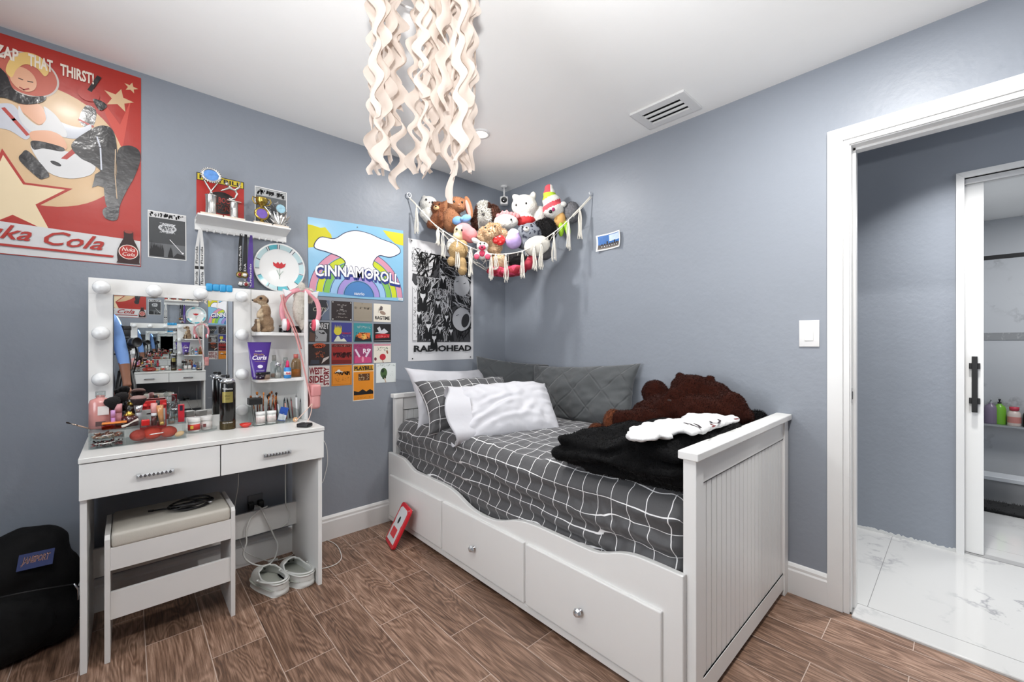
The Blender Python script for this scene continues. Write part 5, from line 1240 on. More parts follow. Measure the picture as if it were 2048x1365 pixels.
trophy('trophy', -2.012, 'tall silver trophy with a blue round insert, leftmost on the small wall shelf', t1)
def t2(t, x, y, z):
    cup_col(t, x, y, z, .018, .080); z += .082; b = MB()
    b.box(x - .03, x + .03, y - .018, y + .018, z, z + .004, SV); b.lathe([(.008, .004), (.006, .012)], SV, 12, Matrix.Translation((x, y, z)))
    b.build('top_plate', t); b = MB()   # swooping figure
    b.tube([(x - .02, y, z + .012), (x + .004, y, z + .02), (x + .014, y, z + .045), (x + .006, y, z + .062)], [.003, .004, .005, .006], SV, 8); b.ell((x - .012, y, z + .012), (.012, .006, .006), SV, (0, R(30), 0))
    b.tube([(x + .012, y, z + .062), (x - .02, y, z + .068), (x - .045, y, z + .052), (x - .056, y, z + .046)], [.006, .007, .004, .002], SV, 8)
    b.tube([(x + .006, y, z + .064), (x + .022, y, z + .080), (x + .030, y, z + .115)], [.006, .005, .002], SV, 8); b.ell((x - .030, y - .002, z + .086), .009, SV); b.tube([(x - .022, y, z + .078), (x - .008, y, z + .066)], .006, SV, 8)
    b.build('figure', t)
trophy('trophy', -1.917, 'slim silver trophy topped by a leaping figure', t2)
def t3(t, x, y, z):
    b = MB(); b.lathe([(.020, 0), (.014, .006), (.007, .014), (.006, .022)], GD, 18, Matrix.Translation((x, y, z))); b.build('foot', t)
    b = MB(); T = Matrix.Translation((x, y, z + .050)) @ Matrix.Rotation(R(90), 4, 'X'); b.lathe([(.026, -.005), (.035, 0), (.033, .006), (.026, .007)], GD, 26, T, cap=False); b.lathe([(0, -.005), (.034, 0)], GD, 26, T, cap=False); b.build('medallion', t)
    b = MB(); b.lathe([(0, .005), (.026, .005)], M((112, 84, 170), .4, var=.3, vscale=60), 26, T, cap=False); tag(b.build('purple_insert', t), 'purple clock-like insert')
    b = MB(); b.lathe([(.007, .082), (.006, .088), (.018, .098), (.029, .116), (.027, .128), (.029, .132)], GD, 22, Matrix.Translation((x, y, z))); b.build('cup', t)
    for s_ in (-1, 1):
        b = MB(); b.tube([(x + s_ * .026, y, z + .128), (x + s_ * .040, y, z + .134), (x + s_ * .044, y, z + .118), (x + s_ * .034, y, z + .100), (x + s_ * .018, y, z + .097)], .003, GD, 8); b.build('handle', t)
trophy('trophy', -1.792, 'gold cup trophy with two handles and a purple round insert', t3, .042)
def t4(t, x, y, z):
    b = MB()
    for k, (a, L) in enumerate(((-38, .13), (-22, .085), (-8, .10), (8, .085), (22, .10), (38, .09), (-55, .06), (55, .06))):
        d = Vector((math.sin(R(a)), 0, math.cos(R(a)))); p = Vector((x, y + .002 * (k % 3), z)); n_ = Vector((d.z, 0, -d.x)); w_ = .0075
        b.add([p, p + d * L * .55 + n_ * w_, p + d * L, p + d * L * .55 - n_ * w_, p + d * L * .55 + Vector((0, -.005, 0))], [(0, 1, 4), (1, 2, 4), (2, 3, 4), (3, 0, 4), (3, 2, 1, 0)], SV)
    b.build('leaves', t); b = MB(); T = Matrix.Translation((x + .002, y - .008, z + .094)) @ Matrix.Rotation(R(90), 4, 'X'); b.lathe([(.021, -.003), (.027, 0), (.024, .005)], SV, 22, T, cap=False); b.build('medallion_rim', t)
    b = MB(); b.lathe([(0, .003), (.023, .003)], M((150, 190, 206), .2, .3, var=.5, vscale=60), 22, T, cap=False); tag(b.build('insert', t), 'pale blue insert')
trophy('trophy', -1.705, 'silver leaf-shaped trophy with a pale blue insert, rightmost on the shelf', t4, .038)
def strap_strip(b, pts, wd, mat):
    vs = []; fs = []
    for i, p in enumerate(pts):
        p = Vector(p); w_ = wd[i] if isinstance(wd, list) else wd; vs += [p - Vector((w_ / 2, 0, 0)), p + Vector((w_ / 2, 0, 0))]
    for i in range(len(pts) - 1): fs.append((2 * i, 2 * i + 1, 2 * i + 3, 2 * i + 2))
    n = len(vs); vs2 = [v + Vector((0, .0012, 0)) for v in vs]; b.add(vs + vs2, fs + [tuple(n + k for k in f[::-1]) for f in fs], mat, True)
t = thing('lanyard', (-2.052, -.03, 1.74), 'white lettered lanyard hanging from the left end of the hook rail', 'lanyard')
def vtext(b, st, x, z_top, z_bot, wd, y, mat):
    vs, fs, _ = text_geo(st, .01); b.add([(x - wd / 2 + bb * wd, y, z_bot + aa * (z_top - z_bot)) for aa, bb in [(a, 1 - c) for a, c in vs]], [f[::-1] for f in fs], mat)
LW = M('#cfcfcd', .7)
for k, (dx, dy) in enumerate(((-.010, -.030), (.010, -.036))):
    b = MB(); strap_strip(b, [(-2.052 + dx * .3, -.040, 1.745), (-2.054 + dx, dy, 1.65), (-2.056 + dx, dy, 1.55), (-2.054 + dx * 1.2, dy, 1.462)], [.009, .015, .018, .018], LW)
    vtext(b, 'Florida' if k == 0 else 'Florida', -2.056 + dx, 1.66, 1.575, .009, dy - .0012, M_BLACK); vtext(b, 'Florida', -2.056 + dx * 1.1, 1.535, 1.475, .010, dy - .0012, M_BLACK)
    b.box(-2.056 + dx - .007, -2.056 + dx + .007, dy - .0016, dy - .0011, 1.548, 1.562, M_BLACK); b.build('strap', t)
for k, (x, m, lab) in enumerate(((-1.883, M((18, 18, 20), .7), 'black lettered ribbon with gold medals on the hook rail'), (-1.862, M((30, 30, 34), .7), 'dark ribbon with silver medals beside the purple one'), (-1.838, M((74, 48, 130), .6), 'purple ribbon with white lettering, rightmost on the hook rail'))):
    t = thing('medal', (x, -.03, 1.74), lab, 'medal', group='medals on the hook rail')
    b = MB(); y = -.034 - k * .003
    strap_strip(b, [(x + .002, -.040, 1.752), (x, y, 1.70), (x - .002, y, 1.60), (x, y, 1.475 if k == 2 else 1.53)], [.012, .016, .020, .022] if k < 2 else [.010, .020, .027, .030], m)
    vtext(b, 'Orlando Florida' if k == 0 else ('Orlando' if k == 2 else 'FLORIDA'), x - .002, 1.69 if k == 0 else 1.60, 1.56 if k == 0 else 1.48, .010, y - .0012, M('#d0d0d0')); b.build('ribbon', t)
    if k < 2:
        for j, (dz, c) in enumerate(((0, '#9a8450'), (-.048, '#b8b8b6'))):
            b = MB(); b.cyl((x - .004 + j * .006, y - .003, 1.538 + dz), (x - .004 + j * .006, y - .007, 1.538 + dz), .017, M(c, .3, .8, var=.5, vscale=120), 20); b.cyl((x - .004 + j * .006, y - .007, 1.538 + dz), (x - .004 + j * .006, y - .008, 1.538 + dz), .009, M((140, 40, 40) if (k + j) % 2 == 0 else '#e0e0e0', .4), 14); b.build('medal_disc', t)

# --- painted plate on the wall
def plate():
    cx, cz = -1.694, 1.600; t = thing('plate', (cx, -.01, cz - .14), 'oval painted white plate with a red tulip and turquoise rim patches on the wall', 'plate')
    T = Matrix.Translation((cx, -.004, cz)) @ Matrix.Rotation(R(90), 4, 'X'); Wp = M('#e2e2e0', .2, coat=.4, var=.02)
    b = MB(); b.lathe([(0, 0), (.095, 0), (.128, .014), (.130, .018), (.124, .018), (.098, .005), (0, .004)], Wp, 48, T, cap=False, sy=1.04); b.build('dish', t)
    b = MB(); tq = M((96, 178, 190), .25, coat=.3); lt = M((190, 214, 216), .25, coat=.3); nv = M((52, 70, 90), .4)
    def rim(a0, a1, m, e=.0008):
        vs = []; n = 8
        for i in range(n + 1):
            a = R(a0 + (a1 - a0) * i / n)
            for r_, w_ in ((.100, .0062), (.122, .0175)): vs.append(Vector((cx + r_ * math.cos(a), -.004 - w_ - e, cz + r_ * 1.04 * math.sin(a))))
        b.add(vs, [(2 * i, 2 * i + 1, 2 * i + 3, 2 * i + 2) for i in range(n)], m)
    for a0, a1, m in ((98, 118, tq), (125, 160, lt), (165, 185, lt), (205, 238, tq), (240, 262, lt), (264, 290, tq), (318, 345, tq), (350, 375, lt), (20, 50, lt), (60, 90, lt)): rim(a0, a1, m)
    for a in (96, 119, 124, 161, 186, 204, 239, 263, 291, 317, 346, 376, 19, 51, 59, 91): rim(a, a + 1.6, nv, .0012)
    yy = -.0095; rdm = M((188, 36, 44), .3); gr = M((108, 158, 128), .4)
    b.add([(cx - .034, yy, cz + .030), (cx - .030, yy, cz + .010), (cx - .012, yy, cz - .002), (cx + .010, yy, cz - .002), (cx + .026, yy, cz + .010), (cx + .032, yy, cz + .030), (cx + .018, yy, cz + .022), (cx + .010, yy, cz + .034), (cx, yy, cz + .022), (cx - .008, yy, cz + .034), (cx - .018, yy, cz + .022)], [tuple(range(11))], rdm)
    b.tube([(cx, yy, cz), (cx + .001, yy, cz - .03), (cx, yy, cz - .062)], .0016, gr, 6, flat=.4); b.tube([(cx, yy, cz - .04), (cx + .018, yy, cz - .015)], .0014, gr, 6, flat=.4); b.tube([(cx, yy, cz - .045), (cx - .014, yy, cz - .012)], .0014, gr, 6, flat=.4)
    tag(b.build('painting', t), 'red tulip and turquoise rim painting')
plate()
# ---------------------------------------------------------------- toy hammock in the corner
def spline(P, n=8, closed=False):
    out = []; m = len(P)
    for i in range(m if closed else m - 1):
        g = (lambda k: P[k % m]) if closed else (lambda k: P[max(0, min(m - 1, k))])
        p0, p1, p2, p3 = g(i - 1), g(i), g(i + 1), g(i + 2)
        for k in range(n):
            t = k / n; out.append(0.5 * ((2 * p1) + (p2 - p0) * t + (2 * p0 - 5 * p1 + 4 * p2 - p3) * t * t + (3 * p1 - p0 - 3 * p2 + p3) * t ** 3))
    if not closed: out.append(P[-1].copy())
    return out
HM = thing('toy_hammock', (-.42, -.42, 1.70), 'white macrame net hammock full of soft toys, hung across the room corner', 'hammock')
M_CORD = M('#dedad0', .85, bump=.3, bscale=200, var=.05)
rim_px = [(818, 396, 2.850), (833, 411, 2.84), (857, 438, 2.82), (878, 456, 2.80), (910, 477, 2.775), (939, 494, 2.755), (980, 508, 2.74), (1017, 508, 2.735), (1046, 502, 2.735), (1069, 491, 2.74), (1094, 475, 2.745), (1111, 463, 2.75), (1132, 445, 2.765), (1158, 419, 2.785), (1181, 394, 2.810)]
rimP = [atD(*p) for p in rim_px]; rim = spline(rimP, 6)
b = MB(); b.tube(rim, .0035, M_CORD, 8)
for q0 in (rim[:14], rim[-10:]):
    for o in (Vector((0, 0, .006)), Vector((.004, -.004, -.004))): b.tube([p + o for p in q0], .0026, M_CORD, 6)
b.build('rim_cord', HM)
hk = MB(); Wp = M('#d8dade', .3)
p = onY(816, 392, 0); hk.tube([p + Vector((.016 * math.cos(t), -.016 , .016 * math.sin(t) )) for t in [R(k * 20) for k in range(18)]], .004, Wp, 8, closed=True); hk.cyl(p, p + Vector((0, -.02, 0)), .004, Wp); hk.build('wall_hook', HM)
hk = MB(); p = onX(1184, 391, 0); hk.tube([p, p + Vector((-.02, 0, -.002)), p + Vector((-.03, .002, .01)), p + Vector((-.022, 0, .020))], .0035, Wp, 8); hk.build('wall_hook', HM)
# net: cords from the rim under the belly and up to the corner
CRN = Vector((-.03, -.03, 2.12)); nU = 22; net = MB()
def netpt(u, v):
    k = u * (len(rim) - 1); i = int(min(len(rim) - 2, k)); p = rim[i].lerp(rim[i + 1], k - i)
    m = math.sin(math.pi * min(1, max(0, u))); low = Vector((p.x * .80 + .0, p.y * .80, p.z - .235 * m - .01)); back = Vector((max(-.88, min(-.02, p.x * .55)), max(-.86, min(-.02, p.y * .55)), p.z + .05))
    a = p.lerp(low, v); c = low.lerp(back, v); return a.lerp(c, v)
for i in range(2, nU - 1): net.tube([netpt(i / nU, v / 8) for v in range(9)], .0014, M_CORD, 5)
for v in (1, 2, 3, 4, 5): net.tube([netpt(.06 + .88 * i / 44, v / 8 + (.03 if i % 2 else -.03)) for i in range(45)], .0014, M_CORD, 5)
net.build('net', HM)
# tassels
tas = [(833, 411, 467, 2.84), (876, 455, 492, 2.80), (886, 462, 519, 2.79), (915, 480, 541, 2.77), (941, 495, 553, 2.75), (982, 508, 562, 2.735), (992, 508, 541, 2.735), (1012, 508, 564, 2.73), (1045, 502, 556, 2.73), (1069, 491, 542, 2.735), (1082, 484, 540, 2.74), (1108, 465, 525, 2.745), (1137, 440, 502, 2.77), (1160, 417, 479, 2.79)]
rd = random.Random(11)
for px, y0, y1, D in tas:
    b = MB(); a = atD(px, y0, D - .012); L = (y1 - y0) / F_PX * D; n = rd.choice((5, 6, 7))
    b.ell(a - Vector((0, 0, .008)), (.006, .006, .009), M_CORD, seg=8, rings=6)
    for k in range(n):
        t = (k / (n - 1) - .5); off = RT * (t * .028) + FW * rd.uniform(-.006, .006); l = L * rd.uniform(.88, 1.03); w_ = rd.uniform(-.004, .004)
        P = [a, a + off * .55 + Vector((0, 0, -l * .3)) + RT * w_, a + off * .9 + Vector((0, 0, -l * .7)) - RT * w_, a + off * 1.0 + Vector((0, 0, -l * .93))]
        b.tube(spline(P, 4), .0021, M_CORD, 5); e_ = a + off + Vector((0, 0, -l)); b.ell(P[-1], (.0032, .0032, .004), M_CORD, seg=6, rings=5)
        for q in (-.003, .001, .004): b.tube([P[-1], e_ + RT * q], .0010, M_CORD, 4)
    b.build('tassel', HM)

TB = Matrix(((RT.x, -FW.x, 0, 0), (RT.y, -FW.y, 0, 0), (0, 0, 1, 0), (0, 0, 0, 1)))
TSC = 1.2
GT = 'soft toys in the corner hammock'
def toy(label, px, py, D, blobs, col, furn=0, furL=.008, vox=.006, sm=4, extras=(), disp=.002, cls='soft_toy', furw=.0009):
    o = atD(px, py, D); T = Matrix.Translation(o) @ TB @ Matrix.Scale(TSC, 4)
    t = thing(cls, o, label, 'soft toy', group=GT)
    r = fuse(blobs, vox, sm, disp, 30, None)
    fn = col if callable(col) else (lambda c, m=col: m)
    paint(r, fn)
    if furn: fur(r, furn, furL, furw, (0, .2, -.5), int(px))
    r.v = [T @ v for v in r.v]
    for i, v in enumerate(r.v):          # nothing pokes through the two walls
        if v.y > -.006: v.y = -.006
        if v.x > -.006: v.x = -.006
    r.build('body', t)
    for nm, f in extras:
        b = MB(); f(b); b.v = [T @ v for v in b.v]
        for v in b.v: v.y = min(v.y, -.004); v.x = min(v.x, -.004)
        b.build(nm, t)
    return t
K_ = M((18, 16, 18), .25)
def shag(b):
    q = MB(); q.v, q.f, q.m, q.sm, q.mats = b.v, b.f, b.m, b.sm, b.mats; fur(q, 2600, .013, .0013, (0, 0, -.6), 5)
def eye(x, y, z, r=.006): return ('eye', lambda b: b.ell((x, y, z), (r, r * .6, r * 1.1), K_, seg=10, rings=8))
def ball(nm, c, r, m, rot=None): return (nm, lambda b: b.ell(c, r, m, rot, 14, 10))
wF = M('#d2d0ca', .9, sheen=.1, bump=.4, bscale=120, var=.05); bF = M((116, 66, 36), .9, sheen=.08, bump=.5, bscale=90, var=.12); tF = M((142, 94, 62), .9, sheen=.08, bump=.5, bscale=90, var=.12)
dF = M((74, 40, 26), .95, bump=.5, bscale=80, var=.15); cF = M((212, 184, 150), .95, sheen=.05, bump=.5, bscale=80, var=.1); pF = M((206, 122, 124), .9, sheen=.1, var=.06); blk = M((18, 15, 16), .95, bump=.5, bscale=80, var=.2)
hot = M((198, 60, 92), .8, var=.08); redF = M((182, 34, 36), .7, var=.08)
toy('white plush animal with small black eyes at the left end of the hammock', 857, 420, 2.93, [((.0, 0, .035), (.052, .045, .045)), ((-.025, 0, .070), (.014, .01, .016)), ((.010, 0, -.03), (.050, .042, .055)), ((-.03, .02, -.03), (.018, .018, .025))], wF, extras=[eye(-.004, .045, .045), eye(.030, .038, .032), ball('nose', (.016, .044, .030), (.004, .004, .003), M((120, 90, 90)))])
toy('small golden brown teddy bear with a tan muzzle beside the white plush', 877, 432, 2.90, [((0, 0, .04), (.045, .04, .042)), ((-.03, 0, .072), (.014, .01, .014)), ((.035, 0, .074), (.014, .01, .014)), ((.0, 0, -.03), (.048, .04, .055)), ((-.04, .02, -.055), (.024, .03, .024)), ((.02, .035, -.02), (.016, .02, .03))], bF, 2500, .006, extras=[ball('muzzle', (-.006, .038, .034), (.017, .014, .014), M((206, 170, 122), .9)), eye(-.022, .038, .052, .004), eye(.012, .04, .056, .004), ball('nose', (-.006, .052, .038), (.006, .004, .004), K_)])
toy('tan rabbit plush with long drooping ears and pink inner ears', 910, 430, 2.90, [((.012, 0, .058), (.058, .048, .045)), ((-.02, 0, -.03), (.055, .045, .075)), ((.030, .02, .035), (.03, .03, .025)), ((.01, .03, -.05), (.02, .02, .05)), ((-.05, .01, -.02), (.018, .018, .04))], tF, 3000, .005, extras=[eye(.002, .046, .062), eye(.046, .040, .060), ('ear', lambda b: b.ell((-.055, .01, .045), (.018, .012, .052), tF, (0, R(28), 0))), ('ear', lambda b: b.ell((.080, .01, .040), (.022, .012, .068), tF, (0, R(-14), 0))), ('inner_ear', lambda b: b.ell((.078, .020, .032), (.012, .006, .050), M((206, 138, 130), .9), (0, R(-14), 0))), ball('nose', (.030, .050, .044), (.005, .004, .004), M((196, 140, 120)))])
toy('pink plush with a large pale blue bow on its head', 927, 464, 2.84, [((0, 0, .0), (.056, .045, .05)), ((.040, 0, -.02), (.04, .04, .045)), ((-.03, .01, -.03), (.03, .03, .03))], lambda c: M((222, 206, 170), .9) if c.x < -.004 and c.y > .012 and c.z < .03 else pF, extras=[eye(-.034, .038, .004, .006), eye(-.004, .046, -.002, .006), ('bow', lambda b: (b.ell((-.034, .010, .062), (.030, .014, .024), M((104, 146, 192), .8), (0, R(-18), 0)), b.ell((.016, .010, .074), (.030, .014, .022), M((104, 146, 192), .8), (0, R(-20), 0)), b.ell((-.008, .018, .068), (.010, .012, .012), M((104, 146, 192), .8))))])
toy('shaggy white and dark brown dog plush with floppy ears', 972, 432, 2.94, [((-.012, 0, .020), (.050, .045, .062)), ((-.006, .02, -.02), (.036, .036, .032)), ((-.05, 0, -.03), (.034, .03, .05))], lambda c: dF if (c.x < -.044 or (c.x > .010 and c.z > .035)) else wF, 7000, .015, furw=.0014, extras=[('ear', lambda b: [b.ell((.050, .012, .012), (.034, .022, .046), dF, (0, R(-14), 0))] and shag(b)), ball('nose', (-.012, .056, -.010), (.010, .007, .009), K_), eye(-.020, .05, .012, .005)])
toy('white plush with a frilly pink top edge and small black eye', 1012, 440, 2.90, [((0, 0, -.012), (.072, .042, .045)), ((-.02, 0, .03), (.014, .010, .024)), ((.004, 0, .034), (.014, .010, .026))], wF, extras=[('pink_frill', lambda b: [b.ell((-.045 + k * .019, .012, .026 - .0012 * (k - 3) ** 2 + .004), (.013, .010, .014), pF) for k in range(7)]), eye(.030, .040, -.010, .006), ('inner_ear', lambda b: (b.ell((-.02, .010, .036), (.007, .004, .015), pF), b.ell((.004, .010, .038), (.007, .004, .016), pF)))])
toy('large off white plush sitting upright in a red top at the back of the hammock', 1049, 420, 2.95, [((0, 0, .020), (.078, .05, .070)), ((-.055, 0, .075), (.020, .014, .020)), ((.052, 0, .085), (.018, .014, .026)), ((.006, 0, -.065), (.060, .045, .04))], lambda c: redF if c.z < -.048 else wF, sm=6, extras=[eye(.008, .050, .022, .006), eye(-.050, .040, .016, .006)])
def swirl(c):
    if c.z > .085: return M((206, 74, 84), .85) if c.x < -.010 else wF
    k = c.z - c.x * .45
    if k > .066: return M((170, 200, 54), .85)
    if k > .030: return wF
    if k > .0: return M((206, 74, 84), .85)
    return wF
toy('tall plush with a swirl-striped pointed top in white, lime and pink', 1103, 418, 2.86, [((.010, 0, -.005), (.062, .045, .052)), ((.0, 0, .045), (.054, .042, .04)), ((-.012, 0, .085), (.036, .034, .036)), ((-.014, 0, .118), (.026, .022, .024))], swirl, sm=5, extras=[ball('nose', (-.010, .046, -.030), (.010, .006, .010), K_), ball('cheek', (.006, .046, -.018), (.009, .005, .011), M((150, 40, 90), .8)), ('body_lower', lambda b: b.ell((.048, .0, -.062), (.034, .030, .048), M((206, 160, 96), .9))), ('hand', lambda b: b.ell((.066, .02, .020), (.018, .012, .015), wF)), ('leg', lambda b: b.ell((.052, .02, -.125), (.017, .018, .040), M((150, 196, 40), .85))), ('leg', lambda b: b.ell((.088, .02, -.118), (.017, .018, .044), M((150, 196, 40), .85), (0, R(-14), 0)))])
toy('mottled silver grey plush at the right end of the hammock', 1144, 425, 2.86, [((0, 0, 0), (.046, .04, .062)), ((.018, 0, -.01), (.04, .03, .04))], M((104, 104, 108), .7, bump=.8, bscale=70, var=.55, vscale=90), 1500, .005)
toy('white plush tucked behind the striped one', 1078, 432, 2.98, [((0, 0, 0), (.050, .04, .060))], wF)
toy('curly cream poodle plush with a red satin heart at its neck', 984, 472, 2.80, [((0, 0, .022), (.058, .048, .046)), ((-.050, .0, .0), (.026, .024, .036)), ((.056, 0, .0), (.028, .026, .036)), ((-.012, .03, .0), (.028, .028, .024)), ((.012, 0, -.06), (.045, .035, .05))], cF, 9000, .011, disp=.012, furw=.0015, extras=[eye(-.014, .056, .010, .007), eye(.018, .052, .040, .005), eye(-.034, .044, .034, .005), ('satin_heart', lambda b: (b.ell((.048, .036, -.034), (.028, .012, .030), M((196, 26, 26), .25, sheen=.3), (0, R(30), 0)), b.ell((.026, .040, -.034), (.022, .012, .022), M((196, 26, 26), .25, sheen=.3))))])
toy('smooth lilac and white egg-shaped plush in the middle of the hammock', 1027, 478, 2.78, [((0, 0, -.012), (.046, .04, .046)), ((0, 0, .018), (.036, .032, .040))], lambda c: M((226, 222, 236), .8) if c.z > .010 + .02 * math.sin(c.x * 60) else M((176, 154, 204), .8), sm=6)
def spots(c):
    n_ = noise.noise(Vector((c.x * 62, c.y * 62, c.z * 62 + 3))); return M((44, 46, 60), .85) if n_ > .22 else M((112, 116, 124), .9)
toy('grey leopard-spotted round plush with a white muzzle', 1060, 468, 2.84, [((0, 0, .0), (.078, .05, .062)), ((-.05, 0, .034), (.018, .012, .018)), ((.030, 0, .058), (.016, .012, .014)), ((-.03, 0, -.06), (.05, .04, .03))], spots, sm=5, extras=[ball('muzzle', (-.022, .046, .014), (.018, .012, .014), wF), ball('nose', (-.022, .058, .020), (.006, .004, .004), K_), eye(-.044, .038, .030, .005), eye(.004, .048, .038, .005)])
toy('black shaggy plush ear showing between the spotted and striped toys', 1096, 458, 2.82, [((0, 0, 0), (.046, .035, .062), (0, R(-22), 0)), ((-.035, 0, .025), (.035, .025, .025))], blk, 5000, .012)
toy('smooth off white dome-shaped plush at the front right of the hammock', 1074, 492, 2.765, [((0, 0, 0), (.076, .03, .056), (0, R(-16), 0))], M('#c2beb5', .7, sheen=.1), sm=8, extras=[])
toy('small white plush with crimson muzzle and round pink feet at the front', 965, 506, 2.745, [((0, 0, .032), (.034, .028, .030)), ((-.026, 0, .060), (.014, .010, .014)), ((0, 0, -.010), (.034, .026, .030)), ((-.03, .012, -.020), (.016, .016, .020)), ((.03, .012, -.020), (.016, .016, .020))], wF, extras=[ball('muzzle', (0, .026, .022), (.020, .012, .014), hot), eye(-.010, .028, .046, .005), eye(.012, .028, .046, .005), ball('nose', (0, .038, .024), (.006, .004, .005), K_), ('belly', lambda b: b.ell((0, .022, -.008), (.016, .008, .018), hot)), ('foot', lambda b: b.ell((-.030, .026, -.026), (.015, .008, .016), M((214, 84, 110), .8))), ('foot', lambda b: b.ell((.030, .026, -.026), (.015, .008, .016), M((214, 84, 110), .8))), ('ear', lambda b: b.ell((-.040, .006, .066), (.022, .010, .014), wF, (0, R(30), 0)))])
toy('beige teddy bear hanging its legs through the net at the lower left', 917, 512, 2.80, [((0, 0, .03), (.055, .04, .055)), ((-.036, .01, -.032), (.026, .024, .026)), ((.022, .01, -.050), (.026, .024, .040)), ((.024, .014, -.086), (.026, .024, .026)), ((.020, 0, .06), (.030, .03, .030))], M((170, 142, 98), .9, sheen=.05, bump=.4, bscale=90), 2500, .004)
toy('brown and white plush under the cords on the left of the hammock', 905, 494, 2.83, [((0, 0, 0), (.036, .03, .05)), ((.02, .0, -.05), (.03, .025, .03))], lambda c: wF if c.z > -.02 else M((110, 92, 78), .9))
toy('black plush lying low in the net behind the tassels', 1035, 520, 2.79, [((0, 0, 0), (.062, .04, .038)), ((.0, 0, -.03), (.04, .03, .03))], blk, 2200, .006)
toy('cream plush body low in the net beside the black one', 998, 523, 2.79, [((0, 0, 0), (.045, .035, .045))], cF, 1800, .005)
toy('crimson plush at the bottom of the net', 1012, 543, 2.80, [((-.05, 0, 0), (.06, .05, .028)), ((.06, 0, .010), (.06, .05, .030)), ((0, 0, -.008), (.10, .05, .024))], lambda c: hot if noise.noise(Vector((c.x * 40, c.y * 40, c.z * 40))) > .05 else M((150, 26, 44), .7))
toy('red and pink plush at the lower right of the net', 1055, 528, 2.80, [((0, 0, 0), (.040, .04, .036), (0, R(-35), 0)), ((.022, 0, .024), (.034, .03, .026))], M((176, 46, 66), .6, var=.2, vscale=50))
toy('dark grey plush seen through the right side of the net', 1090, 505, 2.84, [((0, 0, 0), (.045, .04, .045))], M((86, 84, 86), .8, var=.5, vscale=60))

# ---------------------------------------------------------------- hanging streamers
ST = thing('streamer_mobile', (-1.62, -1.45, 2.40), 'cream paper streamer mobile with wavy ribbons hanging from the ceiling', 'mobile')
def paper():
    m, N_, L, bs = newmat('cream_paper'); bs.inputs['Base Color'].default_value = rgb((200, 189, 180)); bs.inputs['Roughness'].default_value = .8
    tr = N_.new('ShaderNodeBsdfTranslucent'); tr.inputs[0].default_value = rgb((204, 186, 172)); mx = N_.new('ShaderNodeMixShader'); mx.inputs[0].default_value = .38
    L.new(bs.outputs[0], mx.inputs[1]); L.new(tr.outputs[0], mx.inputs[2]); L.new(mx.outputs[0], N_['Material Output'].inputs[0]); return m
M_PAPER = paper()
rd = random.Random(21)
def streamer(px, yend, D, wd=.036, amp=.014, lam=.100, off=0, ztop=2.37, sway=0.0):
    top = atD(px, 300, D); top.z = ztop; zb = atD(px, yend, D).z; n = int((ztop - zb) / .010); ph = rd.uniform(0, 6.28); yaw0 = rd.uniform(-.9, .9); tw = rd.uniform(-2.2, 2.2); t2 = rd.uniform(.8, 2.5); P = []
    for i in range(n + 1):
        h = i * .010; a = YAW - R(90) + yaw0 + tw * .35 * math.sin(h * t2 * 2 + ph) + .22 * math.sin(h * 11 + ph)
        d = Vector((math.cos(a), math.sin(a), 0)); nrm = Vector((-d.y, d.x, 0)); c = top + Vector((0, 0, -h)) + d * (amp * math.sin(2 * math.pi * h / lam + ph)) + nrm * (.006 * math.sin(h * 23 + ph)) + RT * sway * h
        w_ = wd * (.80 + .30 * math.sin(2 * math.pi * h / lam * .5 + ph * 2)) * (1 if h < (ztop - zb) - .02 else .75)
        row = []
        for k in (-1, -.5, 0, .5, 1): row.append(c + d * (w_ / 2 * k) + nrm * (.007 * k * k * math.sin(h * 31 + ph)) + Vector((0, 0, .006 * k * math.sin(h * 12 + ph))))
        P.append(row)
    b = MB(); b.grid(P, M_PAPER); b.build('streamer', ST)
for px, ye, D in [(748, 352, 1.28), (756, 335, 1.36), (764, 345, 1.24), (770, 358, 1.32), (779, 330, 1.40), (760, 350, 1.42), (742, 300, 1.36), (774, 310, 1.26), (786, 250, 1.34), (752, 240, 1.22), (768, 270, 1.38)]: streamer(px, ye, D)
streamer(797, 380, 1.33, .030, .020, .11); streamer(790, 225, 1.38)
for px, ye, D in [(828, 350, 1.30), (838, 352, 1.36), (848, 358, 1.26), (856, 356, 1.30), (864, 350, 1.40), (852, 250, 1.34), (843, 200, 1.24)]: streamer(px, ye, D, .030, .015, .09)
for px, ye, D in [(876, 305, 1.24), (884, 270, 1.34), (892, 330, 1.40), (898, 345, 1.30), (906, 355, 1.26), (912, 340, 1.38), (919, 325, 1.22), (925, 345, 1.32), (932, 350, 1.28), (938, 352, 1.36), (944, 340, 1.30), (872, 200, 1.28), (935, 220, 1.24), (904, 260, 1.42), (917, 250, 1.28), (928, 290, 1.42), (948, 285, 1.36), (888, 220, 1.22), (862, 250, 1.32)]: streamer(px, ye, D)
streamer(905, 412, 1.30, .026, .006, .2)
b = MB(); cc = Vector((-1.63, -1.44, 2.375)); b.tube([cc + Vector((.19 * math.cos(R(k * 10)), .19 * math.sin(R(k * 10)), 0)) for k in range(36)], .004, M_TRIM, 8, closed=True)
b.tube([cc + Vector((.09 * math.cos(R(k * 15)), .09 * math.sin(R(k * 15)), 0)) for k in range(24)], .004, M_TRIM, 8, closed=True)
for k in range(6): b.cyl(cc, cc + Vector((.19 * math.cos(R(k * 60)), .19 * math.sin(R(k * 60)), 0)), .003, M_TRIM, 8)
b.build('hoop', ST); b = MB(); b.cyl(cc, Vector((cc.x, cc.y, CZ)), .003, M_TRIM, 8); b.lathe([(.03, CZ - .012), (.035, CZ)], M_TRIM, 20, Matrix.Translation((cc.x, cc.y, 0))); b.build('ceiling_hook', ST)
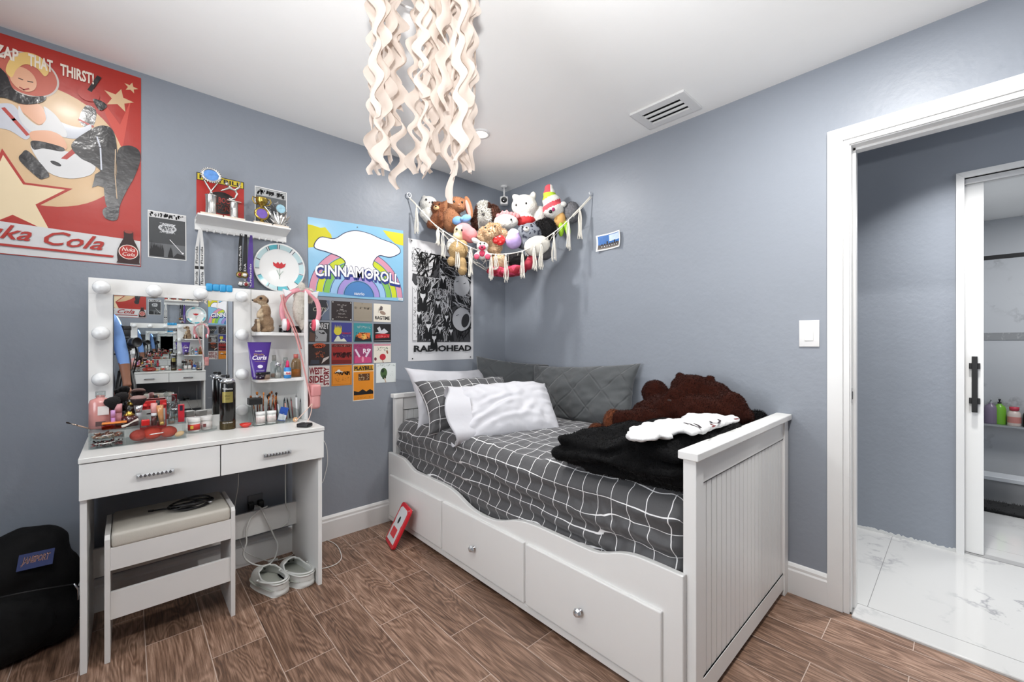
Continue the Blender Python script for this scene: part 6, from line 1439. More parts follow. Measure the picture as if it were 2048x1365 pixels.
# ---------------------------------------------------------------- things on the vanity
ACR = acrylic('clear_acrylic', '#fafcfc', .05); GLS = acrylic('clear_glass', '#e8eded', .16)
def tint(c): return acrylic('tinted_' + c, c, .12)
def xy(px, y): return onY(px, 700, y).x
def zz(py, px, y): return onY(px, py, y).z
def item(name, label, cat, px, y, z, parts, group=None, sx=1, sy=1, lean=None, seg=18, x=None):
    """turned thing standing at image column px, depth y, height z. parts: (part name, [(r, z)...], material)"""
    x = xy(px, y) if x is None else x; T = Matrix.Translation((x, y, z))
    if lean: T = T @ Matrix.Rotation(R(lean[0]), 4, 'Y') @ Matrix.Rotation(R(lean[1]), 4, 'X')
    if len(parts) == 1:
        b = MB(); b.lathe(parts[0][1], parts[0][2], seg, T, sx=sx, sy=sy); return tag(b.build(name), label, cat, group)
    t = thing(name, (x, y, z), label, cat, group)
    for nm, pr, m in parts:
        b = MB()
        if callable(pr): pr(b, T)
        else: b.lathe(pr, m, seg, T, sx=sx, sy=sy)
        b.build(nm, t)
    return t
# --- left clear organizer with drawers
def organizer():
    x0, x1, y0, y1 = -2.425, -2.130, -.338, -.165; z = VT + .001; t = thing('makeup_organizer', ((x0 + x1) / 2, (y0 + y1) / 2, z), 'large clear acrylic makeup organizer with small drawers at the left of the vanity top', 'organizer')
    th = .003; xm = -2.325
    b = MB(); b.box(x0, x1, y0, y1, z, z + th, ACR); b.box(x0, x1, y1 - th, y1, z, z + .13, ACR)
    for x in (x0, xm, x1 - th): b.box(x, x + th, y0 + .004, y1 - th, z + th, z + .062, ACR)
    b.box(x0, x1, y0 + .002, y1 - th, z + .062, z + .065, ACR); b.box(x0, xm, y0 + .004, y1, z + .031, z + .033, ACR)
    b.build('case', t)
    b = MB(); b.box(x0, x1, y0 + .003, y0 + .006, z + .065, z + .090, ACR); b.box(x0, x0 + th, y0 + .006, y1 - th, z + .065, z + .125, ACR); b.box(x1 - th, x1, y0 + .006, y1 - th, z + .065, z + .115, ACR); b.build('tray', t)
    b = MB(); xs = [-2.300, -2.258, -2.222, -2.188, -2.158, -2.133]
    for x in xs: b.box(x, x + .002, y0 + .006, y0 + .036, z + .065, z + .100, ACR)
    b.box(xs[0], xs[-1] + .002, y0 + .036, y0 + .038, z + .065, z + .105, ACR); b.build('lipstick_dividers', t)
    for nm, a, c, za, zb in (('drawer', x0 + .004, xm - .002, .004, .030), ('drawer', x0 + .004, xm - .002, .034, .060), ('drawer', xm + .005, x1 - .005, .004, .060)):
        b = MB(); b.box(a, c, y0, y0 + .003, z + za, z + zb, ACR); b.box(a, c, y0 + .003, y1 - .01, z + za, z + za + .0015, ACR); 
        d = b.build(nm, t); h = MB(); m_ = (a + c) / 2; w_ = .022 if c - a > .15 else .014; h.tube([(m_ - w_, y0, z + (za + zb) / 2), (m_ - w_ * .8, y0 - .008, z + (za + zb) / 2 + .002), (m_ + w_ * .8, y0 - .008, z + (za + zb) / 2 + .004), (m_ + w_, y0, z + (za + zb) / 2 + .004)], .002, M('#d9d6d2', .2, .5), 6); h.build('handle', d)
    return z
z0_ = organizer()
zt_ = z0_ + .066; yf = -.320; yb_ = -.25
for k, (px, col, r, lab) in enumerate(((277, (176, 66, 54), .024, 'dusty red round compact inside the wide organizer drawer, leftmost'), (305, (198, 62, 42), .027, 'bright orange-red round sponge in the middle of the organizer drawer'), (337, (186, 74, 60), .025, 'terracotta round sponge right of the bright one in the organizer drawer'))):
    x = xy(px, -.30); b = MB(); b.ell((x, -.30, z0_ + .006 + r * .95), (r * 1.15, .020, r * .95), M(col, .7, bump=.2, bscale=100)); tag(b.build('makeup_sponge'), lab, 'sponge')
b = MB(); b.ell((xy(359, -.315), -.315, z0_ + .018), (.017, .012, .011), M((214, 178, 134), .7), (0, R(-20), 0)); tag(b.build('makeup_sponge'), 'small beige sponge at the right end of the organizer drawer', 'sponge')
for k, (za, cols, lab) in enumerate(((.035, ((196, 170, 150), (150, 90, 70), (222, 210, 196)), 'glittery jumble of hair pins in the upper small organizer drawer'), (.005, ((120, 44, 44), (60, 40, 40), (206, 200, 196)), 'dark red and silver trinkets in the lower small organizer drawer'))):
    rd = random.Random(30 + k); b = MB()
    for _ in range(90):
        x, y = rd.uniform(-2.412, -2.335), rd.uniform(-.328, -.29); c = Vector((x, y, z0_ + za + rd.uniform(.003, .018))); d = Vector((rd.uniform(-1, 1), rd.uniform(-.5, .5), rd.uniform(-.4, .4))).normalized() * rd.uniform(.004, .011)
        b.cyl(c - d, c + d, rd.uniform(.0012, .0028), M(rd.choice(cols), .3, .4), 6)
    tag(b.build('trinkets'), lab, 'trinkets', kind='stuff')
# bottles and tools standing in the tray
lab_ = M('#e6e0dc', .6)
pk = M((214, 150, 144), .12, coat=.5); 
t = item('bottle', 'large pink liquid bottle with a white label left in the organizer', 'bottle', 201, yb_, zt_, [('glass', [(.032, 0), (.034, .004), (.034, .100), (.030, .114), (.013, .122), (.012, .132)], pk), ('liquid', [(.0315, .003), (.0315, .095), (.0, .0951)], M((206, 132, 126), .25)), ('cap', [(.015, .126), (.015, .148)], GLS)], sy=.72)
x = xy(203, yb_); b = MB(); b.box(x - .010, x + .022, yb_ - .0262, yb_ - .0255, zt_ + .055, zt_ + .090, lab_); b.build('label', t); b = MB(); b.box(x - .016, x + .012, yb_ - .0262, yb_ - .0255, zt_ + .012, zt_ + .030, M((92, 70, 70), .6)); b.build('lower_label', t)
item('lipstick', 'lilac slim tube beside the pink bottle', 'makeup', 226, -.30, zt_, [('tube', [(.0065, 0), (.0065, .045)], M((176, 120, 178), .3)), ('cap', [(.007, .045), (.007, .074)], M((190, 140, 190), .2))])
item('lotion_tube', 'dusty rose ribbed tube behind the lilac one', 'makeup', 236, -.275, zt_, [('tube', [(.012, 0), (.012, .060)], M((168, 104, 112), .4)), ('cap', [(.0125, .060), (.0125, .095)], M((196, 138, 142), .3))])
bkf = M((16, 14, 15), .9, bump=.5, bscale=120)
def brush(label, px, y, z, h, head, hh, hcol, tipcol=None, fer='#d8d8da', lean=None, handle=(20, 20, 22), hr=.005):
    P = [('handle', [(hr * .7, 0), (hr, h * .5), (hr, h * .62)], M(handle, .4)), ('ferrule', [(hr * 1.05, h * .62), (head * .55, h)], M(fer, .2, .8)), ('bristles', [(head * .55, h), (head * .95, h + hh * .45), (head, h + hh * .7), (head * .7, h + hh * .93), (0, h + hh)], M(hcol, .95, bump=.6, bscale=200))]
    if tipcol: P.append(('bristle_tips', [(head * 1.01, h + hh * .68), (head * .97, h + hh * .80), (head * .70, h + hh * .96), (0, h + hh * 1.03)], M(tipcol, .95)))
    return item('makeup_brush', label, 'brush', px, y, z, P, group='makeup brushes on the vanity', lean=lean, seg=16)
brush('fluffy black powder brush leaning left out of the organizer', 248, -.27, zt_, .085, .026, .045, (16, 14, 15), lean=(-18, 0), fer='#151516')
brush('second black brush behind it with a soft rounded head', 252, -.25, zt_, .100, .022, .040, (22, 18, 19), lean=(-6, -4), fer='#151516')
brush('large powder brush with taupe tips and a chrome handle', 277, -.26, zt_, .082, .026, .040, (44, 30, 32), (150, 122, 116), handle=(190, 192, 196), hr=.010)
brush('thin eyeliner brush sticking out past the left edge of the organizer', 178, -.30, zt_ + .01, .055, .003, .014, (40, 30, 26), lean=(-62, 0), handle=(176, 150, 132), fer='#b0a090', hr=.003)
t = item('perfume_bottle', 'dark red perfume bottle with gold neck and glass stopper', 'perfume', 258, -.27, zt_, [('glass', [(.028, 0), (.030, .004), (.029, .036), (.016, .044)], M((64, 14, 18), .08, coat=.5)), ('neck', [(.016, .043), (.017, .047), (.010, .054), (.009, .060)], M('#b99a4a', .2, .9)), ('stopper', [(.004, .058), (.008, .068), (.004, .082), (0, .086)], GLS)], sy=.7)
item('lip_gloss', 'lip gloss with a tall dusty pink cap in the divider row', 'makeup', 308, yf, zt_, [('bottle', [(.009, 0), (.009, .040)], tint('#b98a88')), ('gloss', [(.0078, .001), (.0078, .034)], M((140, 84, 84), .3)), ('neck', [(.0095, .040), (.0095, .052)], M('#dcdfe2', .3)), ('cap', [(.0105, .052), (.0105, .092)], M((210, 148, 144), .35))])
item('lip_gloss', 'golden caramel lip gloss tube leaning beside the pink-capped one', 'makeup', 324, yf, zt_, [('tube', [(.007, 0), (.010, .05), (.013, .082)], M((190, 134, 84), .25, coat=.5)), ('cap', [(.008, -.0), (.008, .012)], M('#c9a45a', .2, .7))], lean=(-6, 0))
item('perfume_bottle', 'small clear crystal bottle in the divider row', 'perfume', 343, yf, zt_, [('glass', [(.012, 0), (.012, .030), (.004, .050), (.005, .066), (.010, .072)], GLS), ('liquid', [(.0105, .001), (.0105, .010)], M((150, 110, 90), .3)), ('stopper', [(.007, .070), (.012, .080), (.006, .092), (0, .095)], GLS)])
x = xy(362, yf); s = thing('lipstick_box', (x, yf, zt_), 'upright red lipstick box with a small dark window at the right of the divider row', 'makeup'); MB().box(x - .010, x + .011, yf - .010, yf + .010, zt_ + .004, zt_ + .078, M((176, 36, 48), .35)).build('box', s, bevel=.001); MB().box(x - .005, x + .005, yf - .0107, yf - .010, zt_ + .052, zt_ + .074, M((40, 30, 48), .3)).build('window', s)
x = xy(291, yf); tag(MB().rbox(x - .013, x + .013, yf - .012, yf + .012, zt_ + .003, zt_ + .027, .003, M((206, 30, 30), .25)).build('lip_balm'), 'small shiny red cube pot in the first divider slot', 'makeup')
x = xy(229, -.315); s = thing('compact', (x, -.315, zt_), 'translucent orange compact case lying in the front of the tray', 'makeup'); MB().rbox(x - .036, x + .034, -.332, -.30, zt_ + .002, zt_ + .024, .004, tint('#e8843c')).build('case', s); MB().rbox(x - .036, x + .036, -.333, -.298, zt_ + .024, zt_ + .029, .002, M((222, 130, 50), .3)).build('lid', s)
b = MB(); p, q = Vector((xy(243, -.325), -.332, zt_ + .010)), Vector((xy(277, -.325), -.328, zt_ + .032)); b.tube(spline([p, p.lerp(q, .3) + Vector((0, 0, -.003)), p.lerp(q, .7), q], 5), [.007, .008, .009, .009, .008, .007, .006, .005, .005, .005, .005, .006, .007, .008, .009, .010], M((206, 198, 188), .5), 10, flat=.6); tag(b.build('spatula'), 'cream coloured paddle lying over the front edge of the tray', 'spatula')
b = MB(); x = xy(240, -.2); 
x = xy(311, -.135); s = thing('palette', (x, -.125, VT), 'red and white boxed palette standing against the mirror behind the organizer', 'makeup')
MB().box(x - .052, x + .038, -.135, -.118, VT + .001, VT + .150, M((196, 44, 44), .4)).build('box', s, bevel=.001); b = MB(); b.box(x - .050, x + .034, -.1365, -.135, VT + .06, VT + .112, M('#c9c6c4', .5)); b.box(x - .03, x + .025, -.1370, -.1365, VT + .09, VT + .096, M((50, 30, 34))); b.build('label', s); b = MB()
for k in range(4): b.cyl((x - .036 + k * .022, -.135, VT + .128), (x - .036 + k * .022, -.1375, VT + .128), .009, M((214, 34, 40), .3), 16)
b.build('pans', s)
item('mascara', 'glossy black mascara tube in front of the red palette', 'makeup', 316, -.21, VT + .068, [('tube', [(.006, 0), (.006, .055)], M_BLACK), ('cap', [(.0065, .055), (.0065, .090)], M((24, 24, 26), .2))])
item('glass_ornament', 'clear faceted glass ornament behind the divider row', 'ornament', 349, -.22, VT + .068, [('body', [(.012, 0), (.020, .03), (.012, .045), (.020, .06), (.014, .078), (0, .085)], GLS), ('ring', [(.014, .044), (.015, .048), (.013, .05)], M_CHROME)], seg=8)
b = MB(); b.tube([(xy(182, -.2), -.2, VT + .068), (xy(184, -.2), -.2, VT + .15)], .003, M((170, 30, 40), .4), 6); tag(b.build('pencil'), 'red cosmetic pencil at the far left behind the pink bottle', 'pencil')
# --- jars on a clear round tray
t = item('round_tray', 'clear round tray under the two white lidded jars', 'tray', 402, -.20, VT + .001, [('tray', [(.058, 0), (.062, .002), (.062, .012), (.060, .012), (.060, .003), (0, .003)], ACR)])
for px, y, lab, c1, c2 in ((388, -.215, 'white lidded jar with a red and yellow label on the clear tray', (196, 52, 44), (214, 178, 60)), (413, -.195, 'white lidded jar with a pale label on the clear tray', (222, 216, 212), (120, 60, 60))):
    t = item('jar', lab, 'jar', px, y, VT + .005, [('jar', [(.020, 0), (.0225, .003), (.0225, .040), (.021, .043)], M('#dedad6', .3)), ('label', [(.0228, .008), (.0228, .034)], M(c1, .5)), ('lid', [(.0235, .042), (.0240, .046), (.0240, .060), (.021, .062), (0, .062)], M('#e4e2df', .35))]); x = xy(px, y)
    MB().box(x - .015, x - .004, y - .0232, y - .0215, VT + .020, VT + .034, M(c2, .5)).build('label_patch', t)
# --- hair spray can
def can():
    x, y, z = -1.967, -.225, VT; t = thing('hairspray_can', (x, y, z), 'tall black and gold hairspray can standing in front of the mirror edge', 'can'); T = Matrix.Translation((x, y, z))
    b = MB(); b.lathe([(.030, 0), (.0318, .003), (.0318, .215), (.030, .222)], M((20, 18, 16), .18, .3, coat=.5), 32, T); b.build('can', t)
    b = MB(); b.lathe([(.0320, .0015), (.0320, .040)], M((70, 60, 34), .4, .5, var=.5, vscale=120), 32, T, cap=False); b.build('gold_pattern', t)
    fr = lambda a, b_, c=0: Vector((x + (.0322 + c) * math.sin(a), y - (.0322 + c) * math.cos(a), z + b_))
    b = MB(); n = 12; a0, a1 = -.85, .55; P = [[fr(a0 + (a1 - a0) * i / n, zz_) for zz_ in (.128, .178)] for i in range(n + 1)]; b.grid(P, M((150, 138, 76), .35, .4)); b.build('gold_label', t)
    b = MB(); b.text('TRESemme', fr, -.80, .188, .50, .196, M('#d9d9d9'), .0003, bold=.02); b.text('SPRAY', fr, -.5, .155, .2, .163, M((90, 78, 30)), .0005, bold=.02); b.text('HOLD', fr, -.4, .142, .1, .149, M((90, 78, 30)), .0005, bold=.02); b.text('expertly made', fr, -.8, .030, .5, .037, M('#cfcfcf'), .0004, bold=.01); b.build('lettering', t)
    b = MB(); b.lathe([(.030, .222), (.029, .230), (.020, .240), (.014, .242)], M('#c9cbcd', .2, .8), 28, T); b.build('shoulder', t)
    b = MB(); b.lathe([(.008, .242), (.008, .252), (.006, .258)], M_BLACK, 14, T); b.ell((x - .018, y, z + .252), (.010, .006, .006), M_BLACK); b.build('nozzle', t)
    b = MB(); b.tube([(x - .03, y, z + .225), (x - .036, y, z + .238), (x - .028, y, z + .246), (x - .02, y, z + .236)], .002, M_CHROME, 6); b.build('clip_ring', t)
can()
# red half dish
b = MB(); x, y = -1.897, -.24; b.lathe([(.0, 0), (.014, .001), (.022, .009), (.025, .018), (.0235, .018), (.020, .010), (0, .004)], M((206, 46, 34), .25, coat=.5), 28, Matrix.Translation((x, y, VT + .0005)), cap=False); tag(b.build('dish'), 'small glossy red dish on the vanity top right of the hairspray can', 'dish')
# --- right clear organizer
def org2():
    x0, x1, y0, y1 = -1.865, -1.662, -.262, -.112; z = VT + .001; t = thing('brush_organizer', ((x0 + x1) / 2, (y0 + y1) / 2, z), 'clear acrylic organizer crowded with brushes on the vanity top under the side shelves', 'organizer')
    b = MB(); th = .0025; b.box(x0, x1, y0, y1, z, z + th, ACR); b.box(x0, x1, y0, y0 + th, z, z + .035, ACR); b.box(x0, x0 + th, y0, y1, z, z + .085, ACR); b.box(x1 - th, x1, y0, y1, z, z + .06, ACR); b.box(x0, x1, y1 - th, y1, z, z + .10, ACR)
    for x in (-1.785, -1.735): b.box(x, x + th, y0, y1, z, z + .055, ACR)
    b.build('case', t)
org2()
zo = VT + .005; bx_ = xy(516, -.20)
tag(MB().box(bx_ - .040, bx_ + .018, -.21, -.16, VT + .100, VT + .132, M_BLACK).build('small_box', bevel=.002), 'black box wedged on top of the left compartment of the brush organizer', 'box')
for px, lab in ((521, 'white lidded pot with a printed label, left in the brush organizer'), (543, 'white lidded pot with a printed label, right beside the first in the brush organizer')):
    item('pot', lab, 'jar', px, -.232, zo, [('pot', [(.0200, 0), (.0205, .002), (.0205, .046)], M('#dcd8d4', .35)), ('label', [(.0207, .006), (.0207, .036)], M((206, 190, 186), .5, var=.3, vscale=120)), ('lid', [(.0215, .046), (.0215, .060), (.0205, .061), (0, .061)], M('#e6e6e4', .35))])
rd = random.Random(44)
for k in range(14):
    px = 508 + k * 3.6; wood = k % 3 != 1; dark = (60 + 20 * (k % 3), 40, 30)
    brush('%s makeup brush, %s from the left in the brush organizer' % (('copper-tipped', 'dark-tipped', 'amber-tipped')[k % 3], ('first', 'second', 'third', 'fourth', 'fifth', 'sixth', 'seventh', 'eighth', 'ninth', 'tenth', 'eleventh', 'twelfth', 'thirteenth', 'fourteenth')[k]), px, -.16 - .03 * (k % 2), zo + .004, .105 + rd.uniform(-.01, .03), rd.uniform(.0035, .007), rd.uniform(.014, .024), ((150, 84, 40), (44, 30, 26), (190, 120, 60))[k % 3], lean=(rd.uniform(-9, 9), rd.uniform(-5, 8)), handle=dark if wood else (24, 24, 26), fer='#a8683c' if k % 2 else '#c0c2c4', hr=.0028)
tools = [(552, (170, 32, 40), .105, .0045), (560, (190, 200, 206), .100, .003), (567, (44, 58, 66), .112, .004), (573, (196, 140, 124), .10, .004), (580, (40, 30, 32), .108, .0035), (586, (120, 60, 60), .112, .003), (594, (222, 222, 224), .128, .005), (599, (90, 90, 96), .10, .003)]
nm = ('red', 'silver', 'slate grey', 'rose beige', 'black', 'maroon', 'tall white', 'grey')
for (px, c, h, r), n_ in zip(tools, nm):
    item('cosmetic_pencil', n_ + ' cosmetic pencil in the right half of the brush organizer', 'pencil', px, -.185, zo + .004, [('barrel', [(r, 0), (r, h * .85)], M(c, .35)), ('tip', [(r, h * .85), (r * .35, h), (0, h + .003)], M(tuple(int(v * .6) for v in c), .4))], lean=(rd.uniform(-10, 4), rd.uniform(-4, 6)), seg=10, group='cosmetic pencils in the brush organizer')
x = xy(562, -.225); s = thing('sachet', (x, -.225, zo), 'blue and white foil sachet standing in the brush organizer', 'sachet'); fr = FR((x, -.222, zo + .004), (.96, 0, -.25), (.25, 0, .96), (0, -1, .0)); MB().prism([(-.018, 0), (.020, 0), (.020, .070), (-.018, .070)], fr, 0, .002, M((40, 78, 160), .35)).build('foil', s, fix=True); MB().prism([(-.017, .004), (.019, .004), (.019, .030), (-.017, .036)], fr, .002, .0026, M('#d9dde2', .4)).build('label', s, fix=True)
b = MB(); a = Vector((xy(590, -.262), -.268, VT + .014))
for k in range(6): an = R(k * 60); b.ell(a + Vector((.007 * math.cos(an), 0, .007 * math.sin(an))), (.006, .003, .006), M((206, 164, 120), .4))
b.ell(a + Vector((0, -.003, 0)), .004, M('#e8e0d0')); tag(b.build('flower_charm'), 'small golden flower charm on the front of the brush organizer', 'charm')
# black remote
s = thing('car_key', (-1.69, -.44, VT), 'black car key fob lying at the right corner of the vanity top', 'key'); T = Matrix.Translation((-1.685, -.425, VT)) @ Matrix.Rotation(R(38), 4, 'Z'); MB().rbox(-.021, .021, -.030, .030, .0005, .019, .005, M((20, 20, 22), .4), T=T).build('body', s); b = MB(); b.rbox(-.012, .012, .006, .022, .0185, .0205, .001, M((36, 36, 38), .3), T=T); b.rbox(-.012, .012, -.018, .000, .0185, .0205, .001, M((36, 36, 38), .3), T=T); b.build('buttons', s)
# blue scalloped strip on top of the frame
b = MB(); x = -2.030; cy = M((46, 152, 206), .35, coat=.4)
for k in range(4): b.rbox(-2.036 + k * .027, -2.008 + k * .027, -.098, -.066, 1.4355 + .002 * (k % 2), 1.4745 - .0015 * (k % 2), .007, cy, seg=4)
tag(b.build('hair_comb'), 'bright blue four-lobed plastic comb clipped over the top of the mirror frame', 'comb')

# ---------------------------------------------------------------- things on the side shelves
Z1, Z2 = 1.2365, 1.0005
def meerkat():
    x, y = xy(528, -.165), -.165; t = thing('plush_meerkat', (x, y, Z1), 'brown meerkat plush with its baby on the top side shelf, looking left', 'soft toy')
    f1 = M((150, 124, 96), .95, sheen=.2, bump=.5, bscale=120, var=.15); lt = M((196, 176, 148), .95, bump=.4, bscale=120); dk = M((64, 46, 36), .9)
    bl = [((x + .008, y, Z1 + .045), (.036, .030, .046)), ((x + .006, y, Z1 + .10), (.025, .023, .050)), ((x - .008, y, Z1 + .165), (.027, .024, .025)), ((x - .034, y, Z1 + .160), (.017, .012, .010)), ((x - .022, y - .012, Z1 + .098), (.010, .010, .030), (0, R(25), 0)), ((x - .012, y - .018, Z1 + .085), (.022, .010, .010), (0, R(-20), 0)), ((x + .018, y - .016, Z1 + .020), (.026, .014, .018)), ((x - .006, y - .024, Z1 + .009), (.020, .011, .009))]
    r = fuse(bl, .0045, 3, .0015, 60); paint(r, lambda c: lt if (c.z < Z1 + .158 and c.z > Z1 + .135 and c.x > x - .03) or (c.x < x - .010 and Z1 + .06 < c.z < Z1 + .12) else f1); fur(r, 2600, .005, .0007, (0, 0, -.5), 3); r.build('body', t)
    MB().ell((x - .050, y, Z1 + .162), (.005, .005, .004), M_BLACK).build('nose', t)
    for s_ in (-1,): MB().ell((x - .018, y - .021, Z1 + .172), (.007, .004, .007), dk).build('eye_patch', t); MB().ell((x - .019, y - .024, Z1 + .172), (.004, .002, .004), M((10, 10, 10), .1)).build('eye', t)
    MB().ell((x + .014, y - .012, Z1 + .162), (.005, .006, .010), dk).build('ear', t)
    r = fuse([((x - .034, y - .030, Z1 + .026), (.018, .015, .026)), ((x - .036, y - .032, Z1 + .055), (.013, .012, .012)), ((x - .050, y - .034, Z1 + .016), (.012, .012, .014))], .004, 3); paint(r, lambda c: lt if abs(c.x - (x - .032)) < .007 else M((112, 92, 74), .95)); fur(r, 900, .004, .0006, (0, 0, -.4), 4); r.build('baby', t)
meerkat()
def cream(label, px, y, z, r, h, m1, m2, lidh=.3):
    item('cream_jar', label, 'jar', px, y, z, [('jar', [(r * .95, 0), (r, .003), (r, h * (1 - lidh))], m1), ('lid', [(r * 1.03, h * (1 - lidh)), (r * 1.03, h - .002), (r, h), (0, h)], m2)], seg=28)
cream('black cream jar with a silver lid on the top side shelf', 570, -.185, Z1, .029, .040, M((18, 18, 20), .25), M('#b9bbbd', .15, .9), .45)
cream('small dark jar at the right end of the top side shelf', 594, -.17, Z1, .020, .036, M((40, 30, 28), .3), M((26, 22, 22), .3))
def tube_purple():
    x, y = xy(519, -.19), -.19; t = thing('hair_cream_tube', (x, y, Z2), 'large purple hair cream tube on the middle side shelf', 'tube'); b = MB(); P = []
    for k in range(9):
        f = k / 8; wd = .030 + .022 * f; dp = .020 * (1 - f) + .002; P.append([Vector((x + .004 * f - .004 + wd * math.cos(a), y + dp * math.sin(a), Z2 + .012 + .172 * f)) for a in [R(i * 360 / 24) for i in range(25)]])
    b.grid(P, M((74, 40, 138), .3, coat=.3)); b.prism([(-.048, 0), (.056, 0), (.056, .004), (-.048, .004)], FR((x - .004, y - .002, Z2 + .182), (1, 0, 0), (0, 0, 1), (0, 1, 0)), 0, .004, M((60, 30, 120), .3)); b.build('tube', t)
    b = MB(); b.lathe([(.026, 0), (.028, .012)], M((60, 32, 118), .3), 24, Matrix.Translation((x - .004, y, Z2)), sy=.8); b.build('cap', t)
    fr = FR((x - .004, y - .0215, Z2), (1, 0, 0), (0, .09, 1), (0, -1, 0)); b = MB(); W_ = M('#e2dcea', .5); b.text('AUSSIE', fr, -.018, .138, .012, .144, W_, .001, bold=.02); b.text('Miracle', fr, -.022, .120, .020, .130, M((190, 150, 60), .5), .001); b.text('Curls', fr, -.030, .097, .034, .120, W_, .001, bold=.03, shear=.25); b.text('creme pudding', fr, -.020, .086, .026, .092, M((200, 170, 90)), .001)
    b.text('COCONUT', fr, -.014, .040, .022, .046, W_, .001); b.add([fr(.004 + .012 * math.cos(R(k * 30)), .064 + .009 * math.sin(R(k * 30)), .001) for k in range(12)], [tuple(range(12))], W_); b.build('lettering', t)
tube_purple()
cream('clear powder jar with a black lid in front of the purple tube', 526, -.213, Z2, .031, .036, tint('#e2cfc0'), M((20, 20, 22), .25), .32)
item('perfume_bottle', 'clear square-shouldered perfume bottle on the middle side shelf', 'perfume', 548, -.15, Z2, [('glass', [(.017, 0), (.018, .004), (.018, .075), (.010, .085), (.008, .092)], GLS), ('liquid', [(.0155, .003), (.0155, .022)], M((206, 170, 150), .2)), ('cap', [(.010, .090), (.010, .118)], acrylic('frosted_cap', '#dcdcd8', .2, .3))])
item('perfume_bottle', 'smaller clear perfume bottle with a round silver cap in front', 'perfume', 556, -.20, Z2, [('glass', [(.015, 0), (.016, .003), (.016, .050), (.008, .060)], GLS), ('liquid', [(.0138, .002), (.0138, .030)], M((196, 190, 184), .2)), ('cap', [(.007, .060), (.013, .068), (.012, .080), (0, .086)], M('#cfd1d3', .1, .8))])
item('perfume_bottle', 'faceted clear bottle behind the blue bottle on the middle side shelf', 'perfume', 571, -.14, Z2, [('glass', [(.016, 0), (.017, .070), (.009, .080)], GLS), ('cap', [(.010, .080), (.013, .090), (.010, .105)], GLS)], seg=8)
t = item('nail_glue', 'small blue and white bottle with a pink pointed cap on the middle side shelf', 'bottle', 575, -.215, Z2, [('bottle', [(.016, 0), (.017, .002), (.017, .052), (.010, .056)], M((56, 134, 200), .4)), ('white_band', [(.0172, .016), (.0172, .034)], M('#e6e8ea', .5)), ('cap', [(.010, .055), (.008, .066), (.006, .086), (0, .094)], M((206, 34, 96), .3))])
x = xy(575, -.215); b = MB(); b.text('PINK', lambda a, c, d=0: Vector((x + a, -.215 - .0178 - d, Z2 + c)), -.012, .019, .012, .031, M((200, 40, 60)), .0006, bold=.03); b.build('lettering', t)
item('body_spray', 'tall amber mist bottle with a coral cap on the middle side shelf', 'bottle', 592, -.165, Z2, [('glass', [(.022, 0), (.024, .004), (.024, .072), (.018, .092), (.009, .100)], tint('#e8d2b4')), ('liquid', [(.0215, .003), (.0215, .042)], M((196, 146, 84), .2)), ('cap', [(.012, .100), (.012, .122)], M((206, 110, 100), .35))], sy=.7)
# ---------------------------------------------------------------- pink headphones, white fluffy scarf, pink bag
PK = M((222, 150, 160), .35); 
def headphones():
    t = thing('headphones', (-1.60, -.20, 1.24), 'pink headphones with cat ears hung over the top corner of the side shelves', 'headphones')
    # the band arches over the side panel in a plane that faces the camera
    c = Vector((-1.645, -.225, 1.350)); A = Vector((.80, -.12, .0)).normalized()
    P = [c + A * (.088 * math.cos(a)) + Vector((0, 0, .112 * math.sin(a))) for a in [R(-28 + k * 236 / 24) for k in range(25)]]
    b = MB(); b.tube(P, .0065, PK, 10, flat=1.9); b.build('band', t)
    for s_, deg in ((1, 48), (-1, 132)):
        p = c + A * (.088 * math.cos(R(deg))) + Vector((0, 0, .112 * math.sin(R(deg)))); d = (A * math.cos(R(deg)) + Vector((0, 0, math.sin(R(deg))))).normalized(); e = d.cross(Vector((0, -1, 0))).normalized()
        b = MB(); b.add([p + e * .022, p - e * .022, p + d * .040 + e * (.004 * s_), p + e * .022 + Vector((0, -.012, 0)), p - e * .022 + Vector((0, -.012, 0)), p + d * .038 + Vector((0, -.012, 0))], [(0, 1, 2), (5, 4, 3), (0, 3, 4, 1), (1, 4, 5, 2), (2, 5, 3, 0)], M('#e4e2e4', .4)); tag(b.build('cat_ear', t, bevel=.003), 'white pointed cat ear')
    for s_, i in ((1, 0), (-1, -1)):
        p = P[i] + Vector((0, 0, -.02)); T = Matrix.Translation(p - A * s_ * .006) @ A.to_track_quat('Z', 'Y').to_matrix().to_4x4() @ Matrix.Rotation(0 if s_ > 0 else math.pi, 4, 'X')
        b = MB(); b.lathe([(.020, .016), (.030, .012), (.032, .0), (.030, -.004)], M('#e6e2e4', .4), 26, T); cup = b.build('ear_cup', t)
        b = MB(); b.lathe([(.030, -.004), (.032, -.010), (.026, -.018), (.014, -.018), (.012, -.008)], M((216, 84, 104), .7), 26, T); tag(b.build('cushion', cup), 'deep pink ear cushion')
    return t
headphones()
def scarf():
    r = fuse([((-1.640, -.205, 1.43), (.034, .028, .055)), ((-1.650, -.21, 1.36), (.030, .022, .080)), ((-1.636, -.21, 1.31), (.018, .015, .06)), ((-1.600, -.19, 1.462), (.030, .022, .018)), ((-1.588, -.18, 1.43), (.018, .018, .035)), ((-1.640, -.22, 1.475), (.018, .018, .030))], .005, 4, .002, 40)
    m = M((206, 200, 190), .95, sheen=.3, bump=.4, bscale=120); paint(r, lambda c: m); fur(r, 3500, .008, .0007, (0, 0, -.7), 7); tag(r.build('plush_scarf'), 'cream fluffy scarf draped over the top corner of the side shelves', 'scarf')
scarf()
